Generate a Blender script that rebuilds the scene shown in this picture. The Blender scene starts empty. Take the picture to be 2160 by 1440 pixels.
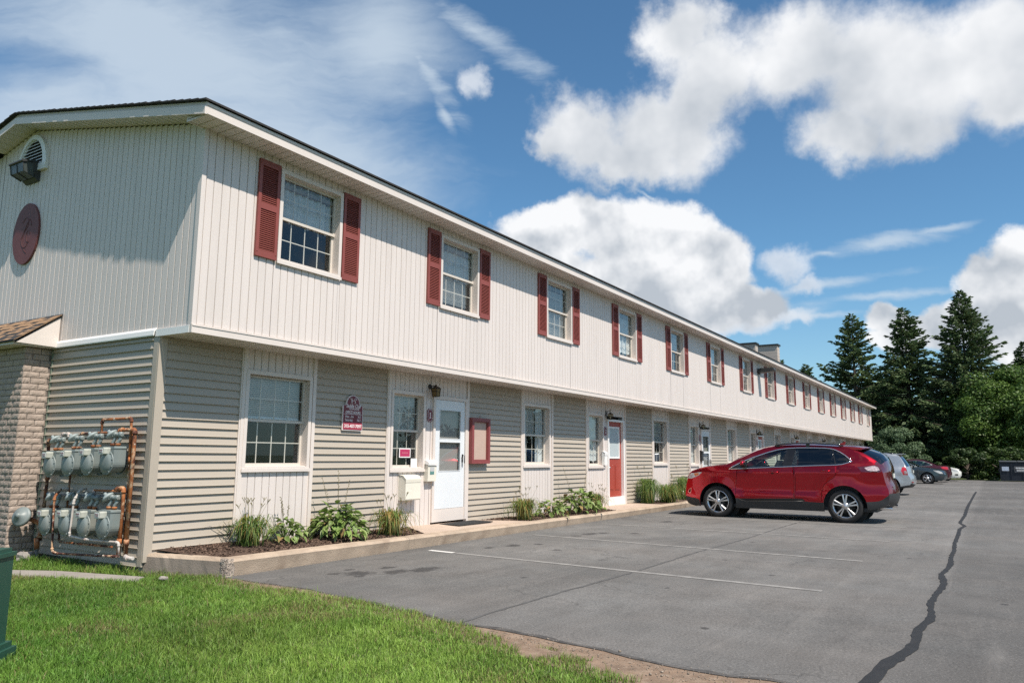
import bpy, bmesh, math, random
import numpy as np
from mathutils import Vector, Matrix
from mathutils.geometry import delaunay_2d_cdt

random.seed(7)
RNG = np.random.default_rng(11)
SC = bpy.context.scene
COL = SC.collection
PI = math.pi

# ---------------------------------------------------------------- camera
yaw, pitch, roll = math.radians(32.1327), math.radians(8.6133), math.radians(0.45935)
fw = Vector((math.cos(pitch) * math.cos(yaw), math.cos(pitch) * math.sin(yaw), math.sin(pitch)))
rt = Vector((math.sin(yaw), -math.cos(yaw), 0.0))
up = rt.cross(fw)
r2 = math.cos(roll) * rt + math.sin(roll) * up
u2 = -math.sin(roll) * rt + math.cos(roll) * up
cam_d = bpy.data.cameras.new('camera')
cam = bpy.data.objects.new('camera', cam_d)
COL.objects.link(cam)
cam.matrix_world = Matrix(((r2.x, u2.x, -fw.x, 0), (r2.y, u2.y, -fw.y, 0), (r2.z, u2.z, -fw.z, 0), (0, 0, 0, 1)))
cam_d.sensor_fit = 'HORIZONTAL'
cam_d.sensor_width = 36.0
cam_d.lens = 36.0 * 1597.12 / 2160.0
cam_d.clip_start = 0.05
cam_d.clip_end = 3000
SC.camera = cam

# ---------------------------------------------------------------- view, sun, sky
vs = SC.view_settings
vs.view_transform = 'Standard'
vs.look = 'None'
vs.gamma = 1.0
vs.exposure = 0.33
vs.use_curve_mapping = False
SC.cycles.use_denoising = False
SC.cycles.max_bounces = 8
SC.cycles.transparent_max_bounces = 24
SC.cycles.caustics_reflective = False
SC.cycles.caustics_refractive = False
SC.cycles.sample_clamp_indirect = 6.0

SUN = Vector((-0.27, -0.925, 1.43)).normalized()
sun_d = bpy.data.lights.new('sun', 'SUN')
sun_d.energy = 5.0
sun_d.angle = math.radians(0.53)
sun_d.color = (1.0, 0.925, 0.83)
sun_o = bpy.data.objects.new('sun', sun_d)
COL.objects.link(sun_o)
sun_o.rotation_euler = SUN.to_track_quat('Z', 'Y').to_euler()
sun_o.location = (0, 0, 40)

world = bpy.data.worlds.new('World')
SC.world = world
world.use_nodes = True
world.cycles.sampling_method = 'MANUAL'
world.cycles.sample_map_resolution = 512
SKY_STRENGTH = 0.10


class NT:
    """small helper to write node trees"""
    def __init__(s, tree):
        s.t = tree
        s.t.nodes.clear()

    def n(s, kind, **kw):
        nd = s.t.nodes.new(kind)
        for k, v in kw.items():
            setattr(nd, k, v)
        return nd

    def put(s, sock, v):
        if v is None:
            return
        if isinstance(v, bpy.types.NodeSocket):
            s.t.links.new(v, sock)
        else:
            try:
                sock.default_value = v
            except Exception:
                sock.default_value = (v, v, v) if not isinstance(v, tuple) else v + (1.0,)

    def math(s, op, a, b=None, c=None, clamp=False):
        nd = s.n('ShaderNodeMath', operation=op, use_clamp=clamp)
        s.put(nd.inputs[0], a)
        s.put(nd.inputs[1], b)
        s.put(nd.inputs[2], c)
        return nd.outputs[0]

    def vmath(s, op, a, b=None, out=0):
        nd = s.n('ShaderNodeVectorMath', operation=op)
        s.put(nd.inputs[0], a)
        if b is not None:
            if op == 'SCALE':
                s.put(nd.inputs[3], b)
            else:
                s.put(nd.inputs[1], b)
        return nd.outputs[out]

    def noise(s, vec, scale, detail=4, rough=0.55, dist=0.0, lac=2.0, color=False):
        nd = s.n('ShaderNodeTexNoise')
        s.put(nd.inputs['Vector'], vec)
        nd.inputs['Scale'].default_value = scale
        nd.inputs['Detail'].default_value = detail
        nd.inputs['Roughness'].default_value = rough
        nd.inputs['Distortion'].default_value = dist
        nd.inputs['Lacunarity'].default_value = lac
        return nd.outputs['Color' if color else 0]

    def maprange(s, v, a, b, c=0.0, d=1.0, smooth=False):
        nd = s.n('ShaderNodeMapRange', interpolation_type='SMOOTHSTEP' if smooth else 'LINEAR')
        s.put(nd.inputs[0], v)
        for i, x in enumerate((a, b, c, d)):
            s.put(nd.inputs[1 + i], x)
        return nd.outputs[0]

    def mix(s, f, a, b):
        nd = s.n('ShaderNodeMix', data_type='RGBA')
        s.put(nd.inputs[0], f)
        for i, x in ((6, a), (7, b)):
            if isinstance(x, tuple) and len(x) == 3:
                x = x + (1.0,)
            s.put(nd.inputs[i], x)
        return nd.outputs[2]

    def mapping(s, vec, loc=(0, 0, 0), rot=(0, 0, 0), scale=(1, 1, 1), vt='POINT'):
        nd = s.n('ShaderNodeMapping', vector_type=vt)
        s.put(nd.inputs[0], vec)
        nd.inputs['Location'].default_value = loc
        nd.inputs['Rotation'].default_value = rot
        nd.inputs['Scale'].default_value = scale
        return nd.outputs[0]

    def xyz(s, v):
        nd = s.n('ShaderNodeSeparateXYZ')
        s.put(nd.inputs[0], v)
        return nd.outputs

    def comb(s, x, y, z=0.0):
        nd = s.n('ShaderNodeCombineXYZ')
        for i, a in enumerate((x, y, z)):
            s.put(nd.inputs[i], a)
        return nd.outputs[0]


def build_sky():
    w = NT(world.node_tree)
    out = w.n('ShaderNodeOutputWorld')
    bg = w.n('ShaderNodeBackground')
    bg.inputs['Strength'].default_value = SKY_STRENGTH
    sky = w.n('ShaderNodeTexSky', sky_type='NISHITA')
    sky.sun_disc = False
    sky.sun_elevation = math.asin(SUN.z)
    sky.sun_rotation = math.atan2(SUN.x, SUN.y)
    sky.altitude = 150
    sky.air_density = 1.0
    sky.dust_density = 0.35
    sky.ozone_density = 2.2
    d = w.n('ShaderNodeTexCoord').outputs['Generated']
    # a chart of the sky: tangent plane about one fixed compass direction (az 32 deg, elevation 8.6 deg)
    az, el = math.radians(32.1), math.radians(8.6)
    F = (math.cos(el) * math.cos(az), math.cos(el) * math.sin(az), math.sin(el))
    E = (math.sin(az), -math.cos(az), 0.0)
    N = (-math.sin(el) * math.cos(az), -math.sin(el) * math.sin(az), math.cos(el))
    df = w.vmath('DOT_PRODUCT', d, F, out=1)
    dfs = w.math('MAXIMUM', df, 0.05)
    cx = w.math('DIVIDE', w.vmath('DOT_PRODUCT', d, E, out=1), dfs)
    cy = w.math('DIVIDE', w.vmath('DOT_PRODUCT', d, N, out=1), dfs)
    chart = w.comb(cx, cy)
    infront = w.maprange(df, 0.45, 0.6, smooth=True)
    cen = lambda v: w.vmath('SUBTRACT', v, (0.5, 0.5, 0.5))
    wlo = w.vmath('SCALE', cen(w.noise(d, 7.0, 3, 0.5, color=True)), 0.052)
    whi = w.vmath('SCALE', cen(w.noise(d, 30.0, 4, 0.62, color=True)), 0.034)
    flat = lambda v: w.vmath('MULTIPLY', v, (1, 1, 0))
    k = 1 / 1597.0

    def blob_field(blobs, pv, sm=0.14):
        acc = None
        for (x, y, a, b, r) in blobs:
            m = w.mapping(pv, ((x - 1080) * k, (720 - y) * k, 0), (0, 0, math.radians(r)), (a * k, b * k, 1), 'TEXTURE')
            L = w.vmath('LENGTH', m, out=1)
            acc = L if acc is None else w.math('SMOOTH_MIN', acc, L, sm)
        return w.math('SUBTRACT', 1.0, acc)
    kk = 1.0 / SKY_STRENGTH
    K = lambda c: tuple(x * kk for x in c)

    def cloud_layer(blobs, holes, edge, gain, lo, hi, relief_s, relief_k, base, amp, extra=None, fs=11.0, hgt=None):
        p = flat(w.vmath('ADD', chart, w.vmath('ADD', wlo, w.vmath('SCALE', whi, gain))))
        body = blob_field(blobs, p)
        if holes:
            body = w.math('SUBTRACT', body, w.math('MULTIPLY', w.math('MAXIMUM', blob_field(holes, p), 0.0), 1.9))
        body = w.math('MULTIPLY', body, infront)
        if extra is not None:
            body = w.math('ADD', body, extra)
        body = w.math('MAXIMUM', body, -0.7)
        f = w.noise(d, fs, 7, 0.6)
        dens = w.math('ADD', body, w.math('MULTIPLY', w.math('SUBTRACT', f, 0.5), amp))
        alpha = w.maprange(dens, 0.0, edge, smooth=True)
        n0 = w.noise(d, relief_s, 4, 0.5)
        n1 = w.noise(w.vmath('ADD', d, (0.000, -0.018, 0.030)), relief_s, 4, 0.5)
        rel = w.math('MULTIPLY', w.math('SUBTRACT', n0, n1), relief_k)
        big = w.maprange(w.noise(w.vmath('ADD', d, (0.3, 0, 0.5)), 6.0, 3, 0.5), 0.3, 0.7, -0.22, 0.20)
        # cloud thins to a bright rim; its thick middle and underside are greyer
        thick = w.maprange(body, 0.12, 0.75, 0.0, 1.0, smooth=True)
        s = w.math('ADD', w.math('ADD', rel, big), base)
        if hgt:
            s = w.math('ADD', s, w.maprange(cy, (720 - hgt[0]) * k, (720 - hgt[1]) * k, hgt[2], hgt[3]))
        s = w.math('ADD', w.math('SUBTRACT', s, w.math('MULTIPLY', thick, 0.24)), 0.08, clamp=True)
        return alpha, w.mix(s, K(lo), K(hi))

    gen = w.math('MULTIPLY', w.maprange(w.noise(d, 2.3, 3, 0.5), 0.42, 0.68, -0.7, 0.6), w.math('SUBTRACT', 1.0, infront))  # unseen clouds outside the view, cover raised to warm the ambient light
    upper = [(1450, 60, 110, 105, 0), (1500, 150, 130, 120, 0), (1680, 110, 190, 140, 0), (1880, 140, 270, 200, -6), (2110, 110, 220, 190, 0),
             (1775, 265, 140, 88, 0), (1930, 265, 130, 85, 0), (2130, 210, 130, 80, 0),
             (1390, 270, 160, 120, 0), (1230, 280, 150, 115, 0), (1330, 330, 160, 65, -10), (1450, 225, 88, 120, -8), (1150, 300, 70, 55, 0), (2500, 300, 300, 160, 0)]
    holes = None
    lower = [(1150, 490, 120, 70, 0), (1220, 475, 105, 78, 0), (1330, 495, 150, 100, 0), (1445, 515, 100, 98, 0), (1520, 550, 95, 95, 0), (1380, 590, 240, 100, 0),
             (1560, 640, 120, 60, 0), (1480, 645, 170, 70, 0), (1120, 560, 140, 110, 0), (1250, 640, 160, 80, 0),
             (2150, 560, 100, 82, 0), (2075, 575, 82, 62, 0), (2150, 670, 160, 110, 0), (2050, 665, 130, 62, 0), (1865, 656, 62, 40, 0), (1960, 685, 110, 52, 0), (1900, 700, 90, 34, 0), (-500, 700, 260, 120, 0)]
    bits = [(1672, 545, 60, 46, 0), (1695, 670, 40, 22, 0), (1640, 672, 110, 22, 12), (990, 168, 40, 46, 25), (1700, 590, 40, 26, 0), (1560, 690, 140, 26, 8)]
    # thin high veil and streaks
    pv = flat(w.vmath('ADD', chart, w.vmath('SCALE', wlo, 1.8)))
    veil = [(380, 120, 520, 250, -10), (100, 330, 460, 300, 0), (640, 330, 330, 190, -28), (790, 90, 170, 200, 30), (760, 560, 330, 150, -32)]
    v1 = blob_field(veil, pv, .4)
    q = flat(w.vmath('ADD', chart, w.vmath('ADD', w.vmath('SCALE', wlo, 1.2), w.vmath('SCALE', whi, .6))))
    st = w.noise(w.mapping(q, (0, 0, 0), (0, 0, math.radians(32)), (2.2, 6.5, 1)), 1.0, 5, 0.60, 0.5)
    fine = w.noise(w.mapping(q, (2, 0, 0), (0, 0, math.radians(38)), (7, 22, 1)), 1.0, 5, 0.62, 0.4)
    va = w.math('ADD', v1, w.math('MULTIPLY', w.math('SUBTRACT', st, 0.5), 2.0))
    va = w.math('ADD', va, w.math('MULTIPLY', w.math('SUBTRACT', fine, 0.5), 0.7))
    va = w.maprange(va, -0.35, 0.95, 0.0, 0.92, smooth=True)
    streaks = [(890, 140, 190, 40, -58), (1000, 70, 220, 44, -32), (930, 245, 70, 18, -65), (1860, 505, 190, 24, 9), (1985, 476, 130, 13, 11), (1740, 528, 70, 9, 8),
               (1880, 613, 190, 14, 5), (1740, 659, 120, 12, 7), (1640, 662, 160, 28, 12), (1365, 410, 46, 5, -30), (1700, 600, 260, 18, 10)]
    ps = flat(w.vmath('ADD', chart, w.vmath('ADD', w.vmath('SCALE', wlo, .28), w.vmath('SCALE', whi, .35))))
    s1 = blob_field(streaks, ps, .15)
    s2 = w.noise(w.mapping(ps, (0, 0, 0), (0, 0, math.radians(-8)), (10, 40, 1)), 1.0, 5, 0.62, 0.3)
    sn = w.math('ADD', w.math('MULTIPLY', s2, 0.6), w.math('MULTIPLY', fine, 0.4))
    sa = w.maprange(w.math('ADD', s1, w.math('MULTIPLY', w.math('SUBTRACT', sn, 0.5), 2.2)), 0.0, 1.15, 0.0, 0.85, smooth=True)
    thin = w.math('MULTIPLY', w.math('MAXIMUM', va, sa), infront)
    elz = w.xyz(d)[2]
    haze = w.maprange(elz, -0.02, 0.26, 0.34, 0.0, smooth=True)
    tint = w.n('ShaderNodeMix', data_type='RGBA', blend_type='MULTIPLY')
    tint.inputs[0].default_value = 1.0
    w.put(tint.inputs[6], sky.outputs[0])
    tint.inputs[7].default_value = (0.66, 0.965, 1.06, 1.0)
    c = w.mix(haze, tint.outputs[2], K((0.40, 0.50, 0.58)))
    c = w.mix(w.math('MULTIPLY', thin, 0.86), c, K((0.50, 0.58, 0.66)))
    a, cc = cloud_layer(bits, None, 0.75, 1.3, (0.46, 0.52, 0.60), (0.70, 0.73, 0.77), 20.0, 1.6, .6, 1.1)
    c = w.mix(w.math('MULTIPLY', a, 0.8), c, cc)
    a, cc = cloud_layer(upper, holes, 0.58, 1.5, (0.40, 0.44, 0.49), (0.76, 0.77, 0.785), 8.0, 2.0, .66, 1.15, gen, 9.0, (340, 60, -.16, .10))
    c = w.mix(a, c, cc)
    a, cc = cloud_layer(lower, None, 0.28, 0.85, (0.40, 0.44, 0.49), (0.76, 0.77, 0.785), 14.0, 3.2, .72, .88, None, 12.0, (690, 440, -.30, .26))
    c = w.mix(a, c, cc)
    w.put(bg.inputs['Color'], c)
    w.t.links.new(bg.outputs[0], out.inputs['Surface'])


build_sky()


# ---------------------------------------------------------------- helpers
class MB:
    """collects boxes, tubes and polygons into one mesh"""
    def __init__(s):
        s.v, s.f, s.m, s.sm = [], [], [], []

    def quad(s, pts, m=0, smooth=False):
        b = len(s.v)
        s.v += [tuple(p) for p in pts]
        s.f.append(tuple(range(b, b + len(pts))))
        s.m.append(m)
        s.sm.append(smooth)

    def box(s, x0, x1, y0, y1, z0, z1, m=0):
        b = len(s.v)
        s.v += [(x0, y0, z0), (x1, y0, z0), (x1, y1, z0), (x0, y1, z0), (x0, y0, z1), (x1, y0, z1), (x1, y1, z1), (x0, y1, z1)]
        for q in ((0, 3, 2, 1), (4, 5, 6, 7), (0, 1, 5, 4), (1, 2, 6, 5), (2, 3, 7, 6), (3, 0, 4, 7)):
            s.f.append(tuple(b + i for i in q))
            s.m.append(m)
            s.sm.append(False)

    def prism(s, poly, axis, a, c, m=0, smooth=False):
        """2-D polygon extruded along an axis from a to c"""
        def P(u, v, w):
            return {'x': (w, u, v), 'y': (u, w, v), 'z': (u, v, w)}[axis]
        n, b = len(poly), len(s.v)
        s.v += [P(u, v, a) for u, v in poly] + [P(u, v, c) for u, v in poly]
        s.f.append(tuple(b + i for i in range(n))[::-1])
        s.f.append(tuple(b + n + i for i in range(n)))
        s.m += [m, m]
        s.sm += [False, False]
        for i in range(n):
            j = (i + 1) % n
            s.f.append((b + i, b + j, b + n + j, b + n + i))
            s.m.append(m)
            s.sm.append(smooth)

    def tube(s, pts, r, n=8, m=0, caps=True, smooth=True):
        pts = [Vector(p) for p in pts]
        rs = r if isinstance(r, (list, tuple)) else [r] * len(pts)
        b = len(s.v)
        prev = None
        for i, p in enumerate(pts):
            t = (pts[min(i + 1, len(pts) - 1)] - pts[max(i - 1, 0)]).normalized()
            if prev is None:
                u = t.cross(Vector((0, 0, 1)))
                if u.length < 0.05:
                    u = t.cross(Vector((1, 0, 0)))
            else:
                u = prev - t * prev.dot(t)
            u.normalize()
            prev = u
            w = t.cross(u)
            for q in range(n):
                a = 2 * PI * q / n
                s.v.append(tuple(p + (u * math.cos(a) + w * math.sin(a)) * rs[i]))
        for i in range(len(pts) - 1):
            for q in range(n):
                q2 = (q + 1) % n
                s.f.append((b + i * n + q, b + i * n + q2, b + (i + 1) * n + q2, b + (i + 1) * n + q))
                s.m.append(m)
                s.sm.append(smooth)
        if caps:
            s.f.append(tuple(b + q for q in range(n))[::-1])
            s.f.append(tuple(b + (len(pts) - 1) * n + q for q in range(n)))
            s.m += [m, m]
            s.sm += [False, False]

    def lathe(s, prof, o, axis, n=24, m=0, smooth=True, caps=True):
        """profile of (radius, distance along axis) turned about a line through o"""
        o, ax = Vector(o), Vector(axis).normalized()
        u = ax.cross(Vector((0, 0, 1)))
        if u.length < 0.05:
            u = ax.cross(Vector((1, 0, 0)))
        u.normalize()
        w = ax.cross(u)
        b = len(s.v)
        for (r, h) in prof:
            for q in range(n):
                a = 2 * PI * q / n
                s.v.append(tuple(o + ax * h + (u * math.cos(a) + w * math.sin(a)) * r))
        for i in range(len(prof) - 1):
            for q in range(n):
                q2 = (q + 1) % n
                s.f.append((b + i * n + q, b + i * n + q2, b + (i + 1) * n + q2, b + (i + 1) * n + q))
                s.m.append(m)
                s.sm.append(smooth)
        if caps:
            for i in (0, len(prof) - 1):
                if prof[i][0] > 1e-4:
                    s.f.append(tuple(b + i * n + q for q in range(n)))
                    s.m.append(m)
                    s.sm.append(False)

    def mesh(s, name, mats, merge=False):
        me = bpy.data.meshes.new(name)
        me.from_pydata(s.v, [], s.f)
        for mt in (mats if isinstance(mats, (list, tuple)) else [mats]):
            me.materials.append(mt)
        me.polygons.foreach_set('material_index', s.m)
        me.polygons.foreach_set('use_smooth', s.sm)
        me.update()
        if merge:
            bm = bmesh.new()
            bm.from_mesh(me)
            bmesh.ops.remove_doubles(bm, verts=bm.verts, dist=2e-4)
            bm.to_mesh(me)
            bm.free()
        bm = bmesh.new()
        bm.from_mesh(me)
        bmesh.ops.recalc_face_normals(bm, faces=bm.faces)
        bm.to_mesh(me)
        bm.free()
        return me


def link(name, data, parent=None, loc=(0, 0, 0)):
    o = bpy.data.objects.new(name, data)
    COL.objects.link(o)
    if parent is not None:
        o.parent = parent
    o.location = loc
    return o


def tag(o, label=None, cat=None, group=None, kind=None):
    for k, v in (('label', label), ('category', cat), ('group', group), ('kind', kind)):
        if v:
            o[k] = v
    return o


def thing(name, loc, label, cat, group=None, rz=0.0):
    o = bpy.data.objects.new(name, None)
    COL.objects.link(o)
    o.empty_display_size = 0.2
    o.location = loc
    o.rotation_euler = (0, 0, rz)
    return tag(o, label, cat, group)


def part(name, mb, mat, root, world=True, kind=None):
    """a part whose mesh is written in world coordinates (world=True) or in its root's own"""
    me = mb.mesh(name, mat) if isinstance(mb, MB) else mb
    o = link(name, me, root, tuple(-c for c in root.location) if world else (0, 0, 0))
    if kind:
        o['kind'] = kind
    return o


def copy_tree(o, parent=None):
    c = o.copy()
    COL.objects.link(c)
    if parent is not None:
        c.parent = parent
    for ch in list(o.children):
        copy_tree(ch, c)
    return c


def np_mesh(name, verts, faces_flat, sizes, mat, cols=None, smooth=False):
    me = bpy.data.meshes.new(name)
    nv = len(verts)
    me.vertices.add(nv)
    me.vertices.foreach_set('co', np.asarray(verts, dtype=np.float32).ravel())
    me.loops.add(len(faces_flat))
    me.loops.foreach_set('vertex_index', np.asarray(faces_flat, dtype=np.int32))
    sizes = np.asarray(sizes, dtype=np.int32)
    me.polygons.add(len(sizes))
    starts = np.concatenate(([0], np.cumsum(sizes)[:-1])).astype(np.int32)
    me.polygons.foreach_set('loop_start', starts)
    me.polygons.foreach_set('loop_total', sizes)
    me.materials.append(mat)
    if cols is not None:
        at = me.color_attributes.new('Col', 'FLOAT_COLOR', 'POINT')
        c4 = np.ones((nv, 4), dtype=np.float32)
        c4[:, :3] = cols
        at.data.foreach_set('color', c4.ravel())
    me.update(calc_edges=True)
    me.validate()
    if smooth:
        me.polygons.foreach_set('use_smooth', [True] * len(sizes))
    return me


def inpoly(x, y, poly):
    c = False
    j = len(poly) - 1
    for i in range(len(poly)):
        xi, yi = poly[i]
        xj, yj = poly[j]
        if (yi > y) != (yj > y) and x < (xj - xi) * (y - yi) / (yj - yi) + xi:
            c = not c
        j = i
    return c


def np_inpoly(x, y, poly):
    c = np.zeros(len(x), bool)
    j = len(poly) - 1
    for i in range(len(poly)):
        xi, yi = poly[i]
        xj, yj = poly[j]
        if yi != yj:
            c ^= ((yi > y) != (yj > y)) & (x < (xj - xi) * (y - yi) / (yj - yi) + xi)
        j = i
    return c


def cdt(loops, grid=None, extra=None):
    """triangles of the plane that respect every loop; returns verts2d, tris"""
    co, ed = [], []
    for lp in loops:
        b = len(co)
        co += [Vector(p) for p in lp]
        ed += [(b + i, b + (i + 1) % len(lp)) for i in range(len(lp))]
    for ln in (extra or []):
        b = len(co)
        co += [Vector(p) for p in ln]
        ed += [(b + i, b + i + 1) for i in range(len(ln) - 1)]
    if grid:
        co += [Vector(p) for p in grid]
    r = delaunay_2d_cdt(co, ed, [], 0, 1e-5)
    return r[0], r[2]


def vnoise(x, y, s, seed=0):
    """cheap value noise in numpy"""
    r = np.random.default_rng(seed).random((64, 64))
    fx, fy = x * s, y * s
    ix, iy = np.floor(fx).astype(int), np.floor(fy).astype(int)
    u, v = fx - ix, fy - iy
    u, v = u * u * (3 - 2 * u), v * v * (3 - 2 * v)
    g = lambda a, b: r[a % 64, b % 64]
    return (g(ix, iy) * (1 - u) + g(ix + 1, iy) * u) * (1 - v) + (g(ix, iy + 1) * (1 - u) + g(ix + 1, iy + 1) * u) * v


# ---------------------------------------------------------------- materials
def mat(name, col, rough=0.6, var=0.0, vscale=3.0, bump=0.0, bscale=60.0, metal=0.0, spec=0.5, coat=0.0, dirt=None, dirt_amt=0.0, dscale=1.5, coord='Object', stretch=(1, 1, 1)):
    m = bpy.data.materials.new(name)
    m.use_nodes = True
    w = NT(m.node_tree)
    out = w.n('ShaderNodeOutputMaterial')
    b = w.n('ShaderNodeBsdfPrincipled')
    w.t.links.new(b.outputs[0], out.inputs[0])
    b.inputs['Roughness'].default_value = rough
    b.inputs['Metallic'].default_value = metal
    b.inputs['Specular IOR Level'].default_value = spec
    b.inputs['Coat Weight'].default_value = coat
    b.inputs['Coat Roughness'].default_value = 0.03
    b.inputs['Base Color'].default_value = (*col, 1)
    if var or bump or dirt_amt:
        if coord == 'World':
            v = w.n('ShaderNodeNewGeometry').outputs['Position']
        else:
            v = w.n('ShaderNodeTexCoord').outputs[coord]
        if stretch != (1, 1, 1):
            v = w.mapping(v, scale=stretch)
        c = col
        if var:
            f = w.noise(v, vscale, 5, 0.6)
            lo = tuple(x * (1 - var) for x in col)
            hi = tuple(min(1, x * (1 + var)) for x in col)
            c = w.mix(w.maprange(f, 0.3, 0.7), lo, hi)
        if dirt_amt:
            f = w.maprange(w.noise(v, dscale, 6, 0.65, 0.4), 0.48, 0.75, 0.0, dirt_amt)
            c = w.mix(f, c, dirt)
        if not isinstance(c, tuple):
            w.put(b.inputs['Base Color'], c)
        if bump:
            bn = w.n('ShaderNodeBump')
            bn.inputs['Strength'].default_value = bump
            bn.inputs['Distance'].default_value = 0.01
            w.put(bn.inputs['Height'], w.noise(v, bscale, 4, 0.6))
            w.t.links.new(bn.outputs[0], b.inputs['Normal'])
    return m


def glass_mat(name, tint, refl=1.0, rough=0.0):
    m = bpy.data.materials.new(name)
    m.use_nodes = True
    w = NT(m.node_tree)
    out = w.n('ShaderNodeOutputMaterial')
    tr = w.n('ShaderNodeBsdfTransparent')
    tr.inputs[0].default_value = (*tint, 1)
    gl = w.n('ShaderNodeBsdfGlossy')
    gl.inputs['Roughness'].default_value = rough
    gl.inputs['Color'].default_value = (0.95, 0.97, 1.0, 1)
    fr = w.n('ShaderNodeFresnel')
    fr.inputs[0].default_value = 1.5
    geo = w.n('ShaderNodeNewGeometry')
    f = w.math('MULTIPLY', fr.outputs[0], refl * 1.5, clamp=True)
    f = w.math('MULTIPLY', f, w.math('SUBTRACT', 1.0, geo.outputs['Backfacing']))
    mx = w.n('ShaderNodeMixShader')
    w.put(mx.inputs[0], f)
    w.t.links.new(tr.outputs[0], mx.inputs[1])
    w.t.links.new(gl.outputs[0], mx.inputs[2])
    w.t.links.new(mx.outputs[0], out.inputs[0])
    return m


def leaf_mat(name, col=None, attr=True, trans=0.35, rough=0.55, spec=0.3):
    m = bpy.data.materials.new(name)
    m.use_nodes = True
    w = NT(m.node_tree)
    out = w.n('ShaderNodeOutputMaterial')
    b = w.n('ShaderNodeBsdfPrincipled')
    b.inputs['Roughness'].default_value = rough
    b.inputs['Specular IOR Level'].default_value = spec
    t = w.n('ShaderNodeBsdfTranslucent')
    if attr:
        c = w.n('ShaderNodeAttribute', attribute_name='Col').outputs['Color']
    else:
        v = w.n('ShaderNodeObjectInfo').outputs['Random']
        c = w.mix(v, tuple(x * 0.7 for x in col), tuple(x * 1.3 for x in col))
    w.put(b.inputs['Base Color'], c)
    w.put(t.inputs[0], c)
    mx = w.n('ShaderNodeMixShader')
    mx.inputs[0].default_value = trans
    w.t.links.new(b.outputs[0], mx.inputs[1])
    w.t.links.new(t.outputs[0], mx.inputs[2])
    w.t.links.new(mx.outputs[0], out.inputs[0])
    return m


M = {}
M['cream'] = mat('cream_vinyl', (0.665, 0.598, 0.558), 0.5, 0.035, 1.2, 0.03, 40, dirt=(0.42, 0.37, 0.32), dirt_amt=0.22, dscale=2.2, coord='World', stretch=(2.5, 2.5, .22))
M['trim'] = mat('cream_trim', (0.675, 0.605, 0.555), 0.45, 0.03, 2.0, dirt=(0.45, 0.40, 0.35), dirt_amt=0.12, coord='World')
M['taupe'] = mat('taupe_vinyl', (0.425, 0.368, 0.302), 0.5, 0.04, 1.5, 0.04, 50, dirt=(0.33, 0.30, 0.26), dirt_amt=0.15, coord='World', stretch=(0.5, 0.5, 2))
M['white'] = mat('white_paint', (0.80, 0.79, 0.77), 0.4, 0.03, 3.0, coord='World')
M['storm'] = mat('storm_door_white', (0.69, 0.715, 0.735), 0.3, 0.02, 3.0)
M['shingle_dark'] = mat('shingle_dark', (0.035, 0.033, 0.034), 0.9, 0.4, 12.0, 0.5, 200)
M['shingle_tan'] = mat('shingle_tan', (0.30, 0.185, 0.105), 0.9, 0.35, 25.0, 0.6, 260)
M['maroon'] = mat('shutter_maroon', (0.235, 0.058, 0.046), 0.5, 0.06, 4.0, 0.03, 80, coord='World')
M['sign_maroon'] = mat('sign_maroon', (0.16, 0.018, 0.03), 0.4, 0.05, 6.0)
M['sign_red'] = mat('sign_red', (0.36, 0.04, 0.07), 0.4)
M['sash'] = mat('window_sash', (0.60, 0.545, 0.48), 0.45, .03, 3)
M['oval'] = mat('oval_maroon', (0.15, 0.046, 0.045), 0.6, 0.1, 5.0)
M['oval_dark'] = mat('oval_groove', (0.085, 0.026, 0.026), 0.7)
M['sign_white'] = mat('sign_white', (0.78, 0.70, 0.69), 0.5)
M['cork'] = mat('pinkish_board', (0.47, 0.345, 0.285), 0.8, 0.05, 5.0)
M['red_door'] = mat('red_door', (0.34, 0.055, 0.036), 0.45, 0.05, 3.0)
M['dark'] = mat('dark_gap', (0.02, 0.02, 0.02), 0.8)
M['room'] = mat('room_grey', (0.31, 0.285, 0.265), 0.9)
M['blind'] = mat('blind_white', (0.72, 0.74, 0.76), 0.6)
M['curtain'] = mat('curtain_white', (0.62, 0.63, 0.63), 0.8, 0.06, 8.0)
M['black_metal'] = mat('black_metal', (0.018, 0.018, 0.02), 0.4)
M['bronze'] = mat('bronze_metal', (0.035, 0.037, 0.036), 0.45)
M['glass'] = glass_mat('window_glass', (0.86, 0.90, 0.90), 1.0)
M['lamp_glass'] = glass_mat('lamp_glass', (0.8, 0.74, 0.6), 0.8)
M['amber_glass'] = mat('amber_glass', (0.16, 0.10, 0.03), 0.25)
M['brick'] = mat('pale_brick', (0.37, 0.298, 0.248), 0.85, 0.16, 9.0, 0.7, 45, coord='World')
M['mortar'] = mat('mortar', (0.16, 0.135, 0.115), 0.95, 0.1, 20, coord='World')
M['concrete'] = mat('kerb_concrete', (0.43, 0.335, 0.25), 0.9, 0.18, 3.0, 0.6, 70, dirt=(0.22, 0.155, 0.11), dirt_amt=0.7, dscale=2.6, coord='World')
M['concrete_dark'] = mat('darker_concrete', (0.215, 0.18, 0.15), 0.9, 0.15, 3.0, 0.5, 70, dirt=(0.13, 0.105, 0.085), dirt_amt=0.6, dscale=2.6, coord='World')
M['walk'] = mat('walk_concrete', (0.46, 0.36, 0.285), 0.9, 0.1, 3.0, 0.4, 90, dirt=(0.33, 0.24, 0.18), dirt_amt=0.35, coord='World')
M['path'] = mat('path_concrete', (0.28, 0.25, 0.22), 0.9, 0.12, 4.0, 0.4, 80, coord='World')
M['foundation'] = mat('foundation_block', (0.16, 0.145, 0.13), 0.9, 0.15, 4, 0.5, 40, coord='World')
M['mulch'] = mat('mulch', (0.085, 0.052, 0.036), 0.95, 0.5, 40, 1.0, 90, coord='World')
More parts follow.
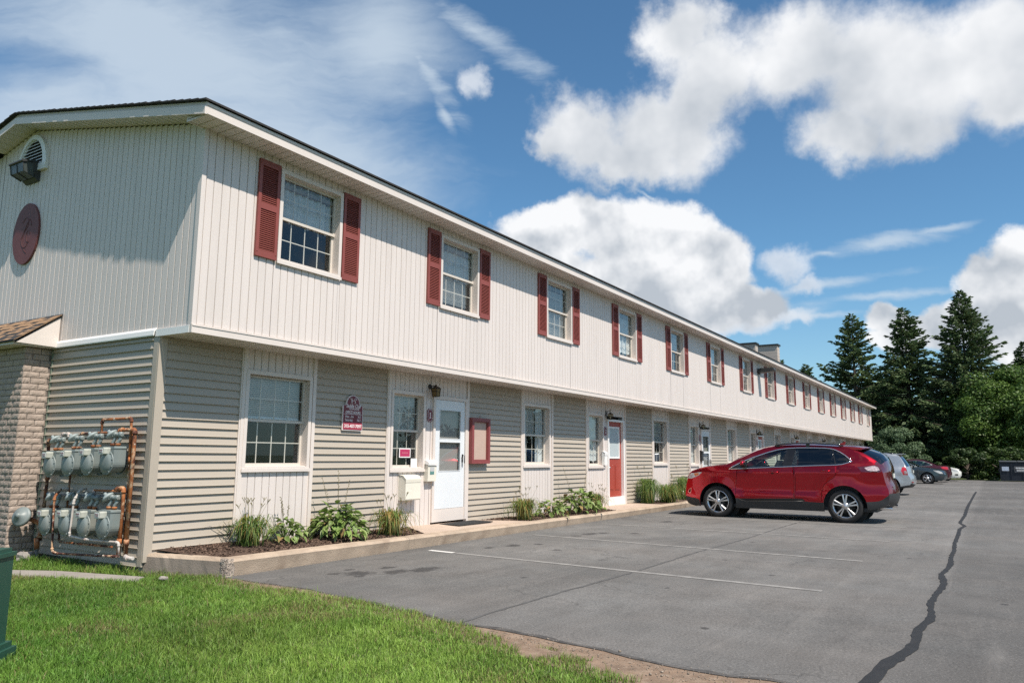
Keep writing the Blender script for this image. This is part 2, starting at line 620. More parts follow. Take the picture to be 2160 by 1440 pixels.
M['chip'] = leaf_mat('mulch_chips', attr=True, trans=0.0, rough=0.9)
M['mailbox'] = mat('ivory_plastic', (0.74, 0.70, 0.60), 0.45, 0.03, 5)
M['steel'] = mat('dull_steel', (0.45, 0.46, 0.46), 0.4, metal=0.8)
M['meter'] = mat('meter_grey_blue', (0.195, 0.23, 0.226), 0.45, 0.12, 6, dirt=(0.30, 0.24, 0.16), dirt_amt=0.4, dscale=5, coord='World', stretch=(1, 1, 0.4))
M['meter_hi'] = mat('meter_light', (0.30, 0.345, 0.34), 0.45, 0.12, 8, coord='World')
M['index'] = mat('index_clear', (0.42, 0.43, 0.38), 0.2, 0.15, 20)
M['tagred'] = mat('meter_tag', (0.16, 0.03, 0.035), 0.5)
M['taggrey'] = mat('meter_plate', (0.12, 0.13, 0.13), 0.4)
M['green'] = mat('green_cabinet', (0.02, 0.072, 0.05), 0.45, 0.1, 5, dirt=(0.06, 0.12, 0.09), dirt_amt=0.3)
M['rubber'] = mat('rubber', (0.015, 0.015, 0.016), 0.75, 0.2, 12)
M['mat_black'] = mat('door_mat_black', (0.02, 0.02, 0.02), 0.95, 0.3, 80, 0.6, 200)
M['bark'] = mat('bark', (0.09, 0.07, 0.055), 0.95, 0.3, 6, 0.8, 20)
M['lineD'] = None


def rust_mat(name, lo, hi):
    m = bpy.data.materials.new(name)
    m.use_nodes = True
    w = NT(m.node_tree)
    out = w.n('ShaderNodeOutputMaterial')
    b = w.n('ShaderNodeBsdfPrincipled')
    w.t.links.new(b.outputs[0], out.inputs[0])
    b.inputs['Roughness'].default_value = 0.8
    v = w.n('ShaderNodeNewGeometry').outputs['Position']
    a = w.noise(v, 5.0, 5, 0.65)
    c = w.mix(w.maprange(a, lo, hi), (0.06, 0.018, 0.014), (0.40, 0.14, 0.045))
    c = w.mix(w.maprange(w.noise(v, 9.0, 5, 0.7), 0.52, 0.62), c, (0.52, 0.33, 0.2))
    c = w.mix(w.maprange(w.noise(w.vmath('ADD', v, (3, 3, 3)), 14.0, 4, 0.7), 0.6, 0.66), c, (0.62, 0.52, 0.42))
    w.put(b.inputs['Base Color'], c)
    return m


M['rust'] = rust_mat('rusty_pipe', .38, .56)
M['rust_dark'] = rust_mat('dark_rusty_pipe', .50, .66)
M['pipe_white'] = mat('pipe_primer', (0.50, 0.46, 0.42), 0.7, 0.2, 12, dirt=(0.25, 0.08, 0.04), dirt_amt=0.8, dscale=10, coord='World')

# ---------------------------------------------------------------- ground levels
def zg(x):
    return -1.345 - 0.006 * (min(max(x, 2.0), 15.7) - 5.7)


def zk(x):            # top of the kerb
    return zg(x) + 0.19


def zw(x):            # ground at the foot of the wall
    return zg(x) + 0.205 + 0.06 * max(0.0, 1 - (x - 5.3) / 6.0)


def zbed(x, y):
    t = min(max((y - 7.45) / (8.23 - 7.45), 0), 1)
    return (zk(x) - 0.02) * (1 - t) + (zw(x) - 0.01) * t


def sheet(name, loop, zf, mt, kind='structure', extra=None, grid=None, smooth=True):
    vs_, ts = cdt([loop], grid, extra)
    v = [(p.x, p.y, zf(p.x, p.y)) for p in vs_]
    f = []
    for t in ts:
        cxx = sum(vs_[i].x for i in t) / 3
        cyy = sum(vs_[i].y for i in t) / 3
        if inpoly(cxx, cyy, loop):
            a, b_, c_ = (vs_[i] for i in t)
            if (b_ - a).cross(c_ - a) < 0:
                t = t[::-1]
            f.append(tuple(t))
    me = bpy.data.meshes.new(name)
    me.from_pydata(v, [], f)
    me.materials.append(mt)
    me.polygons.foreach_set('use_smooth', [smooth] * len(f))
    me.update()
    o = link(name, me)
    o['kind'] = kind
    return o


def asphalt_mat():
    m = bpy.data.materials.new('old_asphalt')
    m.use_nodes = True
    w = NT(m.node_tree)
    out = w.n('ShaderNodeOutputMaterial')
    b = w.n('ShaderNodeBsdfPrincipled')
    w.t.links.new(b.outputs[0], out.inputs[0])
    b.inputs['Roughness'].default_value = 0.85
    b.inputs['Specular IOR Level'].default_value = 0.35
    v = w.n('ShaderNodeTexCoord').outputs['Object']
    big = w.noise(v, 0.35, 5, 0.6, 0.3)
    mid = w.noise(v, 2.4, 6, 0.65)
    fine = w.noise(v, 55.0, 4, 0.75)
    streak = w.noise(w.mapping(v, scale=(0.25, 3.0, 1)), 1.2, 5, 0.6)
    g = w.maprange(big, 0.3, 0.7, 0.088, 0.146)
    g = w.math('MULTIPLY', g, w.maprange(w.math('ADD', w.xyz(v)[1], w.math('MULTIPLY', w.noise(v, 1.5, 4), 0.12)), 0.55, 0.75, 0.80, 1.0))   # the far strip was paved at another time
    g = w.math('MULTIPLY', g, w.maprange(mid, 0.25, 0.75, 0.86, 1.14))
    g = w.math('MULTIPLY', g, w.maprange(streak, 0.3, 0.7, 0.92, 1.08))
    g = w.math('MULTIPLY', g, w.maprange(fine, 0.28, 0.72, 0.55, 1.45))
    vo = w.n('ShaderNodeTexVoronoi')
    w.put(vo.inputs['Vector'], v)
    vo.inputs['Scale'].default_value = 48.0
    spk = w.math('LESS_THAN', vo.outputs['Distance'], 0.16)
    spk = w.math('MULTIPLY', spk, w.math('GREATER_THAN', w.xyz(vo.outputs['Color'])[0], 0.72))
    # oil spots where cars have stood
    spots = None
    for (x, y, a, bb) in ((6.75, 6.3, .22, .2), (6.55, 6.5, .1, .08), (7.1, 6.05, .25, .14), (6.9, 6.6, .08, .06), (7.3, 6.35, .12, .1), (6.6, 6.15, .09, .07), (7.45, 5.9, .3, .18),
                          (10.3, 6.4, .2, .15), (10.7, 6.2, .12, .1), (12.8, 6.3, .3, .16), (12.3, 6.35, .12, .1), (13.1, 6.2, .16, .1), (9.5, 2.3, .06, .05), (6.2, 2.05, .05, .04), (9.8, 6.55, .12, .08),
                          (7.9, 3.0, .05, .03), (21.5, 6.0, .3, .2), (10.2, 5.6, .10, .08), (10.6, 3.2, .06, .05), (13.4, 5.7, .14, .1), (13.2, 3.5, .07, .05), (16.4, 6.2, .3, .16), (7.6, 4.6, .06, .05), (12.4, 1.1, .05, .04), (8.9, 0.0, .07, .05)):
        L = w.vmath('LENGTH', w.mapping(w.vmath('MULTIPLY', v, (1, 1, 0)), (x, y, 0), (0, 0, 0), (a, bb, 1), 'TEXTURE'), out=1)
        spots = L if spots is None else w.math('MINIMUM', spots, L)
    sp = w.math('ADD', spots, w.math('MULTIPLY', w.math('SUBTRACT', w.noise(v, 9.0, 4, 0.7), 0.5), 2.2))
    sp = w.maprange(sp, 0.45, 1.15, 0.72, 0.0, smooth=True)
    c = w.mix(w.maprange(w.noise(v, 0.8, 4, 0.6), 0.35, 0.7), (1.10, 1.03, 0.96), (1.04, 1.02, 0.98))
    c = w.vmath('SCALE', c, g)
    c = w.mix(w.math('MULTIPLY', spk, 0.55), c, (0.36, 0.345, 0.32))
    # crazing: thin dark lines, only in worn patches
    ve = w.n('ShaderNodeTexVoronoi', feature='DISTANCE_TO_EDGE')
    w.put(ve.inputs['Vector'], w.vmath('ADD', v, w.vmath('SCALE', w.noise(v, 1.6, 4, 0.6, color=True), 0.7)))
    ve.inputs['Scale'].default_value = 0.55
    crk = w.math('MULTIPLY', w.maprange(ve.outputs['Distance'], 0.002, 0.009, 1.0, 0.0), w.maprange(w.noise(v, 0.5, 3), 0.50, 0.60))
    c = w.mix(w.math('MULTIPLY', crk, 0.5), c, (0.05, 0.048, 0.046))
    # dusty pale scuffs dragged along the driving lane
    scf = w.maprange(w.noise(w.mapping(v, scale=(0.5, 5.0, 1)), 1.0, 6, 0.7, 0.4), 0.56, 0.75, 0.0, 0.35)
    c = w.mix(scf, c, (0.215, 0.20, 0.185))
    c = w.mix(sp, c, (0.028, 0.026, 0.026))
    w.put(b.inputs['Base Color'], c)
    bn = w.n('ShaderNodeBump')
    bn.inputs['Strength'].default_value = 0.55
    bn.inputs['Distance'].default_value = 0.006
    w.put(bn.inputs['Height'], w.noise(v, 110.0, 3, 0.7))
    w.t.links.new(bn.outputs[0], b.inputs['Normal'])
    return m


def worn_mat(name, paint, under, lo, hi, scale=6.0, rough=0.8):
    m = bpy.data.materials.new(name)
    m.use_nodes = True
    w = NT(m.node_tree)
    out = w.n('ShaderNodeOutputMaterial')
    b = w.n('ShaderNodeBsdfPrincipled')
    w.t.links.new(b.outputs[0], out.inputs[0])
    b.inputs['Roughness'].default_value = rough
    v = w.n('ShaderNodeTexCoord').outputs['Object']
    f = w.math('ADD', w.math('MULTIPLY', w.noise(v, scale, 6, 0.7), 0.6), w.math('MULTIPLY', w.noise(v, 120.0, 2, 0.7), 0.4))
    w.put(b.inputs['Base Color'], w.mix(w.maprange(f, lo, hi), under, paint))
    return m


ASPH = asphalt_mat()
M['line'] = worn_mat('worn_line_paint', (0.325, 0.313, 0.292), (0.148, 0.141, 0.135), 0.36, 0.62)
M['line_fresh'] = worn_mat('line_paint', (0.64, 0.62, 0.59), (0.2, 0.195, 0.19), 0.22, 0.42)
M['line_faint'] = worn_mat('faint_line_paint', (0.40, 0.39, 0.37), (0.17, 0.164, 0.158), 0.36, 0.62)
M['sealant'] = mat('crack_sealant', (0.014, 0.014, 0.0145), 0.75, 0.3, 14, 0.4, 60)
M['seam'] = worn_mat('asphalt_seam', (0.06, 0.058, 0.056), (0.12, 0.118, 0.115), 0.35, 0.62, 3.0)
M['edge'] = worn_mat('tarry_edge', (0.035, 0.033, 0.032), (0.11, 0.10, 0.09), 0.40, 0.60, 8.0)
M['soil'] = mat('soil', (0.205, 0.14, 0.095), 0.95, 0.3, 7, 0.8, 70, dirt=(0.36, 0.29, 0.22), dirt_amt=0.6, dscale=12, coord='World')
M['turf'] = mat('turf', (0.075, 0.10, 0.03), 0.95, 0.35, 5, 0.6, 80, coord='World')
M['terrain'] = mat('terrain', (0.07, 0.10, 0.03), 0.95, 0.3, 0.3, coord='World')

# terrain reaching the horizon, a little under everything else
sheet('ground', [(-900, -900), (1400, -900), (1400, 900), (-900, 900)], lambda x, y: -1.52, M['terrain'])
edge = [(5.64, 7.27), (5.66, 7.12), (5.63, 5.94), (5.5, 5.1), (5.33, 4.4), (5.2, 3.75), (5.19, 3.28), (5.13, 2.75), (5.06, 2.4), (4.97, 1.92), (4.93, 1.6), (5.0, 1.0), (5.2, 0.0), (5.6, -2.0), (6.3, -5.0), (8.0, -22.0)]
edge_j = []
for (a, b_) in zip(edge[:-1], edge[1:]):
    nseg = max(1, int(math.dist(a, b_) / 0.12)) if b_[1] > -1 else 2
    for i in range(nseg):
        t = i / nseg
        edge_j.append((a[0] + (b_[0] - a[0]) * t + random.uniform(-0.022, 0.022), a[1] + (b_[1] - a[1]) * t + random.uniform(-0.01, 0.01)))
edge_j.append(edge[-1])
lot = edge_j + [(63.0, -22.0), (63.0, 3.0), (62.5, 7.27)]
o = sheet('parking_lot', lot, lambda x, y: zg(x), ASPH, extra=[[(15.7, -21.9), (15.7, 7.2)]])
sheet('grass_beyond', [(62.4, -22), (110, -22), (110, 30), (62.4, 30)], lambda x, y: -1.44, M['turf'])

turf_edge = [(5.60, 7.24), (5.52, 7.0), (5.46, 5.46), (5.27, 4.36), (5.06, 3.6), (4.90, 2.98), (4.75, 2.44), (4.62, 1.9), (4.52, 1.2), (4.4, 0.0), (4.6, -2.0), (5.2, -5.0), (7.0, -22.0)]
lawn_loop = [(-14, 22), (-14, -22)] + turf_edge[::-1] + [(5.40, 8.3), (5.40, 22)]
sheet('lawn', lawn_loop, lambda x, y: zg(x) - 0.006, M['turf'], extra=[[(2.0, -21), (2.0, 21.5)]])
# bare soil between lawn and asphalt
soil_loop = [(x - 0.25, y) for x, y in turf_edge] + [(x + 0.12, y) for x, y in edge[::-1]]
sheet('soil_strip', soil_loop, lambda x, y: zg(x) - 0.002, M['soil'])
path_poly = [(4.35, 9.15), (4.69, 8.31), (4.90, 7.70), (5.14, 7.95), (5.0, 8.5), (4.83, 9.16), (4.52, 9.72), (3.75, 11.4), (3.42, 11.2)]
mbp = MB()
mbp.prism([(x, y) for x, y in path_poly], 'z', -1.40, -1.333)
o = link('path', mbp.mesh('path', M['path']))
o['kind'] = 'structure'

# parking lines (x at wall end, x at far end)
mids = [(9.01, 8.66, 'line_fresh'), (9.01, 8.66, 'line'), (11.98, 11.60, 'line'), (14.95, 14.82, 'line'), (17.85, 18.05, 'line'), (20.95, 21.05, 'line'), (23.9, 24.0, 'line_faint'), (26.9, 27.0, 'line_faint'), (29.9, 30.0, 'line_faint'),
        (32.9, 33.0, 'line_faint'), (36.0, 36.1, 'line_faint'), (39.1, 39.2, 'line_faint'), (42.2, 42.2, 'line_faint'), (45.2, 45.2, 'line_faint')]
mbl = {}
for xa, xb, k in mids:
    mb = MB()
    n = 12
    for i in range(n):
        t0, t1 = i / n, (i + 1) / n
        for (ta, tb) in ((t0, t1),):
            ya, yb = 7.05 + (1.6 - 7.05) * ta, 7.05 + (1.6 - 7.05) * tb
            p, q = xa + (xb - xa) * ta, xa + (xb - xa) * tb
            if k == 'line' and xa < 9.1 and i < 1:
                continue
            h = 0.048
            if k == 'line_fresh' and i > 0:
                continue
            mb.quad([(p - h, ya, zg(p) + .004), (p + h, ya, zg(p) + .004), (q + h, yb, zg(q) + .004), (q - h, yb, zg(q) + .004)])
    key = 'line_fresh' if k == 'line_fresh' else k
    o = link('parking_line', mb.mesh('parking_line', M[k]))
    o['kind'] = 'structure'

# sealed crack running down the lot
ck = [(4.2, 0.86, .09), (4.7, 0.80, .085), (5.28, 0.73, .085), (5.55, 0.71, .08), (5.9, 0.685, .09), (6.3, 0.60, .07), (6.7, 0.585, .07), (7.07, 0.60, .06), (7.4, 0.575, .07), (7.62, 0.545, .065), (8.05, 0.565, .05), (8.6, 0.60, .05), (9.3, 0.575, .055), (10.04, 0.55, .055),
      (10.5, 0.60, .06), (10.88, 0.62, .05), (11.4, 0.585, .05), (11.97, 0.575, .06), (13.0, 0.60, .05), (13.99, 0.60, .05), (15.2, 0.64, .05), (16.81, 0.645, .06), (18.5, 0.66, .055), (19.3, 0.60, .06), (20.2, 0.72, .06), (21.43, 0.71, .06), (23.04, 0.69, .07), (26.0, .72, .07), (28.26, 0.73, .07), (32, .72, .06), (36.61, 0.72, .07), (40.5, .7, .05)]
pts = []
for (a, b_) in zip(ck[:-1], ck[1:]):
    n = max(2, int((b_[0] - a[0]) / 0.09))
    for i in range(n):
        t = i / n
        pts.append(tuple(a[j] + (b_[j] - a[j]) * t for j in range(3)))
v, f = [], []
for i, (x, y, h) in enumerate(pts):
    jl, jr = random.gauss(0, .011), random.gauss(0, .011)
    v += [(x, y - h * .58 + jl * .5, zg(x) + .005), (x, y + h * .58 + jr * .5, zg(x) + .005)]
    if i:
        b0 = 2 * i
        f.append((b0 - 2, b0, b0 + 1, b0 - 1))
me = bpy.data.meshes.new('crack_sealant')
me.from_pydata(v, [], f)
me.materials.append(M['sealant'])
o = link('crack_sealant', me)
o['kind'] = 'structure'
# the paver's joint, a thin rough line
v, f = [], []
for i in range(160):
    x = 5.2 + i * 0.1
    h = 0.012 + 0.012 * random.random()
    y = 3.77 + 0.02 * math.sin(i * .13) + random.gauss(0, .006)
    v += [(x, y - h, zg(x) + .003), (x, y + h, zg(x) + .003)]
    if i:
        b0 = 2 * i
        f.append((b0 - 2, b0, b0 + 1, b0 - 1))
me = bpy.data.meshes.new('asphalt_joint')
me.from_pydata(v, [], f)
me.materials.append(M['seam'])
o = link('asphalt_joint', me)
o['kind'] = 'structure'


# raw tarry edge where the paving breaks off
v, f = [], []
k = 0
for (x, y) in [p for p in edge_j if -1.5 < p[1] < 7.0]:
    wd = random.uniform(.015, .07) * (1.0 if y < 5 else .6)
    v += [(x - .012, y, zg(x) + .0025), (x + wd, y + random.gauss(0, .01), zg(x) + .0025)]
    if k:
        b0 = 2 * k
        f.append((b0 - 2, b0, b0 + 1, b0 - 1))
    k += 1
me = bpy.data.meshes.new('asphalt_edge')
me.from_pydata(v, [], f)
me.materials.append(M['edge'])
o = link('asphalt_edge', me)
o['kind'] = 'structure'


# kerb: cast in place, corner chipped, with control joints
def speckle_mat():
    m = bpy.data.materials.new('broken_concrete')
    m.use_nodes = True
    w = NT(m.node_tree)
    out = w.n('ShaderNodeOutputMaterial')
    b = w.n('ShaderNodeBsdfPrincipled')
    w.t.links.new(b.outputs[0], out.inputs[0])
    b.inputs['Roughness'].default_value = 0.9
    v = w.n('ShaderNodeNewGeometry').outputs['Position']
    f = w.noise(v, 60.0, 3, 0.7)
    c = w.mix(w.maprange(f, 0.45, 0.53), (0.17, 0.14, 0.12), (0.45, 0.37, 0.30))
    w.put(b.inputs['Base Color'], c)
    return m


M['speckle'] = speckle_mat()


def kerb():
    bm = bmesh.new()
    secs = []
    xs = [5.72 + i * 0.08 for i in range(60)] + [10.5 + i * 0.3 for i in range(30)] + [19.5 + i * 1.5 for i in range(31)]
    for x in xs:
        j = (lambda s: random.gauss(0, s * .45)) if x < 19 else (lambda s: 0)
        joint = 0.012 if x < 20 and abs(((x - 5.7) % 3.05) - 1.5) < 0.04 else 0
        top = zk(x)
        prof = [(7.315, zg(x) - .12), (7.305 + j(.003), zg(x) + .02), (7.268 + j(.004) + joint, top - .035), (7.290 + j(.003) + joint, top - .004 - joint), (7.33, top + j(.0015) - joint), (7.455, top + j(.002) - joint), (7.46, top - .09)]
        secs.append([bm.verts.new((x, y, z)) for y, z in prof])
    for a, b2 in zip(secs[:-1], secs[1:]):
        for i in range(len(a) - 1):
            bm.faces.new((a[i], b2[i], b2[i + 1], a[i + 1]))
    # return towards the corner of the house
    for fc in bm.faces:
        fc.smooth = True
    me = bpy.data.meshes.new('kerb')
    bm.to_mesh(me)
    bm.free()
    me.set_sharp_from_angle(angle=math.radians(28))
    me.materials.append(M['concrete'])
    o = link('kerb', me)
    o['kind'] = 'structure'
    mb = MB()
    n = 16
    A, B = Vector((5.672, 7.315)), Vector((5.30, 8.24))
    d = (B - A).normalized()
    nn = Vector((d.y, -d.x))
    if nn.x > 0:
        nn = -nn
    rows = []
    for i in range(n + 1):
        p = A + (B - A) * i / n
        j = lambda s: random.gauss(0, s)
        zt = zk(5.7) + 0.03 * i / n
        chip = 0.03 if i == 0 else (0.012 if i == 1 else 0)
        row = []
        for (off, z) in ((0.012, zg(5.5) - .12), (0.005 + j(.003) - chip, zg(5.5) + .03), (j(.003) - chip, zt - .03), (-.02 - chip, zt - chip * .6), (-.15, zt + j(.002)), (-.155, zt - .1)):
            q = p + nn * off
            row.append((q.x, q.y, z))
        rows.append(row)
    for a, b2 in zip(rows[:-1], rows[1:]):
        for i in range(len(a) - 1):
            mb.quad([a[i], b2[i], b2[i + 1], a[i + 1]], 1 if i < 2 else 0)  # outer face in the darker concrete, top in the paler one
    mb.quad([rows[0][i] for i in range(6)])
    nose = MB()
    R0, cxn, cyn, nn2 = .082, 5.738, 7.352, 22
    prev_ = None
    for q in range(8):
        zz = zg(5.7) - .1 + (zk(5.7) - .003 - zg(5.7) + .1) * q / 7
        rr = [R0 * (1 - (.10 if q == 7 else 0)) + random.uniform(-.005, .005) for _ in range(nn2)]
        ring = [(cxn + r_ * math.cos(2 * PI * i / nn2), cyn + r_ * math.sin(2 * PI * i / nn2), zz) for i, r_ in enumerate(rr)]
        if prev_:
            for i in range(nn2):
                nose.quad([prev_[i], prev_[(i + 1) % nn2], ring[(i + 1) % nn2], ring[i]], 0, True)
        prev_ = ring
    nose.quad(prev_)
    o = link('kerb_nose', nose.mesh('kerb_nose', M['speckle']))
    o['kind'] = 'structure'
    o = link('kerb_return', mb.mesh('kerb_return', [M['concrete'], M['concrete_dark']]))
    o['kind'] = 'structure'


kerb()


def aggregate():
    # stones laid bare where the kerb's nose has broken away
    n = 260
    t = RNG.normal(PI * 1.22, .38, n)
    x = 5.738 + .083 * np.cos(t)
    y = 7.352 + .083 * np.sin(t)
    z = zg(5.7) + .015 + RNG.random(n) * .165
    r = RNG.uniform(.002, .006, n)
    base = np.array([[1, 0, 0], [-1, 0, 0], [0, 1, 0], [0, -1, 0], [0, 0, 1], [0, 0, -1]], float)
    fc = np.array([[0, 2, 4], [2, 1, 4], [1, 3, 4], [3, 0, 4], [2, 0, 5], [1, 2, 5], [3, 1, 5], [0, 3, 5]])
    v = np.stack([x, y, z], 1)[:, None, :] + base[None] * (r[:, None, None] * RNG.uniform(.6, 1.3, (n, 6, 1)))
    f = (fc[None] + (np.arange(n) * 6)[:, None, None]).reshape(-1)
    c = np.where(RNG.random((n, 1)) < .4, np.array([[.12, .10, .09]]), np.array([[.50, .44, .38]])) * RNG.uniform(.7, 1.2, (n, 1))
    o = link('exposed_aggregate', np_mesh('exposed_aggregate', v.reshape(-1, 3), f, np.full(n * 8, 3), M['chip'], np.repeat(c, 6, 0)))
    o['kind'] = 'stuff'


aggregate()

# planting beds and door walks
WALKS = [(9.95, 11.8, 9.4, 12.6), (16.9, 19.0, 16.5, 19.4), (24.2, 26.3, 24.0, 26.8), (31.6, 33.6, 31.4, 34.0), (39.2, 41.0, 39, 41.5), (46.4, 48.4, 46.2, 49), (53.9, 56, 53.7, 56.5)]
prev = [(5.40, 8.3), (5.74, 7.44)]
xw = 5.6


def bed(l):
    g = []
    xs_ = [p[0] for p in l]
    x = min(xs_)
    while x < min(max(xs_), 20):
        for y in (7.5, 7.62, 7.75, 7.9, 8.05, 8.18):
            if inpoly(x, y, l):
                g.append((x, y))
        x += 0.13
    def zf(x, y):
        return zbed(x, y) + (0.02 * math.sin(x * 7 + y * 5) * math.sin(y * 9 + x * 2) + random.gauss(0, .006) if x < 20 else 0)
    return sheet('mulch_bed', l, zf, M['mulch'], grid=g)


last_w, last_k = 5.40, 5.74
for (wa, wb, ka, kb) in WALKS:
    loop = [(last_w, 8.3), (last_k, 7.44)] + [(last_k + (ka - last_k) * i / 6, 7.44) for i in range(1, 6)] + [(ka, 7.44), (wa, 8.3)]
    bed(loop)
    sheet('walkway', [(wa, 8.33), (ka, 7.44), (kb, 7.44), (wb, 8.33)], lambda x, y: zbed(x, y) + .014, M['walk'], smooth=False)
    last_w, last_k = wb, kb
bed([(last_w, 8.3), (last_k, 7.44), (64, 7.44), (64, 8.3)])

# mulch chips scattered over the nearest beds
def chips():
    n = 16000
    x = RNG.uniform(5.5, 17.0, n)
    y = RNG.uniform(7.44, 8.2, n)
    keep = np.ones(n, bool)
    for (wa, wb, ka, kb) in WALKS[:2]:
        t = (y - 7.44) / 0.86
        keep &= ~((x > ka + (wa - ka) * t) & (x < kb + (wb - kb) * t))
    keep &= x > 5.80 - (y - 7.44) * 0.42
    x, y = x[keep], y[keep]
    n = len(x)
    z = np.array([zbed(a, b_) for a, b_ in zip(x, y)]) + RNG.uniform(.002, .018, n)
    a = RNG.uniform(0, 2 * PI, n)
    L = RNG.uniform(.004, .020, n)
    Wd = RNG.uniform(.0015, .005, n)
    tilt = RNG.normal(0, .35, n)
    dx, dy, dz = np.cos(a) * L, np.sin(a) * L, np.sin(tilt) * L
    px, py = -np.sin(a) * Wd, np.cos(a) * Wd
    c = np.stack([x, y, z], 1)
    d = np.stack([dx, dy, dz], 1)
    p = np.stack([px, py, RNG.normal(0, .004, n)], 1)
    v = np.stack([c - d - p, c + d - p, c + d + p, c - d + p], 1).reshape(-1, 3)
    tone = RNG.uniform(0.25, 1.0, n) ** 2.2
    base = np.array([[.045, .028, .02]]) + tone[:, None] * np.array([[.19, .125, .09]])
    me = np_mesh('mulch_chips', v, np.arange(4 * n), np.full(n, 4), M['chip'], np.repeat(base, 4, 0))
    o = link('mulch_chips', me)
    o['kind'] = 'stuff'


chips()

# gravel along the broken edge of the asphalt
def gravel():
    n = 1700
    y = RNG.uniform(0.6, 7.0, n) ** 1.0
    ye = np.array([p[1] for p in edge][::-1])
    xe = np.array([p[0] for p in edge][::-1])
    ex = np.interp(y, ye, xe)
    x = ex + RNG.normal(-0.13, 0.10, n) * np.clip(1.6 - y / 4.0, 0.25, 1.4)
    r = RNG.uniform(.002, .0065, n) * (1 + (RNG.random(n) > .97) * 1.5)
    base = np.array([[1, 0, 0], [-1, 0, 0], [0, 1, 0], [0, -1, 0], [0, 0, 1], [0, 0, -1]], float)
    fc = np.array([[0, 2, 4], [2, 1, 4], [1, 3, 4], [3, 0, 4], [2, 0, 5], [1, 2, 5], [3, 1, 5], [0, 3, 5]])
    z = np.array([zg(a) for a in x]) + r * .3
    v = np.stack([x, y, z], 1)[:, None, :] + base[None] * (r[:, None, None] * RNG.uniform(.6, 1.3, (n, 6, 1))) * np.array([1, 1, .7])
    f = (fc[None] + (np.arange(n) * 6)[:, None, None]).reshape(-1)
    t = RNG.uniform(.5, 1.2, n)
    cols = np.array([[.30, .25, .20]]) * t[:, None]
    o = link('gravel', np_mesh('gravel', v.reshape(-1, 3), f, np.full(n * 8, 3), M['chip'], np.repeat(cols, 6, 0)))
    o['kind'] = 'stuff'


gravel()


# grass: every blade is a bent two-part strip
M['blade'] = leaf_mat('grass_blade', trans=0.30, rough=0.5, spec=0.35)


def blades(name, x, y, z, h, w0, lean, col, mat_):
    n = len(x)
    a = RNG.uniform(0, 2 * PI, n)
    ld = RNG.uniform(0, 2 * PI, n)
    wx, wy = np.cos(a) * w0, np.sin(a) * w0
    lx, ly = np.cos(ld) * lean * h, np.sin(ld) * lean * h
    b0 = np.stack([x - wx, y - wy, z], 1)
    b1 = np.stack([x + wx, y + wy, z], 1)
    m0 = np.stack([x - wx * .8 + lx * .35, y - wy * .8 + ly * .35, z + h * .6], 1)
    m1 = np.stack([x + wx * .8 + lx * .35, y + wy * .8 + ly * .35, z + h * .6], 1)
    tp = np.stack([x + lx, y + ly, z + h * np.clip(1.05 - lean * .35, .4, 1)], 1)
    v = np.stack([b0, b1, m0, m1, tp], 1).reshape(-1, 3)
    i = (np.arange(n) * 5)[:, None]
    f = np.concatenate([i + np.array([[0, 1, 3, 2]]), i + np.array([[2, 3, 4]])], 1).reshape(-1)
    sizes = np.tile([4, 3], n)
    tint = np.array([1.0, 1.0, 1.0, 1.0, 1.08])
    c = (col[:, None, :] * tint[None, :, None]).reshape(-1, 3)
    o = link(name, np_mesh(name, v, f, sizes, mat_, np.clip(c, 0, 1)))
    o['kind'] = 'stuff'
    return o


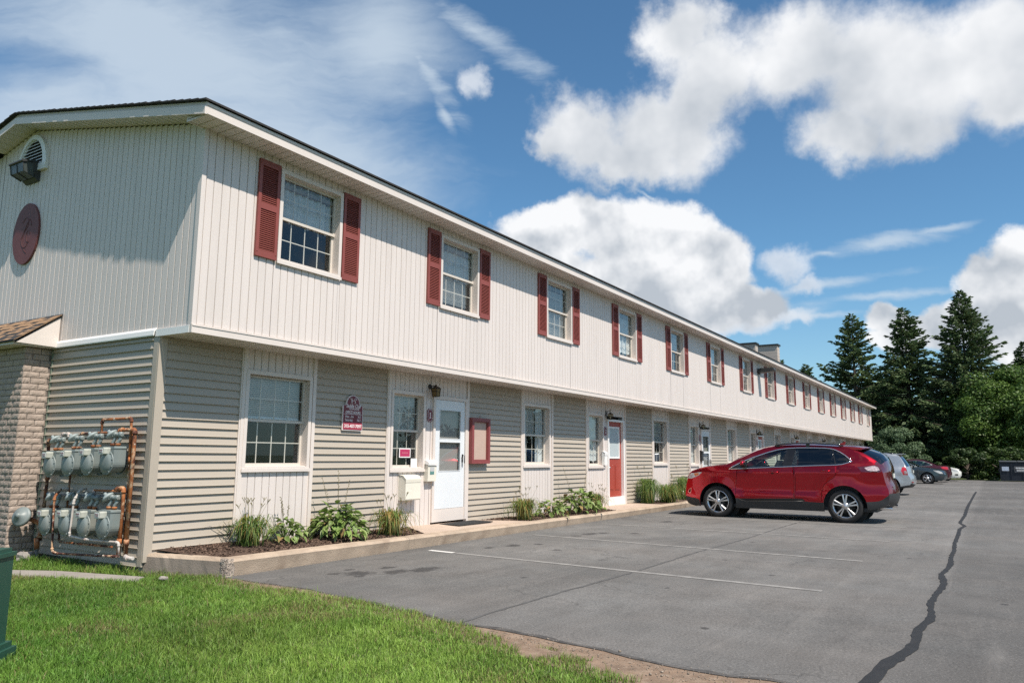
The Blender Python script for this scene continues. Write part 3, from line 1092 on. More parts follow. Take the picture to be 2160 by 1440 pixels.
def lawn():
    N = 640000
    x = RNG.uniform(0.8, 5.65, N)
    y = RNG.uniform(0.4, 11.5, N)
    te = turf_edge[::-1]
    xe = np.interp(y, [p[1] for p in te], [p[0] for p in te])
    wob = (vnoise(x, y, 3.0, 3) - .5) * .34 * np.clip((6.2 - y) / 3, 0.10, 1)
    keep = (x < xe + wob) & (y < 8.22 + (x < 5.25) * 9) & ~((x > 5.24) & (y > 8.05))
    keep &= ~((y > 7.2) & (y < 8.25) & (x > 5.72 - (y - 7.27) * 0.415))
    d2 = x * x + y * y
    keep &= RNG.random(N) < np.clip(1.3 - np.sqrt(d2) / 14.0, .35, 1)
    inpath = np_inpoly(x, y, [(p[0] * 1.0, p[1]) for p in path_poly])
    keep &= ~inpath
    # bare patches toward the asphalt
    bare = (xe + wob - x) < .55 * np.clip((3.6 - y) / 2.2, 0, 1)
    keep &= ~(bare & (vnoise(x, y, 4.0, 9) > .42))
    keep &= ~(((xe - x) < .3) & (RNG.random(N) > .55))
    # view: skip what lies behind the camera's frame by a wide margin
    keep &= (y > 0.25 * x - 0.4) & (y < 3.2 * x + 2.5)
    x, y = x[keep], y[keep]
    n = len(x)
    z = np.array([zg(a) for a in x]) - .008
    cl = vnoise(x, y, 2.2, 5) * .5 + vnoise(x, y, 5.5, 6) * .5
    h = (0.024 + .042 * RNG.random(n)) * (.45 + 1.2 * cl)
    h *= 1 + .9 * (RNG.random(n) > .985)
    wall = (y > 7.9) & (x > 4.95)
    h[wall] *= 1.7
    w0 = RNG.uniform(.0013, .003, n)
    lean = RNG.uniform(.1, 1.0, n)
    t = np.clip(vnoise(x, y, 1.1, 8) * .75 + vnoise(x, y, 4.5, 12) * .5 - .12, 0, 1)[:, None]
    c = (1 - t) * np.array([[.085, .19, .026]]) + t * np.array([[.22, .325, .06]])
    c *= RNG.uniform(.55, 1.35, (n, 1)) * (.80 + .56 * vnoise(x, y, .8, 31)[:, None])
    te_d = np.clip(1 - (np.interp(y, [p[1] for p in te], [p[0] for p in te]) - x) / .7, 0, 1)
    dry = (RNG.random(n) < (.05 + .28 * te_d + .55 * np.clip((vnoise(x, y, 1.7, 21) - .72) * 4, 0, 1)))[:, None]
    c = np.where(dry, np.array([[.24, .215, .085]]) * RNG.uniform(.7, 1.2, (n, 1)), c)
    blades('grass', x, y, z, h, w0, lean, c, M['blade'])


lawn()

# ---------------------------------------------------------------- the townhouse row
XE = 64.0           # far end
YU, YL, XG = 7.63, 8.23, 5.27
ZS, ZE = 1.385, 3.82      # underside of the jetty, eave soffit
YEV = 7.26          # outer line of the eave
XR = 5.0            # rake overhang
RIDGE = 11.7
SL = 0.2075
B = thing('townhouse_row', (XG, YL, zw(6)), 'long two-storey row of townhouses in cream and taupe siding with red shutters', 'building')


def zroof(y):
    return 3.955 + SL * ((y if y <= RIDGE else 2 * RIDGE - y) - YEV)


# windows and doors --------------------------------------------------------
UPX = [6.06, 9.50, 13.11, 16.72, 20.36, 24.04, 27.86, 31.55, 35.36, 38.98, 42.68, 46.33, 50.03, 53.72, 57.30, 61.0]   # outer left edge of the left shutter
UW, UZ0, UZ1 = 1.13, 2.445, 3.70
WB = [(6.47, 7.74), (13.47, 14.80), (20.66, 22.0), (27.95, 29.28), (35.25, 36.58), (42.5, 43.83), (49.8, 51.13), (57.05, 58.38)]
DB = [(9.32, 11.57), (16.45, 18.78), (23.8, 26.05), (31.12, 33.37), (38.35, 40.6), (45.65, 47.9), (52.9, 55.15), (60.2, 62.45)]
LZ0, LZ1 = -0.255, 1.06
holes_u = [(x + .35, x + .35 + UW, UZ0, UZ1) for x in UPX]
holes_l = []
for (a, b_) in WB:
    holes_l.append((a + .05, a + .05 + 1.15, LZ0 + .04, LZ1 + .01))
for (a, b_) in DB:
    holes_l.append((a + .07, a + .07 + .88, LZ0, LZ1))
    holes_l.append((a + 1.16, a + 2.19, -1.6, 1.06))


def wall_with_holes(mb, x0, x1, z0, z1, holes, y, th=.1):
    xs = sorted({x0, x1} | {h[0] for h in holes if x0 < h[0] < x1} | {h[1] for h in holes if x0 < h[1] < x1})
    for a, b_ in zip(xs[:-1], xs[1:]):
        c = (a + b_) / 2
        hs = sorted((max(h[2], z0), min(h[3], z1)) for h in holes if h[0] < c < h[1])
        z = z0
        for (p, q) in hs:
            if p > z:
                mb.box(a, b_, y, y + th, z, p)
            z = max(z, q)
        if z < z1:
            mb.box(a, b_, y, y + th, z, z1)


sh = lambda h, d: (h[0] + d, h[1] - d, h[2] + d, h[3] - d)
mb = MB()
wall_with_holes(mb, XG + .03, XE - .02, -1.7, ZS + .02, [sh(h, .03) for h in holes_l], YL + .012)
mb.box(XG + .05, XG + .15, YL + .13, 15.1, -1.7, ZS)
mb.box(XE - .15, XE - .05, YL + .13, 15.1, -1.7, ZS)
mb.box(XG + .05, XE - .05, 15.1, 15.2, -1.7, ZS)
mb.box(XG + .05, XE - .05, YL + 1.6, YL + 1.7, -1.7, ZS)
part('ground_floor_wall', mb, M['room'], B)
mb = MB()
wall_with_holes(mb, XG + .012, XE - .012, ZS, ZE + .07, [sh(h, .03) for h in holes_u], YU + .012)
pg = [(YU + .12, ZS), (15.75, ZS), (15.75, ZE + .07), (RIDGE, zroof(RIDGE) - .19), (YU + .12, ZE + .06)]
mb.prism(pg, 'x', XG + .012, XG + .11)
mb.prism(pg, 'x', XE - .11, XE - .012)
mb.box(XG + .11, XE - .11, 15.65, 15.75, ZS, ZE + .07)
mb.box(XG + .11, XE - .11, YU + 1.5, YU + 1.6, ZS, ZE)
part('upper_floor_wall', mb, M['room'], B)
mb = MB()
mb.box(XG + .04, XE - .04, YU + .112, 15.6, ZS + .035, ZS + .09)
mb.box(XG + .04, XE - .04, YU + .112, 15.6, ZE - .3, ZE - .25)
part('floor_deck', mb, M['room'], B)
mb = MB()
mb.box(XG + .07, XE - .1, YL + .16, 15, -1.62, -1.2)
part('ground_floor_slab', mb, M['room'], B)
mb = MB()
mb.box(XG + .02, XG + .049, YL + .12, 15, -1.7, ZS)
part('foundation', mb, M['foundation'], B)

# vertical boards ------------------------------------------------------------
BW, GAP = 0.1183, 0.0078


def board_mesh(name, mt):
    """unit vertical board: 1 wide, 1 high; shallow V edges"""
    mb = MB()
    e = .06
    pr = [(0.0, .013), (0.03, .001), (0.10, 0.0), (0.92, 0.0), (0.985, .001), (1.0, .013)]
    for a, b_ in zip(pr[:-1], pr[1:]):
        mb.quad([(a[0], a[1], 0), (b_[0], b_[1], 0), (b_[0], b_[1], 1), (a[0], a[1], 1)])
    return mb.mesh(name, mt)


VB = board_mesh('vertical_board', M['cream'])
vb_far = MB()
n_vb = 0


def vboards(x0, x1, z0, z1, holes, y, phase=0.0, single=True, root=B, far=None):
    """boards across a facade; pieces clipped at openings"""
    global n_vb
    i0 = math.floor((x0 - phase) / BW)
    x = phase + i0 * BW
    while x < x1:
        a, b_ = max(x + GAP / 2, x0), min(x + BW - GAP / 2, x1)
        x += BW
        if b_ - a < .012:
            continue
        cuts = sorted({a, b_} | {h[k] for h in holes for k in (0, 1) if a + .014 < h[k] < b_ - .014})
        segs = []
        for p, q in zip(cuts[:-1], cuts[1:]):
            if q - p < .004:
                continue
            hs = sorted((h[2], h[3]) for h in holes if h[0] < (p + q) / 2 < h[1])
            z = z0
            for (u, w_) in hs:
                if u > z + .01:
                    segs.append((p, q, z, u))
                z = max(z, w_)
            if z < z1 - .005:
                segs.append((p, q, z, z1))
        for (p, q, u, w_) in segs:
            full = (q - p) > BW * .6
            if single and full and n_vb < 262:
                o = bpy.data.objects.new('vertical_board', VB)
                COL.objects.link(o)
                o.parent = root
                o.location = (p - root.location.x, y + random.uniform(-.0008, .0008) - root.location.y, u - root.location.z)
                o.scale = (q - p, 1, w_ - u)
                n_vb += 1
            else:
                m_ = far if far is not None else vb_far
                w2 = q - p
                if full:
                    for s_, t_ in (((0, .010), (.05, .0005)), ((.05, .0005), (.95, .0005)), ((.95, .0005), (1, .010))):
                        m_.quad([(p + s_[0] * w2, y + s_[1], u), (p + t_[0] * w2, y + t_[1], u), (p + t_[0] * w2, y + t_[1], w_), (p + s_[0] * w2, y + s_[1], w_)])
                else:
                    m_.quad([(p, y, u), (q, y, u), (q, y, w_), (p, y, w_)])
                    m_.quad([(max(x0, p - .011), y + .0115, u), (min(x1, q + .011), y + .0115, u), (min(x1, q + .011), y + .0115, w_), (max(x0, p - .011), y + .0115, w_)])


hu = [sh(h, .02) for h in holes_u]
vboards(XG + .06, 17.2, ZS + .085, ZE, hu, YU, phase=5.67, single=True)
vboards(17.2, XE - .06, ZS + .085, ZE, hu, YU, phase=5.67, single=False)

# gable boards: same board turned to face -x
def gable_boards():
    y = YU + .06
    while y < 15.7:
        a, b_ = y + GAP / 2, y + BW - GAP / 2
        y += BW
        zt = zroof((a + b_) / 2) - .155
        z0 = 1.455
        if b_ < 12.6:
            o = bpy.data.objects.new('gable_board', VB)
            COL.objects.link(o)
            o.parent = B
            o.rotation_euler = (0, 0, -PI / 2)
            o.location = (XG - B.location.x, b_ - B.location.y, z0 - B.location.z)
            o.scale = (b_ - a, 1, zt - z0)
        else:
            vb_far.quad([(XG, b_, z0), (XG, a, z0), (XG, a, zt), (XG, b_, zt)])


gable_boards()
# the same boards at the door and window bays of the ground floor
for i, (a, b_) in enumerate(sorted(WB + DB)):
    hh = [sh(h, .02) for h in holes_l if a - .01 < h[0] < b_]
    vboards(a + .06, b_ - .05, -1.28, ZS - .005, hh, YL - .012, phase=a + .06, single=(i < 4))
part('far_boards', vb_far, M['cream'], B, kind='stuff')

# corner posts, bands, bay trims ---------------------------------------------
mb = MB()
mb.box(XG - .014, XG + .045, YU - .014, YU + .004, ZS, ZE)
mb.box(XG - .014, XG + .004, YU + .004, YU + .055, ZS, ZE + .05)
part('corner_trim', mb, M['cream'], B)
mb = MB()
mb.box(XE - .045, XE + .012, YU - .014, YU + .05, ZS, ZE)
part('corner_trim', mb, M['cream'], B)
mb = MB()
XL = 5.285
mb.box(XL - .02, XL + .085, YL - .022, YL + .002, -1.22, ZS - .004)
mb.box(XL - .022, XL - .001, YL + .002, YL + .085, -1.27, ZS + .03)
part('corner_trim', mb, M['taupe'], B)
mb = MB()
mb.box(XG - .016, XE + .016, YU - .026, YU + .02, ZS - .02, ZS + .078)
mb.box(XG - .010, XE + .010, YU - .034, YU - .0265, ZS + .058, ZS + .072)
part('jetty_fascia', mb, M['trim'], B)
mb = MB()
# boxed end of the jetty and the bent flashing along the gable foot
mb.box(XG - .02, XG - .001, YU + .021, YL + .05, ZS - .018, ZS + .065)
pr = [(XG + .004, 1.475), (XG - .012, 1.468), (XG - .034, 1.44), (XG - .040, 1.385), (XG - .034, 1.372), (XG - .028, 1.385), (XG - .024, 1.43), (XG + .004, 1.452)]
mb.prism(pr, 'y', YL + .06, 10.50)
part('gable_flashing', mb, M['white'], B)
for (a, b_) in sorted(WB + DB):
    for (p, q) in ((a - .02, a + .062), (b_ - .05, b_ + .018)):
        mb = MB()
        c, d = (.008, 0) if p < a else (0, .008)
        mb.prism([(p, YL - .027), (p + .0195 if p < a else p, YL - .027 if p < a else YL - .036), (p + .02 if p < a else q - .0185, YL - .036), (q if p < a else q - .018, YL - .036 if p < a else YL - .027), (q, YL - .036 if p < a else YL - .027), (q, YL + .01), (p, YL + .01)] if p < a else
                 [(p, YL - .036), (q - .0185, YL - .036), (q - .018, YL - .027), (q, YL - .027), (q, YL + .01), (p, YL + .01)], 'z', -1.3, ZS - .004)
        part('bay_trim', mb, M['trim'], B)

# soffits: boards running out from the wall ----------------------------------
SB = None


def soffit(x0, x1, ya, yb, z, pitch, near, nm):
    mesh_ = MB()
    mesh_.box(0.006, pitch - .006, 0, yb - ya, 0, .014)
    me_ = mesh_.mesh(nm, M['trim'])
    far = MB()
    x = x0
    while x < x1:
        e = min(x + pitch, x1)
        if x < near:
            o = link(nm, me_, B, (x - B.location.x, ya - B.location.y, z + random.uniform(0, .001) - B.location.z))
        else:
            far.box(x + .004, e - .004, ya, yb, z, z + .01)
        x += pitch
    far.box(x0, x1, ya, yb, z + .0145, z + .022)
    part('soffit_strip', far, M['trim'], B, kind='stuff')


soffit(XG + .02, XE, YU + .022, YL - .001, ZS - .012, .135, 10.5, 'jetty_soffit_board')
soffit(XR + .03, XE + .2, YEV + .012, YU - .001, ZE - .002, .135, 13.5, 'eave_soffit_board')
# rake soffit follows the slope
rs = MB()
y = YU
k = 0
while y < 15.8:
    e = min(y + .15, RIDGE) if y < RIDGE - .001 else min(y + .15, 16.14)
    za, zb = zroof(y) - .142, zroof(e) - .142
    m_ = MB()
    m_.quad([(XR + .012, y + .003, za), (XG + .01, y + .003, za), (XG + .01, e - .003, zb), (XR + .012, e - .003, zb)])
    m_.quad([(XR + .012, y + .003, za + .01), (XG + .01, y + .003, za + .01), (XG + .01, e - .003, zb + .01), (XR + .012, e - .003, zb + .01)])
    if y < 12.5:
        part('rake_soffit_board', m_, M['trim'], B)
    y = e
# fascia boards
mb = MB()
mb.box(XR, XE + .25, YEV - .012, YEV + .010, ZE - .012, ZE + .118)
mb.box(XR - .004, XE + .254, YEV - .020, YEV - .0125, ZE + .085, ZE + .118)
part('eave_fascia', mb, M['trim'], B)
mb = MB()
def rake(y0, y1, o0, o1, x0, x1):
    mb.prism([(y0, zroof(y0) - o1), (y1, zroof(y1) - o1), (y1, zroof(y1) - o0), (y0, zroof(y0) - o0)], 'x', x0, x1)
for (a, b_) in ((YEV - .01, RIDGE), (RIDGE, 2 * RIDGE - YEV + .01)):
    rake(a, b_, .060, .155, XR - .022, XR + .008)
    rake(a, b_, .002, .0595, XR + .008, XR + .02)
part('rake_fascia', mb, M['trim'], B)
# boxed return closing the eave at the gable
mb = MB()
mb.prism([(YEV + .011, ZE - .012), (YU + .02, ZE - .012), (YU + .02, zroof(YU) - .143), (YEV + .011, zroof(YEV + .011) - .143)], 'x', XR + .03, XR + .045)
mb.box(XR + .046, XG, YU - .0005, YU + .018, ZE - .012, ZE + .05)
part('eave_return', mb, M['trim'], B)
# roof: courses of shingles lapped up the slope
mb = MB()
y = YEV - .05
while y < RIDGE:
    e = min(y + .145, RIDGE)
    for s in (1, -1):
        f_ = (lambda t: t) if s == 1 else (lambda t: 2 * RIDGE - t)
        pr = [(f_(y), zroof(y) + .004), (f_(e + .03), zroof(min(e + .03, RIDGE)) + .004), (f_(e + .03), zroof(min(e + .03, RIDGE)) + .011), (f_(y), zroof(y) + .026)]
        mb.prism(pr, 'x', XR - .045 - random.uniform(0, .012), XE + .29)
    y = e
part('roof_shingles', mb, M['shingle_dark'], B, kind='stuff')
mb = MB()
mb.prism([(YEV, zroof(YEV) - .02), (RIDGE, zroof(RIDGE) - .02), (2 * RIDGE - YEV, zroof(YEV) - .02), (2 * RIDGE - YEV, zroof(YEV)), (RIDGE, zroof(RIDGE) + .001), (YEV, zroof(YEV))], 'x', XR + .021, XE + .25)
part('roof_deck', mb, M['dark'], B)

# lap siding -----------------------------------------------------------------
def lap_mesh(nm):
    mb = MB()
    pr = [(.006, .108), (-.016, .010), (-.0215, .006), (-.0215, 0.0), (-.016, -.003), (.008, -.003)]
    for a, b_ in zip(pr[:-1], pr[1:]):
        mb.quad([(0, a[0], a[1]), (1, a[0], a[1]), (1, b_[0], b_[1]), (0, b_[0], b_[1])])
    for xx in (0, 1):
        mb.quad([(xx, p[0], p[1]) for p in pr])
    return mb.mesh(nm, M['taupe'])


LAP = lap_mesh('siding_board')
lap_far = MB()
bays = sorted(WB + DB)
secs = [(XL + .086, bays[0][0] - .021)] + [(bays[i][1] + .019, bays[i + 1][0] - .021) for i in range(len(bays) - 1)] + [(bays[-1][1] + .019, XE - .05)]
for si, (a, b_) in enumerate(secs):
    for r in range(27):
        z = -1.29 + r * .1
        if z + .1 < zw((a + b_) / 2) - .05 or z > ZS - .02:
            continue
        if si < 5:
            o = link('siding_board', LAP, B, (a - B.location.x, YL + random.uniform(-.001, .001) - B.location.y, z - B.location.z))
            o.scale = (b_ - a, 1, 1)
        else:
            for p, q in (((.006, .108), (-.019, .004)), ((-.019, .004), (.008, -.003))):
                lap_far.quad([(a, YL + p[0], z + p[1]), (b_, YL + p[0], z + p[1]), (b_, YL + q[0], z + q[1]), (a, YL + q[0], z + q[1])])
part('far_siding', lap_far, M['taupe'], B, kind='stuff')
for r in range(27):
    z = -1.275 + r * .1
    if z > ZS:
        continue
    o = link('gable_siding_board', LAP, B, (XL - .002 - B.location.x, 10.62 - B.location.y, z - B.location.z))
    o.rotation_euler = (0, 0, -PI / 2)
    o.scale = (10.62 - (YL + .088), 1, 1)
mb = MB()
mb.box(XL - .02, XL - .004, 10.585, 10.612, -1.3, 1.40)
part('siding_edge_strip', mb, mat('weathered_green', (0.22, 0.26, 0.20), 0.7, .1), B)


# windows ----------------------------------------------------------------------
def pane_mesh(w_, h_):
    mb = MB()
    mb.quad([(0, 0, 0), (w_, 0, 0), (w_, 0, h_), (0, 0, h_)])
    me = mb.mesh('pane', M['glass'])
    return me


def face_fix(me):
    """make a lone quad face -y"""
    for p in me.polygons:
        if p.normal.y > 0:
            p.flip()
    me.update()
    return me


def window(W, H, cols, rows, cover, grid=True, opening=None):
    """a double hung window, origin at the lower left of its casing; returns its root part"""
    cw = .052
    mb = MB()
    mb.box(0, cw, -.030, .004, 0, H)
    mb.box(W - cw, W, -.030, .004, 0, H)
    mb.box(cw, W - cw, -.030, .004, H - cw, H)
    mb.box(cw, W - cw, -.036, .004, -.012, cw)
    mb.box(-.008, W + .008, -.042, -.0305, -.015, .028)
    # jambs, head and stool going back into the wall
    mb.box(cw - .012, cw, .0045, .135, cw, H - cw)
    mb.box(W - cw, W - cw + .012, .0045, .135, cw, H - cw)
    mb.box(cw, W - cw, .0045, .135, H - cw, H - cw + .012)
    mb.box(cw, W - cw, .0045, .135, cw - .012, cw + .010)
    root = bpy.data.objects.new('window', mb.mesh('window', M['trim']))
    COL.objects.link(root)
    x0, x1 = cw, W - cw
    z0, z1 = cw + .01, H - cw
    zm = z0 + (z1 - z0) * .50
    st = .032
    for (a, b_, yy, nm) in ((zm - .018, z1, .070, 'sash'), (z0, zm + .018, .098, 'sash')):
        s = MB()
        s.box(x0, x0 + st, yy, yy + .026, a, b_)
        s.box(x1 - st, x1, yy, yy + .026, a, b_)
        s.box(x0 + st, x1 - st, yy, yy + .026, b_ - st, b_)
        s.box(x0 + st, x1 - st, yy, yy + .026, a, a + st + .004)
        link(nm, s.mesh('sash', M['sash']), root)
        gx0, gx1, gz0, gz1 = x0 + st, x1 - st, a + st, b_ - st
        mw = .0135
        if grid:
            g = MB()
            for i in range(1, cols):
                xx = gx0 + (gx1 - gx0) * i / cols
                g.box(xx - mw / 2, xx + mw / 2, yy + .012, yy + .02, gz0, gz1)
            for j in range(1, rows):
                zz = gz0 + (gz1 - gz0) * j / rows
                g.box(gx0, gx1, yy + .0125, yy + .0195, zz - mw / 2, zz + mw / 2)
            link('muntin_grid', g.mesh('muntin_grid', M['sash']), root)
        c_, r_ = (cols, rows) if grid == 'panes' else (1, 1)
        pw, ph = (gx1 - gx0) / c_, (gz1 - gz0) / r_
        pm = face_fix(pane_mesh(pw - .002, ph - .002))
        for i in range(c_):
            for j in range(r_):
                link('pane', pm, root, (gx0 + i * pw + .001, yy + .009, gz0 + j * ph + .001))
    # what hangs behind the glass
    if cover[0] == 'blind':
        b2 = MB()
        zb = z1 - (z1 - z0) * cover[1]
        z = z1 - .02
        while z > zb:
            b2.quad([(x0 + .012, .150, z), (x1 - .012, .150, z), (x1 - .012, .170, z - .021), (x0 + .012, .170, z - .021)])
            z -= .0255
        b2.box(x0 + .01, x1 - .01, .148, .172, zb - .02, zb)
        link('blind', b2.mesh('blind', M['blind']), root)
    elif cover[0] == 'curtain':
        b2 = MB()
        zb = z1 - (z1 - z0) * cover[1]
        n = 44
        xs = [x0 + .01 + (x1 - x0 - .02) * i / n for i in range(n + 1)]
        ys = [.165 + .016 * math.sin(i * 1.25) + .008 * math.sin(i * .5) for i in range(n + 1)]
        for i in range(n):
            if cover[2] and cover[2][0] < (i + .5) / n < cover[2][1]:
                continue
            b2.quad([(xs[i], ys[i], zb + .012 * math.sin(i * .9)), (xs[i + 1], ys[i + 1], zb + .012 * math.sin(i * .9 + .9)), (xs[i + 1], ys[i + 1], z1), (xs[i], ys[i], z1)], smooth=True)
        link('curtain', b2.mesh('curtain', M['curtain']), root)
        if len(cover) > 3:
            b3 = MB()
            zb = z1 - (z1 - z0) * cover[3]
            z = z1 - .02
            while z > zb:
                b3.quad([(x0 + .012, .200, z), (x1 - .012, .200, z), (x1 - .012, .220, z - .021), (x0 + .012, .220, z - .021)])
                z -= .0255
            link('blind', b3.mesh('blind', M['blind']), root)
    return root


def place(root, x, y, z, parent=B):
    root.parent = parent
    root.location = (x - parent.location.x, y - parent.location.y, z - parent.location.z)
    return root


covers_u = [('curtain', .5, None), ('curtain', .53, None, .9), ('blind', 1.0), ('curtain', .9, None), ('blind', .4), ('curtain', .55, None, .8), ('blind', .6), ('blind', .5), ('curtain', .5, None), ('blind', .45)]
protos = {}
for i, x in enumerate(UPX):
    cv = covers_u[i % len(covers_u)]
    g = 'panes' if i < 4 else True
    key = (cv, g)
    if key not in protos or i < 4:
        r = window(UW + .0, UZ1 - UZ0, 4, 2, cv, g)
        protos[key] = r
    else:
        r = copy_tree(protos[key])
    place(r, x + .35, YU, UZ0)
covers_w = [('blind', .46), ('curtain', 1.0, (.38, .72), .5), ('blind', .5), ('curtain', .95, None), ('blind', .5), ('curtain', .6, None), ('blind', .5), ('blind', .5)]
for i, (a, b_) in enumerate(WB):
    r = window(1.15, LZ1 - LZ0 + .0, 4, 2, covers_w[i], 'panes' if i < 2 else True)
    place(r, a + .05, YL - .012, LZ0 + .04)
covers_d = [('blind', .49), ('curtain', .92, None), ('curtain', 1.0, None), ('blind', .6), ('curtain', .9, None), ('blind', .5), ('blind', .5), ('blind', .5)]
for i, (a, b_) in enumerate(DB):
    r = window(.88, LZ1 - LZ0, 3, 2, covers_d[i], 'panes' if i < 2 else True)
    place(r, a + .07, YL - .012, LZ0)
# side walls and ceilings of the rooms behind
for h in holes_u:
    mb = MB()
    mb.box(h[0] - .5, h[0] - .48, YU + .115, YU + 1.5, ZS + .1, ZE - .3)
    mb.box(h[1] + .48, h[1] + .5, YU + .115, YU + 1.5, ZS + .1, ZE - .3)
    mb.box(h[0] - .479, h[1] + .479, YU + 1.40, YU + 1.42, ZS + .1, ZE - .3)
    part('room_partition', mb, M['room'], B)
for h in holes_l:
    mb = MB()
    mb.box(h[0] - .2, h[0] - .185, YL + .115, YL + 1.6, -1.2, ZS)
    mb.box(h[1] + .165, h[1] + .18, YL + .115, YL + 1.6, -1.2, ZS)
    mb.box(h[0] - .184, h[1] + .164, YL + 1.50, YL + 1.52, -1.2, ZS)
    part('room_partition', mb, M['room'], B)


# shutters -----------------------------------------------------------------------
def shutter():
    W, H = .335, 1.27
    mb = MB()
    st = .045
    mb.box(0, st, -.034, 0, 0, H)
    mb.box(W - st, W, -.034, 0, 0, H)
    for (a, b_) in ((0, .085), (.62, .70), (H - .08, H)):
        mb.box(st, W - st, -.034, 0, a, b_)
    mb.box(st, W - st, -.008, -.001, .085, H - .08)
    for (xx, zz) in ((.022, .06), (W - .022, .06), (.022, H - .06), (W - .022, H - .06)):
        mb.lathe([(.007, 0), (.007, .004), (.0, .005)], (xx, -.034, zz), (0, -1, 0), 8)
    r = bpy.data.objects.new('shutter', mb.mesh('shutter', M['maroon']))
    COL.objects.link(r)
    lv = MB()
    for (a, b_) in ((.09, .615), (.705, H - .085)):
        z = a
        while z < b_ - .02:
            lv.quad([(st, -.030, z + .004), (W - st, -.030, z + .004), (W - st, -.010, z + .026), (st, -.010, z + .026)])
            lv.quad([(st, -.030, z), (W - st, -.030, z), (W - st, -.030, z + .004), (st, -.030, z + .004)])
            z += .0265
    link('louvre', lv.mesh('louvre', M['maroon']), r)
    return r


S0 = shutter()
first = True
for i, x in enumerate(UPX):
    for k, xx in enumerate((x, x + .35 + UW + .015)):
        if i == 15 and k == 0:
            continue
        r = S0 if first else copy_tree(S0)
        first = False
        place(r, xx, YU - .002, UZ0 + .01)


# doors ----------------------------------------------------------------------------
def door(kind, glass_tint=None):
    """frame 1.03 wide, 2.19 high from the step; origin lower left"""
    W, H = 1.03, 2.17
    mb = MB()
    mb.box(0, .06, -.035, .10, 0, H)
    mb.box(W - .07, W, -.035, .10, 0, H)
    mb.box(.06, W - .07, -.035, .10, H - .055, H)
    mb.box(.06, W - .07, -.02, .12, 0, .215)
    r = bpy.data.objects.new('door', mb.mesh('door', M['trim'] if kind != 'red' else M['white']))
    COL.objects.link(r)
    x0, x1, z0, z1 = .065, W - .075, .22, H - .06
    if kind == 'storm':
        s = MB()
        yy = -.012
        s.box(x0, x0 + .125, yy, yy + .035, z0, z1)
        s.box(x1 - .125, x1, yy, yy + .035, z0, z1)
        s.box(x0 + .125, x1 - .125, yy, yy + .035, z1 - .17, z1)
        s.box(x0 + .125, x1 - .125, yy, yy + .035, z0, z0 + .64)
        gz0, gz1 = z0 + .64, z1 - .17
        zm = gz0 + (gz1 - gz0) * .50
        s.box(x0 + .125, x1 - .125, yy - .004, yy + .03, zm - .02, zm + .02)
        for (a, b_) in ((gz0, zm - .02), (zm + .02, gz1)):
            for q in ((x0 + .125, x0 + .137, a, b_), (x1 - .137, x1 - .125, a, b_), (x0 + .137, x1 - .137, a, a + .012), (x0 + .137, x1 - .137, b_ - .012, b_)):
                s.box(q[0], q[1], yy - .007, yy - .0005, q[2], q[3])
        link('storm_door', s.mesh('storm_door', M['storm']), r)
        for (a, b_) in ((gz0, zm - .02), (zm + .02, gz1)):
            link('pane', face_fix(pane_mesh(x1 - x0 - .25, b_ - a)), r, (x0 + .125, yy + .016, a))
        h = MB()
        h.box(x1 - .075, x1 - .045, yy - .012, yy - .0005, 1.02, 1.16)
        h.tube([(x1 - .06, yy - .012, 1.14), (x1 - .06, yy - .05, 1.135), (x1 - .06, yy - .05, 1.0)], .008)
        h.tube([(x1 - .09, yy - .001, 1.10), (x1 - .09, yy - .03, 1.10), (x1 - .10, yy - .03, .93)], .006)
        link('handle', h.mesh('handle', M['black_metal']), r)
        d = MB()
        d.box(x0 + .01, x1 - .01, .055, .095, z0, z1)
        link('inner_door', d.mesh('inner_door', glass_tint or M['room']), r)
    else:
        s = MB()
        yy = .045
        s.box(x0, x1, yy, yy + .04, z0, z1)
        g = (x0 + .16, x1 - .16, z0 + 1.0, z1 - .16)
        for q in ((g[0] - .03, g[0], g[2] - .03, g[3] + .03), (g[1], g[1] + .03, g[2] - .03, g[3] + .03), (g[0], g[1], g[2] - .03, g[2]), (g[0], g[1], g[3], g[3] + .03)):
            pass
        for q in ((x0 + .13, x0 + .40, z0 + .16, z0 + .80), (x1 - .40, x1 - .13, z0 + .16, z0 + .80)):
            s.box(q[0], q[1], yy - .008, yy - .0005, q[2], q[3])
            s.box(q[0] + .03, q[1] - .03, yy - .014, yy - .0085, q[2] + .03, q[3] - .03)
        link('door_leaf', s.mesh('door_leaf', M['red_door']), r)
        f = MB()
        for q in ((g[0] - .04, g[0], g[2] - .04, g[3] + .04), (g[1], g[1] + .04, g[2] - .04, g[3] + .04), (g[0], g[1], g[2] - .04, g[2]), (g[0], g[1], g[3], g[3] + .04)):
            f.box(q[0], q[1], yy - .018, yy - .0005, q[2], q[3])
        link('lite_frame', f.mesh('lite_frame', M['white']), r)
        c = MB()
        c.quad([(g[0], yy - .003, g[2]), (g[1], yy - .003, g[2]), (g[1], yy - .003, g[3]), (g[0], yy - .003, g[3])])
        link('curtain', c.mesh('curtain', M['blind']), r)
        link('pane', face_fix(pane_mesh(g[1] - g[0], g[3] - g[2])), r, (g[0], yy - .009, g[2]))
        h = MB()
        h.lathe([(.026, 0), (.026, .006), (.012, .012), (.012, .035), (.026, .045), (.028, .06), (.016, .07), (0, .072)], (x0 + .07, yy, .95), (0, -1, 0), 14)
        link('handle', h.mesh('handle', M['steel']), r)
    return r


dk = ['storm', 'red', 'storm', 'red', 'red', 'storm', 'red', 'storm']
for i, (a, b_) in enumerate(DB):
    rz = door(dk[i], M['room'])
    zb = zw(a + 1.6) - .015 if i else -1.13
    place(rz, a + 1.185 if i else a + 1.17, YL - .012, zb)

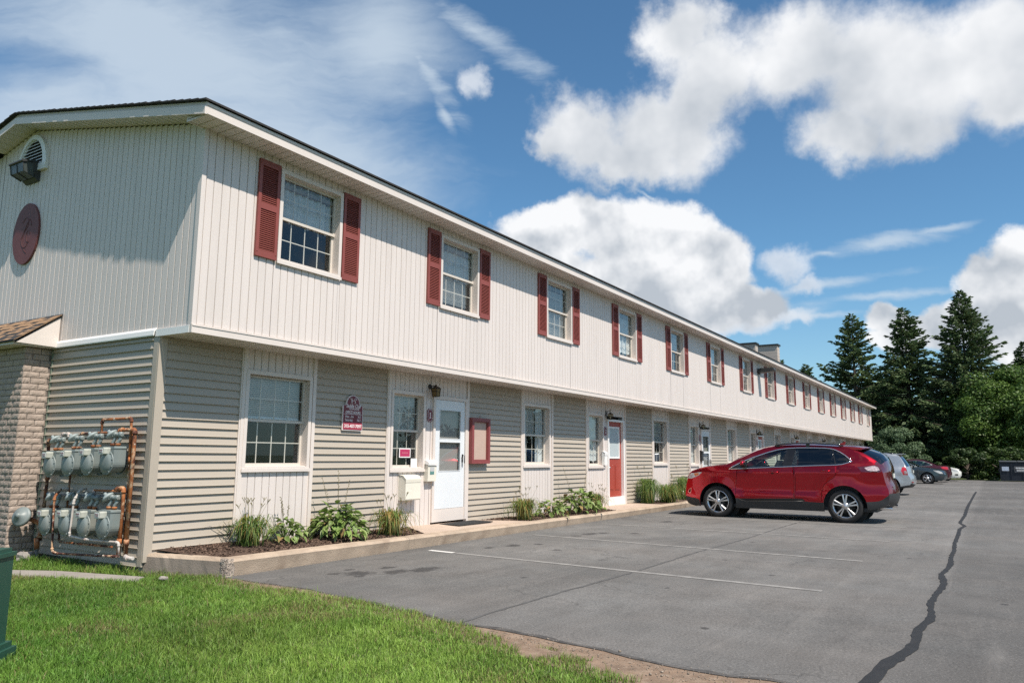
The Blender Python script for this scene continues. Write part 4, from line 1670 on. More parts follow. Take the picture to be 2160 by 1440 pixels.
# brick pier and its canopy --------------------------------------------------------
mb = MB()
mb.box(4.945, XG + .02, 10.635, 13.5, -1.5, 1.37)
part('brick_pier', mb, M['mortar'], B)


def brick_mesh(L, H, D, seed):
    """rock-faced brick: outer face (towards -y) uneven"""
    r = random.Random(seed)
    bm = bmesh.new()
    nx, nz = 5, 3
    gv = [[bm.verts.new((L * i / nx, -D - (0 if i in (0, nx) or j in (0, nz) else r.uniform(0, .006)) + (.003 if (i in (0, nx) or j in (0, nz)) else 0), H * j / nz)) for j in range(nz + 1)] for i in range(nx + 1)]
    for i in range(nx):
        for j in range(nz):
            bm.faces.new((gv[i][j], gv[i + 1][j], gv[i + 1][j + 1], gv[i][j + 1]))
    rim = [gv[i][0] for i in range(nx + 1)] + [gv[nx][j] for j in range(1, nz + 1)] + [gv[i][nz] for i in range(nx - 1, -1, -1)] + [gv[0][j] for j in range(nz - 1, 0, -1)]
    back = [bm.verts.new((v.co.x, 0, v.co.z)) for v in rim]
    for i in range(len(rim)):
        j = (i + 1) % len(rim)
        bm.faces.new((rim[i], back[i], back[j], rim[j]))
    bmesh.ops.recalc_face_normals(bm, faces=bm.faces)
    me = bpy.data.meshes.new('brick')
    bm.to_mesh(me)
    bm.free()
    me.materials.append(M['brick'])
    return me


BR = [brick_mesh(.198, .071, .010, s) for s in range(6)]
for r in range(34):
    z = -1.30 + r * .0785
    # face turned to the lot (-y)
    off = 0 if r % 2 else -.10
    x = 4.935 + off
    while x < XG - .02:
        a, b_ = max(x, 4.932), min(x + .195, XG - .002)
        if b_ - a > .03:
            o = link('brick', BR[(r * 5 + int(x * 10)) % 6], B, (a - B.location.x, 10.635 + random.uniform(-.002, .002) - B.location.y, z - B.location.z))
            o.scale = ((b_ - a) / .195, 1, 1)
        x += .207
    # face turned to the lawn (-x)
    y = 10.622 + (.10 if r % 2 else 0)
    if r % 2:
        o = link('brick', BR[r % 6], B, (4.945 - B.location.x, 10.622 + .09 - B.location.y, z - B.location.z))
        o.rotation_euler = (0, 0, -PI / 2)
        o.scale = (.09 / .195, 1, 1)
    while y < 11.75:
        o = link('brick', BR[(r * 3 + int(y * 10)) % 6], B, (4.945 + random.uniform(-.002, .002) - B.location.x, y + .195 - B.location.y, z - B.location.z))
        o.rotation_euler = (0, 0, -PI / 2)
        y += .207
# canopy: triangular end, fascia, tan shingles
mb = MB()
mb.prism([(4.735, 1.395), (XG - .016, 1.385), (XG - .016, 1.79)], 'y', 10.455, 10.50)
mb.box(4.74, XG, 10.501, 13.8, 1.374, 1.392)
mb.box(4.722, 4.738, 10.50, 13.8, 1.372, 1.44)
part('canopy', mb, M['trim'], B)
sm = MB()
sm.box(0, .095, 0, .175, 0, .008)
tabs = [MB() for _ in range(3)]
sl = math.atan2(.40, .535)
for r in range(6):
    for c in range(10):
        pass
TM = []
for k in range(3):
    t = MB()
    t.box(0, .135 + .01, 0, .158, 0, .007 + .002 * k)
    TM.append(t.mesh('shingle', M['shingle_tan']))
for r in range(6):
    for c in range(11):
        u = r * .108
        px, pz = 4.700 + u * math.cos(sl) , 1.405 + u * math.sin(sl) + .012
        o = link('shingle', TM[(r * 2 + c * 5) % 3], B, (px - B.location.x, 10.43 + c * .162 + (.08 if r % 2 else 0) - (.08 if (r % 2 and c == 0) else 0) - B.location.y, pz - B.location.z))
        o.rotation_euler = (0, -sl + .05, 0)
mb = MB()
mb.prism([(4.695, 1.398), (XG - .004, 1.398 + .42), (XG - .004, 1.398 + .445), (4.69, 1.42)], 'y', 10.435, 13.8)
part('canopy_deck', mb, M['shingle_dark'], B)

# attic vent --------------------------------------------------------------------
mb = MB()
cy, z0, R_, Ri = 11.655, 4.08, .415, .33
arc = [(cy + R_ * math.cos(PI * i / 24), z0 + .02 + (.53) * math.sin(PI * i / 24)) for i in range(25)]
arci = [(cy + Ri * math.cos(PI * i / 24), z0 + .07 + .41 * math.sin(PI * i / 24)) for i in range(25)]
for i in range(24):
    for (xa) in (XG - .045,):
        mb.quad([(xa, *arc[i]), (xa, *arc[i + 1]), (xa - .008, *arci[i + 1]), (xa - .008, *arci[i])])
        mb.quad([(xa - .008, *arci[i]), (xa - .008, *arci[i + 1]), (XG, *arci[i + 1]), (XG, *arci[i])])
        mb.quad([(xa, *arc[i]), (xa, *arc[i + 1]), (XG, *arc[i + 1]), (XG, *arc[i])])
mb.box(XG - .05, XG, cy - R_, cy + R_, z0 - .03, z0 + .07)
for j in range(8):
    zz = z0 + .085 + j * .05
    hw_ = Ri * math.sqrt(max(0, 1 - ((zz + .02 - z0 - .07) / .41) ** 2))
    if hw_ > .05:
        mb.quad([(XG - .042, cy - hw_, zz), (XG - .042, cy + hw_, zz), (XG - .012, cy + hw_, zz + .036), (XG - .012, cy - hw_, zz + .036)])
        mb.quad([(XG - .042, cy - hw_, zz), (XG - .042, cy + hw_, zz), (XG - .042, cy + hw_, zz + .007), (XG - .042, cy - hw_, zz + .007)])
part('attic_vent', mb, M['white'], B)
mb = MB()
mb.prism([(y_, z_) for y_, z_ in arci], 'x', XG - .008, XG - .004)
part('vent_back', mb, M['dark'], B)

# party-wall chimneys on the roof --------------------------------------------------
def chimney(x, y0, y1, zt, L):
    mb = MB()
    zb = zroof(y0) - .1
    z = zb
    mb.box(x + .01, x + L - .01, y0 + .01, y1 - .01, zb, zt)
    r = part('chimney', mb, M['cream'], B)
    while z < zt - .05:
        q = MB()
        for (a, b_, c, d) in ((x - .004, x + .0095, y0, y1), (x + .0095, x + L, y0 - .004, y0 + .0095)):
            q.box(a, b_, c, d, z, min(z + .16, zt))
        o = link('chimney_board', q.mesh('chimney_board', M['chim']), r)
        z += .168
    c = MB()
    c.box(x - .06, x + L + .06, y0 - .06, y1 + .06, zt + .001, zt + .07)
    link('chimney_cap', c.mesh('chimney_cap', M['black_metal']), r)


M['chim'] = mat('chimney_cladding', (0.50, 0.43, 0.37), 0.7, 0.1, 3, coord='World')
chimney(36.2, 9.12, 10.4, 5.36, .45)
chimney(40.2, 9.02, 10.3, 5.80, .5)

# ---------------------------------------------------------------- signs, boxes and lamps on the walls
def lettering(body, size, mt, loc, parent, align='CENTER', sx=1.0, shear=0.0, rot=(PI / 2, 0, 0), name='lettering', ext=.0012, space=1.0, bold=0.0):
    cu = bpy.data.curves.new(name, 'FONT')
    cu.body = body
    cu.size = size
    cu.align_x = align
    cu.align_y = 'BOTTOM_BASELINE'
    cu.extrude = ext
    cu.shear = shear
    cu.space_character = space
    cu.offset = bold
    cu.resolution_u = 3
    tmp = bpy.data.objects.new('tmp', cu)
    COL.objects.link(tmp)
    dg = bpy.context.evaluated_depsgraph_get()
    me = bpy.data.meshes.new_from_object(tmp.evaluated_get(dg))
    bpy.data.objects.remove(tmp)
    bpy.data.curves.remove(cu)
    me.name = name
    me.materials.clear()
    me.materials.append(mt)
    o = link(name, me, parent, loc)
    o.rotation_euler = rot
    o.scale = (sx, 1, 1)
    return o


def sign_outline(W, H, ins=0.0):
    """arched board with small shoulders; origin bottom centre"""
    w = W / 2 - ins
    b = ins
    zs = H * .70
    pts = [(-w, b), (w, b), (w, zs)]
    n = 7
    r = W * .09
    for i in range(n + 1):      # concave shoulder
        a = -PI / 2 + (PI / 2) * i / n
        pts.append((w - r + r * (1 - math.cos(0)) - r * (i / n) * .9, zs + r * (i / n) * .75))
    x1, z1 = pts[-1]
    top = H - ins
    for i in range(1, 15):
        a = PI * i / 15
        pts.append((x1 * math.cos(a), z1 + (top - z1) * math.sin(a)))
    pts += [(-x, z) for x, z in pts[2:3 + n][::-1]]
    return pts


def office_sign():
    r = thing('office_sign', (8.50, YL - .0225, .365), 'arched maroon office hours sign with white lettering on the taupe siding', 'sign')
    W, H = .425, .535
    mb = MB()
    mb.prism(sign_outline(W, H), 'y', -.022, 0)
    part('border_board', mb, M['sign_white'], r, world=False)
    mb = MB()
    mb.prism(sign_outline(W, H, .012), 'y', -.026, -.0225)
    part('sign_face', mb, M['sign_maroon'], r, world=False)
    mb = MB()
    mb.box(-W / 2 + .013, W / 2 - .013, -.0285, -.0265, .018, .118)
    part('phone_panel', mb, M['sign_red'], r, world=False)
    y = -.027
    wm = M['sign_white']
    lettering('315-457-7097', .066, wm, (0, -.030, .045), r, sx=.98, bold=.0022)
    lettering('Saturday', .054, wm, (-.165, y, .140), r, 'LEFT', sx=.85, bold=.0008)
    lettering('10-2', .054, wm, (.165, y, .140), r, 'RIGHT', sx=.85, bold=.0008)
    lettering('Mon - Fri', .054, wm, (-.165, y, .190), r, 'LEFT', sx=.85, bold=.0008)
    lettering('9-5', .054, wm, (.165, y, .190), r, 'RIGHT', sx=.85, bold=.0008)
    lettering('OFFICE HOURS:', .058, wm, (0, y, .254), r, sx=.80, bold=.0012)
    lettering('TOWNHOMES', .028, wm, (.02, y, .312), r, sx=1.2, bold=.0006)
    lettering('Saddle Club', .078, wm, (0, y, .345), r, sx=.82, shear=.32, bold=.0012)
    mb = MB()
    mb.box(-.19, .19, y - .001, y + .0005, .243, .248)
    mb.box(-.10, .15, y - .001, y + .0005, .337, .3395)
    part('rule', mb, wm, r, world=False)
    # galloping horse and rider emblem, drawn in strokes
    mb = MB()
    st = [[(-.075, .490), (-.060, .478), (-.040, .484), (-.028, .476)], [(-.052, .484), (-.044, .455), (-.042, .425), (-.052, .408)], [(-.044, .455), (-.028, .462), (-.010, .448), (.012, .452), (.03, .446)],
          [(.03, .446), (.044, .430), (.040, .414), (.052, .405)], [(.03, .446), (.034, .424), (.022, .408)], [(-.030, .458), (-.034, .432), (-.026, .41)], [(.03, .446), (.05, .464), (.072, .470), (.060, .484)],
          [(.02, .474), (.036, .49), (.052, .486), (.064, .498)], [(.02, .474), (.012, .452)]]
    for s in st:
        mb.tube([(a, y - .001, b_) for a, b_ in s], .0042, 5)
    part('horse_emblem', mb, wm, r, world=False)


office_sign()


def plaque(x, z, label, num, group='maroon number plaques by the doors'):
    r = thing('number_plaque', (x, YL - .0125, z), label, 'sign', group)
    W, H = .135, .225
    def outl(i):
        w, h = W / 2 - i, H / 2 - i
        return [(-w * .55, -h), (w * .55, -h), (w * .72, -h * .86), (w, -h * .72), (w, h * .72), (w * .72, h * .86), (w * .55, h), (-w * .55, h), (-w * .72, h * .86), (-w, h * .72), (-w, -h * .72), (-w * .72, -h * .86)]
    mb = MB()
    mb.prism(outl(0), 'y', -.012, 0)
    mb.prism(outl(.016), 'y', -.0165, -.0155)
    part('plate', mb, M['sign_maroon'], r, world=False)
    mb = MB()
    mb.prism(outl(.010), 'y', -.0145, -.0122)
    part('border_line', mb, M['sign_white'], r, world=False)
    mb = MB()
    mb.prism(outl(.015), 'y', -.0155, -.0147)
    if num:
        if num == '1':
            mb = MB()
            mb.prism([(-.024, -.05), (.026, -.05), (.026, -.038), (.011, -.036), (.011, .052), (.002, .052), (-.022, .036), (-.022, .026), (-.009, .031), (-.009, -.036), (-.024, -.038)], 'y', -.0185, -.0172)
            part('numeral', mb, M['sign_white'], r, world=False)
        else:
            lettering(num, .14, M['sign_white'], (0, -.0175, -.05), r, name='numeral')
    return r


def notice_board():
    r = thing('notice_board', (11.88, YL - .0225, -.14), 'red framed notice case with an empty pinkish board beside the white storm door', 'notice board')
    W, H = .60, .845
    mb = MB()
    x0, x1 = -W / 2, W / 2
    for (a, b_, c, d) in ((x0, x0 + .062, 0, H), (x1 - .062, x1, 0, H), (x0 + .062, x1 - .062, 0, .062), (x0 + .062, x1 - .062, H - .062, H)):
        mb.box(a, b_, -.085, 0, c, d)
    mb.tube([(0.02, -.03, H), (.02, -.03, H + .05)], .006, 6)
    part('frame', mb, M['case_red'], r, world=False)
    mb = MB()
    mb.box(x0 + .062, x1 - .062, -.035, -.002, .062, H - .062)
    part('back_board', mb, M['cork'], r, world=False)
    mb = MB()
    for (a, b_, c, d) in ((x0 + .063, x0 + .075, .063, H - .063), (x1 - .075, x1 - .063, .063, H - .063), (x0 + .0755, x1 - .0755, .063, .075), (x0 + .0755, x1 - .0755, H - .075, H - .063)):
        mb.box(a, b_, -.07, -.036, c, d)
    part('glazing_bead', mb, M['case_red'], r, world=False)


M['case_red'] = mat('case_red', (0.235, 0.058, 0.058), 0.4, 0.05, 5)
notice_board()


def drop_box():
    r = thing('drop_box', (9.83, YL - .0125, -.72), 'large ivory drop box with a slot under the small window', 'mailbox')
    mb = MB()
    mb.prism([(-.145, 0), (0, 0), (0, .40), (-.10, .385), (-.155, .335), (-.155, .02)], 'x', -.19, .19)
    part('box_body', mb, M['mailbox'], r, world=False)
    mb = MB()
    mb.prism([(-.16, .285), (-.1555, .285), (-.1575, .338), (-.103, .389), (-.0, .404), (0, .41), (-.105, .396), (-.165, .342)], 'x', -.196, .196)
    part('lid', mb, M['mailbox'], r, world=False)
    mb = MB()
    mb.box(-.10, .12, -.1595, -.1552, .300, .312)
    part('slot', mb, M['steel'], r, world=False)


def brochure_box():
    r = thing('brochure_box', (10.40, YL - .0125, -.43), 'narrow white leaflet box with a picture card beside the storm door', 'brochure box')
    mb = MB()
    mb.prism([(-.09, 0), (0, 0), (0, .29), (-.10, .26)], 'x', -.115, .115)
    part('box_body', mb, M['mailbox'], r, world=False)
    mb = MB()
    mb.prism([(-.118, .268), (0, .300), (0, .352), (-.06, .350), (-.122, .315)], 'x', -.13, .13)
    part('lid', mb, M['white'], r, world=False)
    mb = MB()
    mb.prism([(-.0985, .115), (-.0965, .115), (-.1025, .235), (-.1045, .235)], 'x', -.06, .05)
    part('picture_card', mb, M['card'], r, world=False)


def card_mat():
    m = bpy.data.materials.new('picture_card')
    m.use_nodes = True
    w = NT(m.node_tree)
    out = w.n('ShaderNodeOutputMaterial')
    b = w.n('ShaderNodeBsdfPrincipled')
    w.t.links.new(b.outputs[0], out.inputs[0])
    v = w.n('ShaderNodeTexCoord').outputs['Object']
    z = w.xyz(v)[2]
    f = w.math('ADD', z, w.math('MULTIPLY', w.noise(v, 30.0, 3), .06))
    c = w.mix(w.maprange(f, .19, .2), (.10, .24, .22), (.5, .5, .5))
    w.put(b.inputs['Base Color'], c)
    return m


M['card'] = card_mat()
drop_box()
brochure_box()


def letter_box(x, z, mt, label, white):
    r = thing('letter_box', (x, YL - .0125, z), label, 'mailbox', 'letter boxes beside the doors')
    mb = MB()
    mb.prism([(-.07, 0), (0, 0), (0, .33), (-.075, .30)], 'x', -.085, .085)
    part('box_body', mb, mt, r, world=False)
    mb = MB()
    mb.prism([(-.082, .24), (-.0755, .24), (-.08, .306), (0, .338), (0, .346), (-.086, .312)], 'x', -.09, .09)
    part('lid', mb, mt, r, world=False)
    return r


letter_box(17.42, -.20, M['white'], 'small white letter box beside the red door marked 2', True)
lb = letter_box(24.95, -.10, M['black_metal'], 'small black letter box beside the white storm door past the red door', False)
lb2 = letter_box(32.2, -.10, M['black_metal'], 'far black letter box beside the door seen just over the roof of the red car', False)


def lantern(x, z, label, kind):
    r = thing('wall_lantern', (x, YL - .0125, z), label, 'lamp', 'lanterns over the doors')
    mb = MB()
    mb.lathe([(.055, 0), (.055, .012), (.035, .03), (.02, .035)], (0, 0, 0), (0, -1, 0), 14)
    if kind == 'black':
        mb.tube([(0, -.03, 0), (0, -.08, .012), (0, -.14, .02), (0, -.16, 0)], .011, 8)
        cy, zt, s = -.165, -.005, .066
    else:
        mb.tube([(0, -.03, .0), (0, -.07, .075), (0, -.13, .10), (0, -.165, .06), (0, -.165, .02)], .009, 8)
        mb.lathe([(.004, .16), (.012, .13), (.01, .10), (.02, .09)], (0, -.165, 0), (0, 0, 1), 8)
        mb.box(-.03, .03, -.02, -.0005, -.11, .11)
        cy, zt, s = -.165, .02, .07
    # roof
    for i in range(4):
        a0, a1 = PI / 4 + i * PI / 2, PI / 4 + (i + 1) * PI / 2
        q = s * 1.65
        mb.quad([(math.cos(a0) * q, cy + math.sin(a0) * q, zt - .035), (math.cos(a1) * q, cy + math.sin(a1) * q, zt - .035), (math.cos(a1) * .02, cy + math.sin(a1) * .02, zt + .015), (math.cos(a0) * .02, cy + math.sin(a0) * .02, zt + .015)])
    mb.lathe([(.012, .012), (.016, .025), (.006, .04), (0, .055)], (0, cy, zt), (0, 0, 1), 8)
    zb = zt - .20
    t = s * .80
    for sx_ in (-1, 1):
        for sy in (-1, 1):
            mb.tube([(sx_ * s, cy + sy * s, zt - .035), (sx_ * t, cy + sy * t, zb)], .006, 5)
    for zz, w_ in ((zb, t), (zt - .04, s), ((zb + zt) / 2, (s + t) / 2)):
        mb.tube([(-w_, cy - w_, zz), (w_, cy - w_, zz), (w_, cy + w_, zz), (-w_, cy + w_, zz), (-w_, cy - w_, zz)], .005, 5)
    mb.box(-t, t, cy - t, cy + t, zb - .008, zb)
    part('lantern_frame', mb, M['black_metal'] if kind == 'black' else M['pewter'], r, world=False)
    g = MB()
    a, b_ = s * .93, t * .93
    zz0, zz1 = zb + .004, zt - .042
    for (u, v) in (((-1, -1), (1, -1)), ((1, -1), (1, 1)), ((1, 1), (-1, 1)), ((-1, 1), (-1, -1))):
        g.quad([(u[0] * b_, cy + u[1] * b_, zz0), (v[0] * b_, cy + v[1] * b_, zz0), (v[0] * a, cy + v[1] * a, zz1), (u[0] * a, cy + u[1] * a, zz1)])
    part('lamp_glass', g, M['amber_glass'] if kind == 'black' else M['lamp_glass'], r, world=False)
    b3 = MB()
    b3.lathe([(.012, 0), (.014, .04), (.024, .08), (.018, .11), (0, .125)], (0, cy, zb + .01), (0, 0, 1), 10)
    part('bulb', b3, M['white'], r, world=False)
    r.scale = (.78, .78, .78) if kind != 'black' else (.85, .85, .85)
    return r


M['pewter'] = mat('pewter', (0.10, 0.095, 0.09), 0.4, metal=0.5)
lantern(10.40, 1.185, 'black wall lantern with amber glass over the plaque marked 1', 'black')
where = ['', 'pewter carriage lantern over the red door marked 2', 'pewter lantern over the third door, past the red door marked 2', 'lantern over the fourth door, past the storm door with dark glass', 'lantern over the fifth door along, seen above the red car', 'lantern over the sixth door along, high behind the red car', 'far lantern over the seventh door along, under the jetty', 'farthest lantern, over the last door under the jetty']
nlab = ['maroon plaque with a white 1 beside the white storm door', 'maroon plaque with a white 2 beside the red door', 'maroon plaque beside the third door, past the red door', 'maroon plaque beside the fourth door, past the dark glass storm door', 'maroon plaque beside the fifth door, above the red car roof', 'maroon plaque beside the sixth door, behind the red car roof']
for i, (a, b_) in enumerate(DB):
    if i:
        lantern(a + 1.13, 1.08, where[i], 'pewter')
    if i < 6:
        plaque(a + 1.08 if i else 10.41, .69 if i == 0 else .64, nlab[i], '12'[i] if i < 2 else None)


def floodlight():
    r = thing('floodlight', (30.6, YU, 3.42), 'dark shoebox floodlight jutting from the cream wall between two shuttered windows', 'lamp')
    mb = MB()
    mb.prism([(0, -.02), (-.12, .10), (-.62, .10), (-.66, .02), (-.55, -.05), (-.2, -.07), (0, -.07)], 'x', -.2, .2)
    part('housing', mb, M['bronze'], r, world=False)
    mb = MB()
    mb.box(-.12, .12, -.05, .0, -.13, .1)
    part('wall_plate', mb, M['bronze'], r, world=False)


floodlight()


def wall_pack():
    r = thing('wall_pack_light', (XG, 11.62, 3.98), 'dark wall pack lamp with a ribbed glass front below the attic vent', 'lamp')
    mb = MB()
    mb.prism([(-.0, -.10), (-.0, .27), (-.13, .30), (-.17, .25), (-.10, -.05), (-.04, -.10)], 'y', -.24, .24)
    part('housing', mb, M['bronze'], r, world=False)
    mb = MB()
    mb.prism([(-.172, .27), (-.36, .235), (-.37, .205), (-.345, .19), (-.17, .245)], 'y', -.27, .27)
    part('visor', mb, M['bronze'], r, world=False)
    g = MB()
    g.prism([(-.165, .236), (-.335, .186), (-.31, .02), (-.115, -.05)], 'y', -.245, .245)
    part('lens', g, M['lens'], r, world=False)
    for yy in (-.248, -.0, .246):
        q = MB()
        q.tube([(-.17, yy, .24), (-.34, yy, .187), (-.314, yy, .015), (-.115, yy, -.055)], .008, 5)
        part('lens_frame', q, M['bronze'], r, world=False)
    r.scale = (.74, .74, .74)
    r.location.z -= .01


M['lens'] = mat('lens_glass', (0.05, 0.06, 0.058), 0.25, 0.2, 20, 0.4, 90, spec=0.6)
wall_pack()


def oval_sign():
    r = thing('oval_sign', (XG - .001, 11.635, 3.13), 'maroon oval plaque with carved initials on the gable wall', 'sign')
    mb = MB()
    mb.prism([(.36 * math.cos(2 * PI * i / 40), .455 * math.sin(2 * PI * i / 40)) for i in range(40)], 'x', -.03, 0)
    part('board', mb, M['oval'], r, world=False)
    q = MB()
    # interlaced script letters (y runs to the left as seen)
    s1 = [(.10 - .0, .17), (.02, .24), (-.06, .20), (-.05, .10), (.04, .02), (.10, -.08), (.05, -.19), (-.05, -.20), (-.10, -.12)]
    s2 = [(-.16, .10), (-.10, .20), (.0, .10), (.06, -.05), (.02, -.22), (-.08, -.30)]
    s3 = [(-.14, -.02), (-.08, .03), (-.03, -.02), (-.06, -.12), (-.13, -.14)]
    def cr(p, n=6):
        out = []
        for i in range(len(p) - 1):
            p0, p1, p2, p3 = p[max(i - 1, 0)], p[i], p[i + 1], p[min(i + 2, len(p) - 1)]
            for k in range(n):
                t = k / n
                out.append(tuple(.5 * (2 * p1[j] + (p2[j] - p0[j]) * t + (2 * p0[j] - 5 * p1[j] + 4 * p2[j] - p3[j]) * t * t + (3 * p1[j] - p0[j] - 3 * p2[j] + p3[j]) * t ** 3) for j in range(2)))
        out.append(p[-1])
        return out
    for s in (s1, s2, s3):
        q.tube([(-.0285, a, b_) for a, b_ in cr(s)], .0065, 5)
    part('carved_initials', q, M['oval_dark'], r, world=False)


oval_sign()


def window_card(x, z, w_, h_, mt, label, body=None):
    r = thing('window_card', (x, YL + .055, z), label, 'sign')
    mb = MB()
    mb.box(-w_ / 2, w_ / 2, -.002, .002, 0, h_)
    part('card', mb, M['white'], r, world=False)
    if mt is not None:
        q = MB()
        q.box(-w_ / 2 + .018, w_ / 2 - .018, -.004, -.0022, .018, h_ - .018)
        part('card_face', q, mt, r, world=False)
        k = MB()
        for i in range(6):
            k.box(-.075 + i * .026, -.058 + i * .026, -.0052, -.0041, h_ / 2 - .014, h_ / 2 + .012)
        part('faded_print', k, M['pinkprint'], r, world=False)
    return r


M['pinkcard'] = mat('crimson_card', (0.42, 0.03, 0.10), 0.5)
M['pinkprint'] = mat('faded_print', (0.50, 0.14, 0.19), 0.5)
window_card(9.86, -.035, .29, .155, M['pinkcard'], 'crimson card with a white edge stuck in the small window of the first door bay')
window_card(10.10, -.20, .16, .15, None, 'small white notice in the corner of the small window, below the crimson card')

# door mat, stone -------------------------------------------------------------
mb = MB()
mb.prism([(10.72, 7.74), (11.75, 7.74), (11.75, 8.16), (10.72, 8.16)], 'z', 0, .016)
o = thing('door_mat', (11.2, 7.95, zbed(11.2, 7.95) + .014), 'flat black mat on the walk before the white storm door', 'door mat')
me = MB()
me.box(-.52, .52, -.21, .21, 0, .016)
part('rubber_mat', me, M['mat_black'], o, world=False)


def stone(x, y, z, r, seed, label):
    rr = random.Random(seed)
    bm = bmesh.new()
    bmesh.ops.create_icosphere(bm, subdivisions=2, radius=r)
    for v in bm.verts:
        v.co *= rr.uniform(.8, 1.15)
        v.co.z *= .6
        v.co.y *= 1.25
    me = bpy.data.meshes.new('stone')
    bm.to_mesh(me)
    bm.free()
    me.materials.append(M['path'])
    o = link('stone', me, None, (x, y, z))
    tag(o, label, 'stone')


stone(5.10, 7.55, zg(5) + .03, .045, 3, 'pale loose stone lying in the grass by the kerb end')
stone(5.06, 10.32, zg(5) + .05, .12, 5, 'rough grey rock at the foot of the pale brick pier')
stone(4.86, 10.45, zg(5) + .04, .09, 8, 'low grey rock lying in the grass below the brick pier corner')

# gas meters --------------------------------------------------------------------
def gas_meter():
    """origin at the back of the case, on the axis of the round covers"""
    r = bpy.data.objects.new('gas_meter', None)
    COL.objects.link(r)
    mb = MB()
    R = .118
    def prof(s, top=.155):
        pts = [(s * R * math.cos(a), s * R * math.sin(a) - .005) for a in [PI + PI * i / 14 for i in range(15)]]
        return pts + [(s * R, top), (-s * R, top)]
    mb.prism(prof(1.0), 'x', -.170, -.015, smooth=False)
    mb.prism([(-.125, .150), (.125, .150), (.125, .168), (.118, .178), (-.118, .178), (-.125, .168)], 'x', -.172, -.010)
    b_ = mb.mesh('meter_case', M['meter'])
    bt = link('meter_case', b_, r)
    # round domed covers, front and back, with a bolted rim
    for (xx, d) in ((-.1702, -1), (-.0148, 1)):
        c = MB()
        outl = [(R * 1.12 * math.cos(2 * PI * i / 28), R * 1.12 * math.sin(2 * PI * i / 28) * 1.05 - .008) for i in range(28)]
        rings = [(1.0, 0.0), (1.0, .010), (.86, .013), (.80, .030), (.55, .043), (.2, .048)]
        b0 = len(c.v)
        for s, h in rings:
            c.v += [(xx + d * h, s * u, s * v) for u, v in outl]
        for i in range(len(rings) - 1):
            for q in range(28):
                q2 = (q + 1) % 28
                c.f.append((b0 + i * 28 + q, b0 + i * 28 + q2, b0 + (i + 1) * 28 + q2, b0 + (i + 1) * 28 + q))
                c.m.append(0)
                c.sm.append(i != 1)
        c.f.append(tuple(b0 + (len(rings) - 1) * 28 + q for q in range(28)))
        c.m.append(0)
        c.sm.append(True)
        for k in range(10):
            a = 2 * PI * (k + .5) / 10
            c.lathe([(.0085, 0), (.0085, .008), (0, .009)], (xx + d * .011, R * 1.04 * math.cos(a), R * 1.09 * math.sin(a) - .008), (d, 0, 0), 6)
        link('cover', c.mesh('cover', M['meter']), r)
    # index housing with its clear window, and the plate beside it
    q = MB()
    q.prism([(.045, .088), (.045, .165), (-.045, .165), (-.052, .150), (-.052, .095), (-.04, .085)], 'x', -.255, -.172)
    ih = link('index_housing', q.mesh('index_housing', M['index']), r)
    q = MB()
    q.box(-.2575, -.2555, -.038, .036, .102, .152)
    dl = link('dial_plate', q.mesh('dial_plate', M['white']), ih)
    q = MB()
    for i in range(3):
        q.lathe([(.009, 0), (.009, .001)], (-.258, -.022 + i * .023, .132), (-1, 0, 0), 10)
    q.box(-.2585, -.258, -.03, .028, .108, .116)
    link('dial', q.mesh('dial', M['tagred']), ih)
    q = MB()
    q.box(-.225, -.19, .047, .115, .100, .158)
    link('remote_reader', q.mesh('remote_reader', M['index']), r)
    q = MB()
    q.box(-.19, -.1725, .075, .12, .015, .085)
    q.box(-.1925, -.1905, .080, .115, .03, .06, 1)
    link('name_plate', q.mesh('name_plate', [M['taggrey'], M['tagred']]), r)
    # two swivels, meter bar and regulator on top
    for s in (.055, -.055):
        q = MB()
        q.lathe([(.026, 0), (.026, .014), (.030, .015), (.030, .032), (.022, .034)], (-.09, s, .178), (0, 0, 1), 10)
        link('coupling_nut', q.mesh('coupling_nut', M['rust']), r)
        q = MB()
        q.tube([(-.09, s, .205), (-.09, s, .225), (-.085, s - .018, .248), (-.085, s - .032, .268), (-.085, s - .034, .30)], [.017, .019, .020, .019, .018], 9)
        link('swivel', q.mesh('swivel', M['meter_hi']), r)
    q = MB()
    q.tube([(-.085, .075, .312), (-.085, -.115, .312)], .021, 10)
    for s in (.021, -.089):
        q.tube([(-.085, s, .285), (-.085, s, .345)], .027, 10)
    link('meter_bar', q.mesh('meter_bar', M['meter']), r)
    q = MB()
    q.lathe([(.0, -.034), (.04, -.030), (.062, -.012), (.070, -.006), (.070, .006), (.062, .012), (.035, .030), (.018, .036), (.018, .06), (0, .062)], (-.10, .075, .318), (-.35, .5, .6), 16)
    q.tube([(-.10, .03, .312), (-.10, .08, .312)], .022, 8)
    link('regulator', q.mesh('regulator', M['meter_hi']), r)
    return r


G0 = gas_meter()
mlab = ['first gas meter of the upper row, nearest the brick pier', 'second gas meter of the upper row counted from the brick pier', 'third gas meter of the upper row counted from the brick pier', 'last gas meter of the upper row, nearest the tall rusty pipes',
        'first gas meter of the lower row, nearest the brick pier', 'gas meter of the lower row between the dark rusty pipe and the pale pipe', 'third gas meter of the lower row, right of the pale pipe', 'last gas meter of the lower row, nearest the tall rusty pipes']
k = 0
for row, ys in enumerate(((9.90, 9.485, 9.065, 8.66), (9.875, 9.43, 9.02, 8.625))):
    for i, y in enumerate(ys):
        r = G0 if k == 0 else copy_tree(G0)
        r.location = (5.19, y, (-.155, -.137, -.118, -.10)[i] if row == 0 else (-.855, -.838, -.832, -.82)[i])
        tag(r, mlab[k], 'gas meter', 'gas meters on the gable wall')
        k += 1


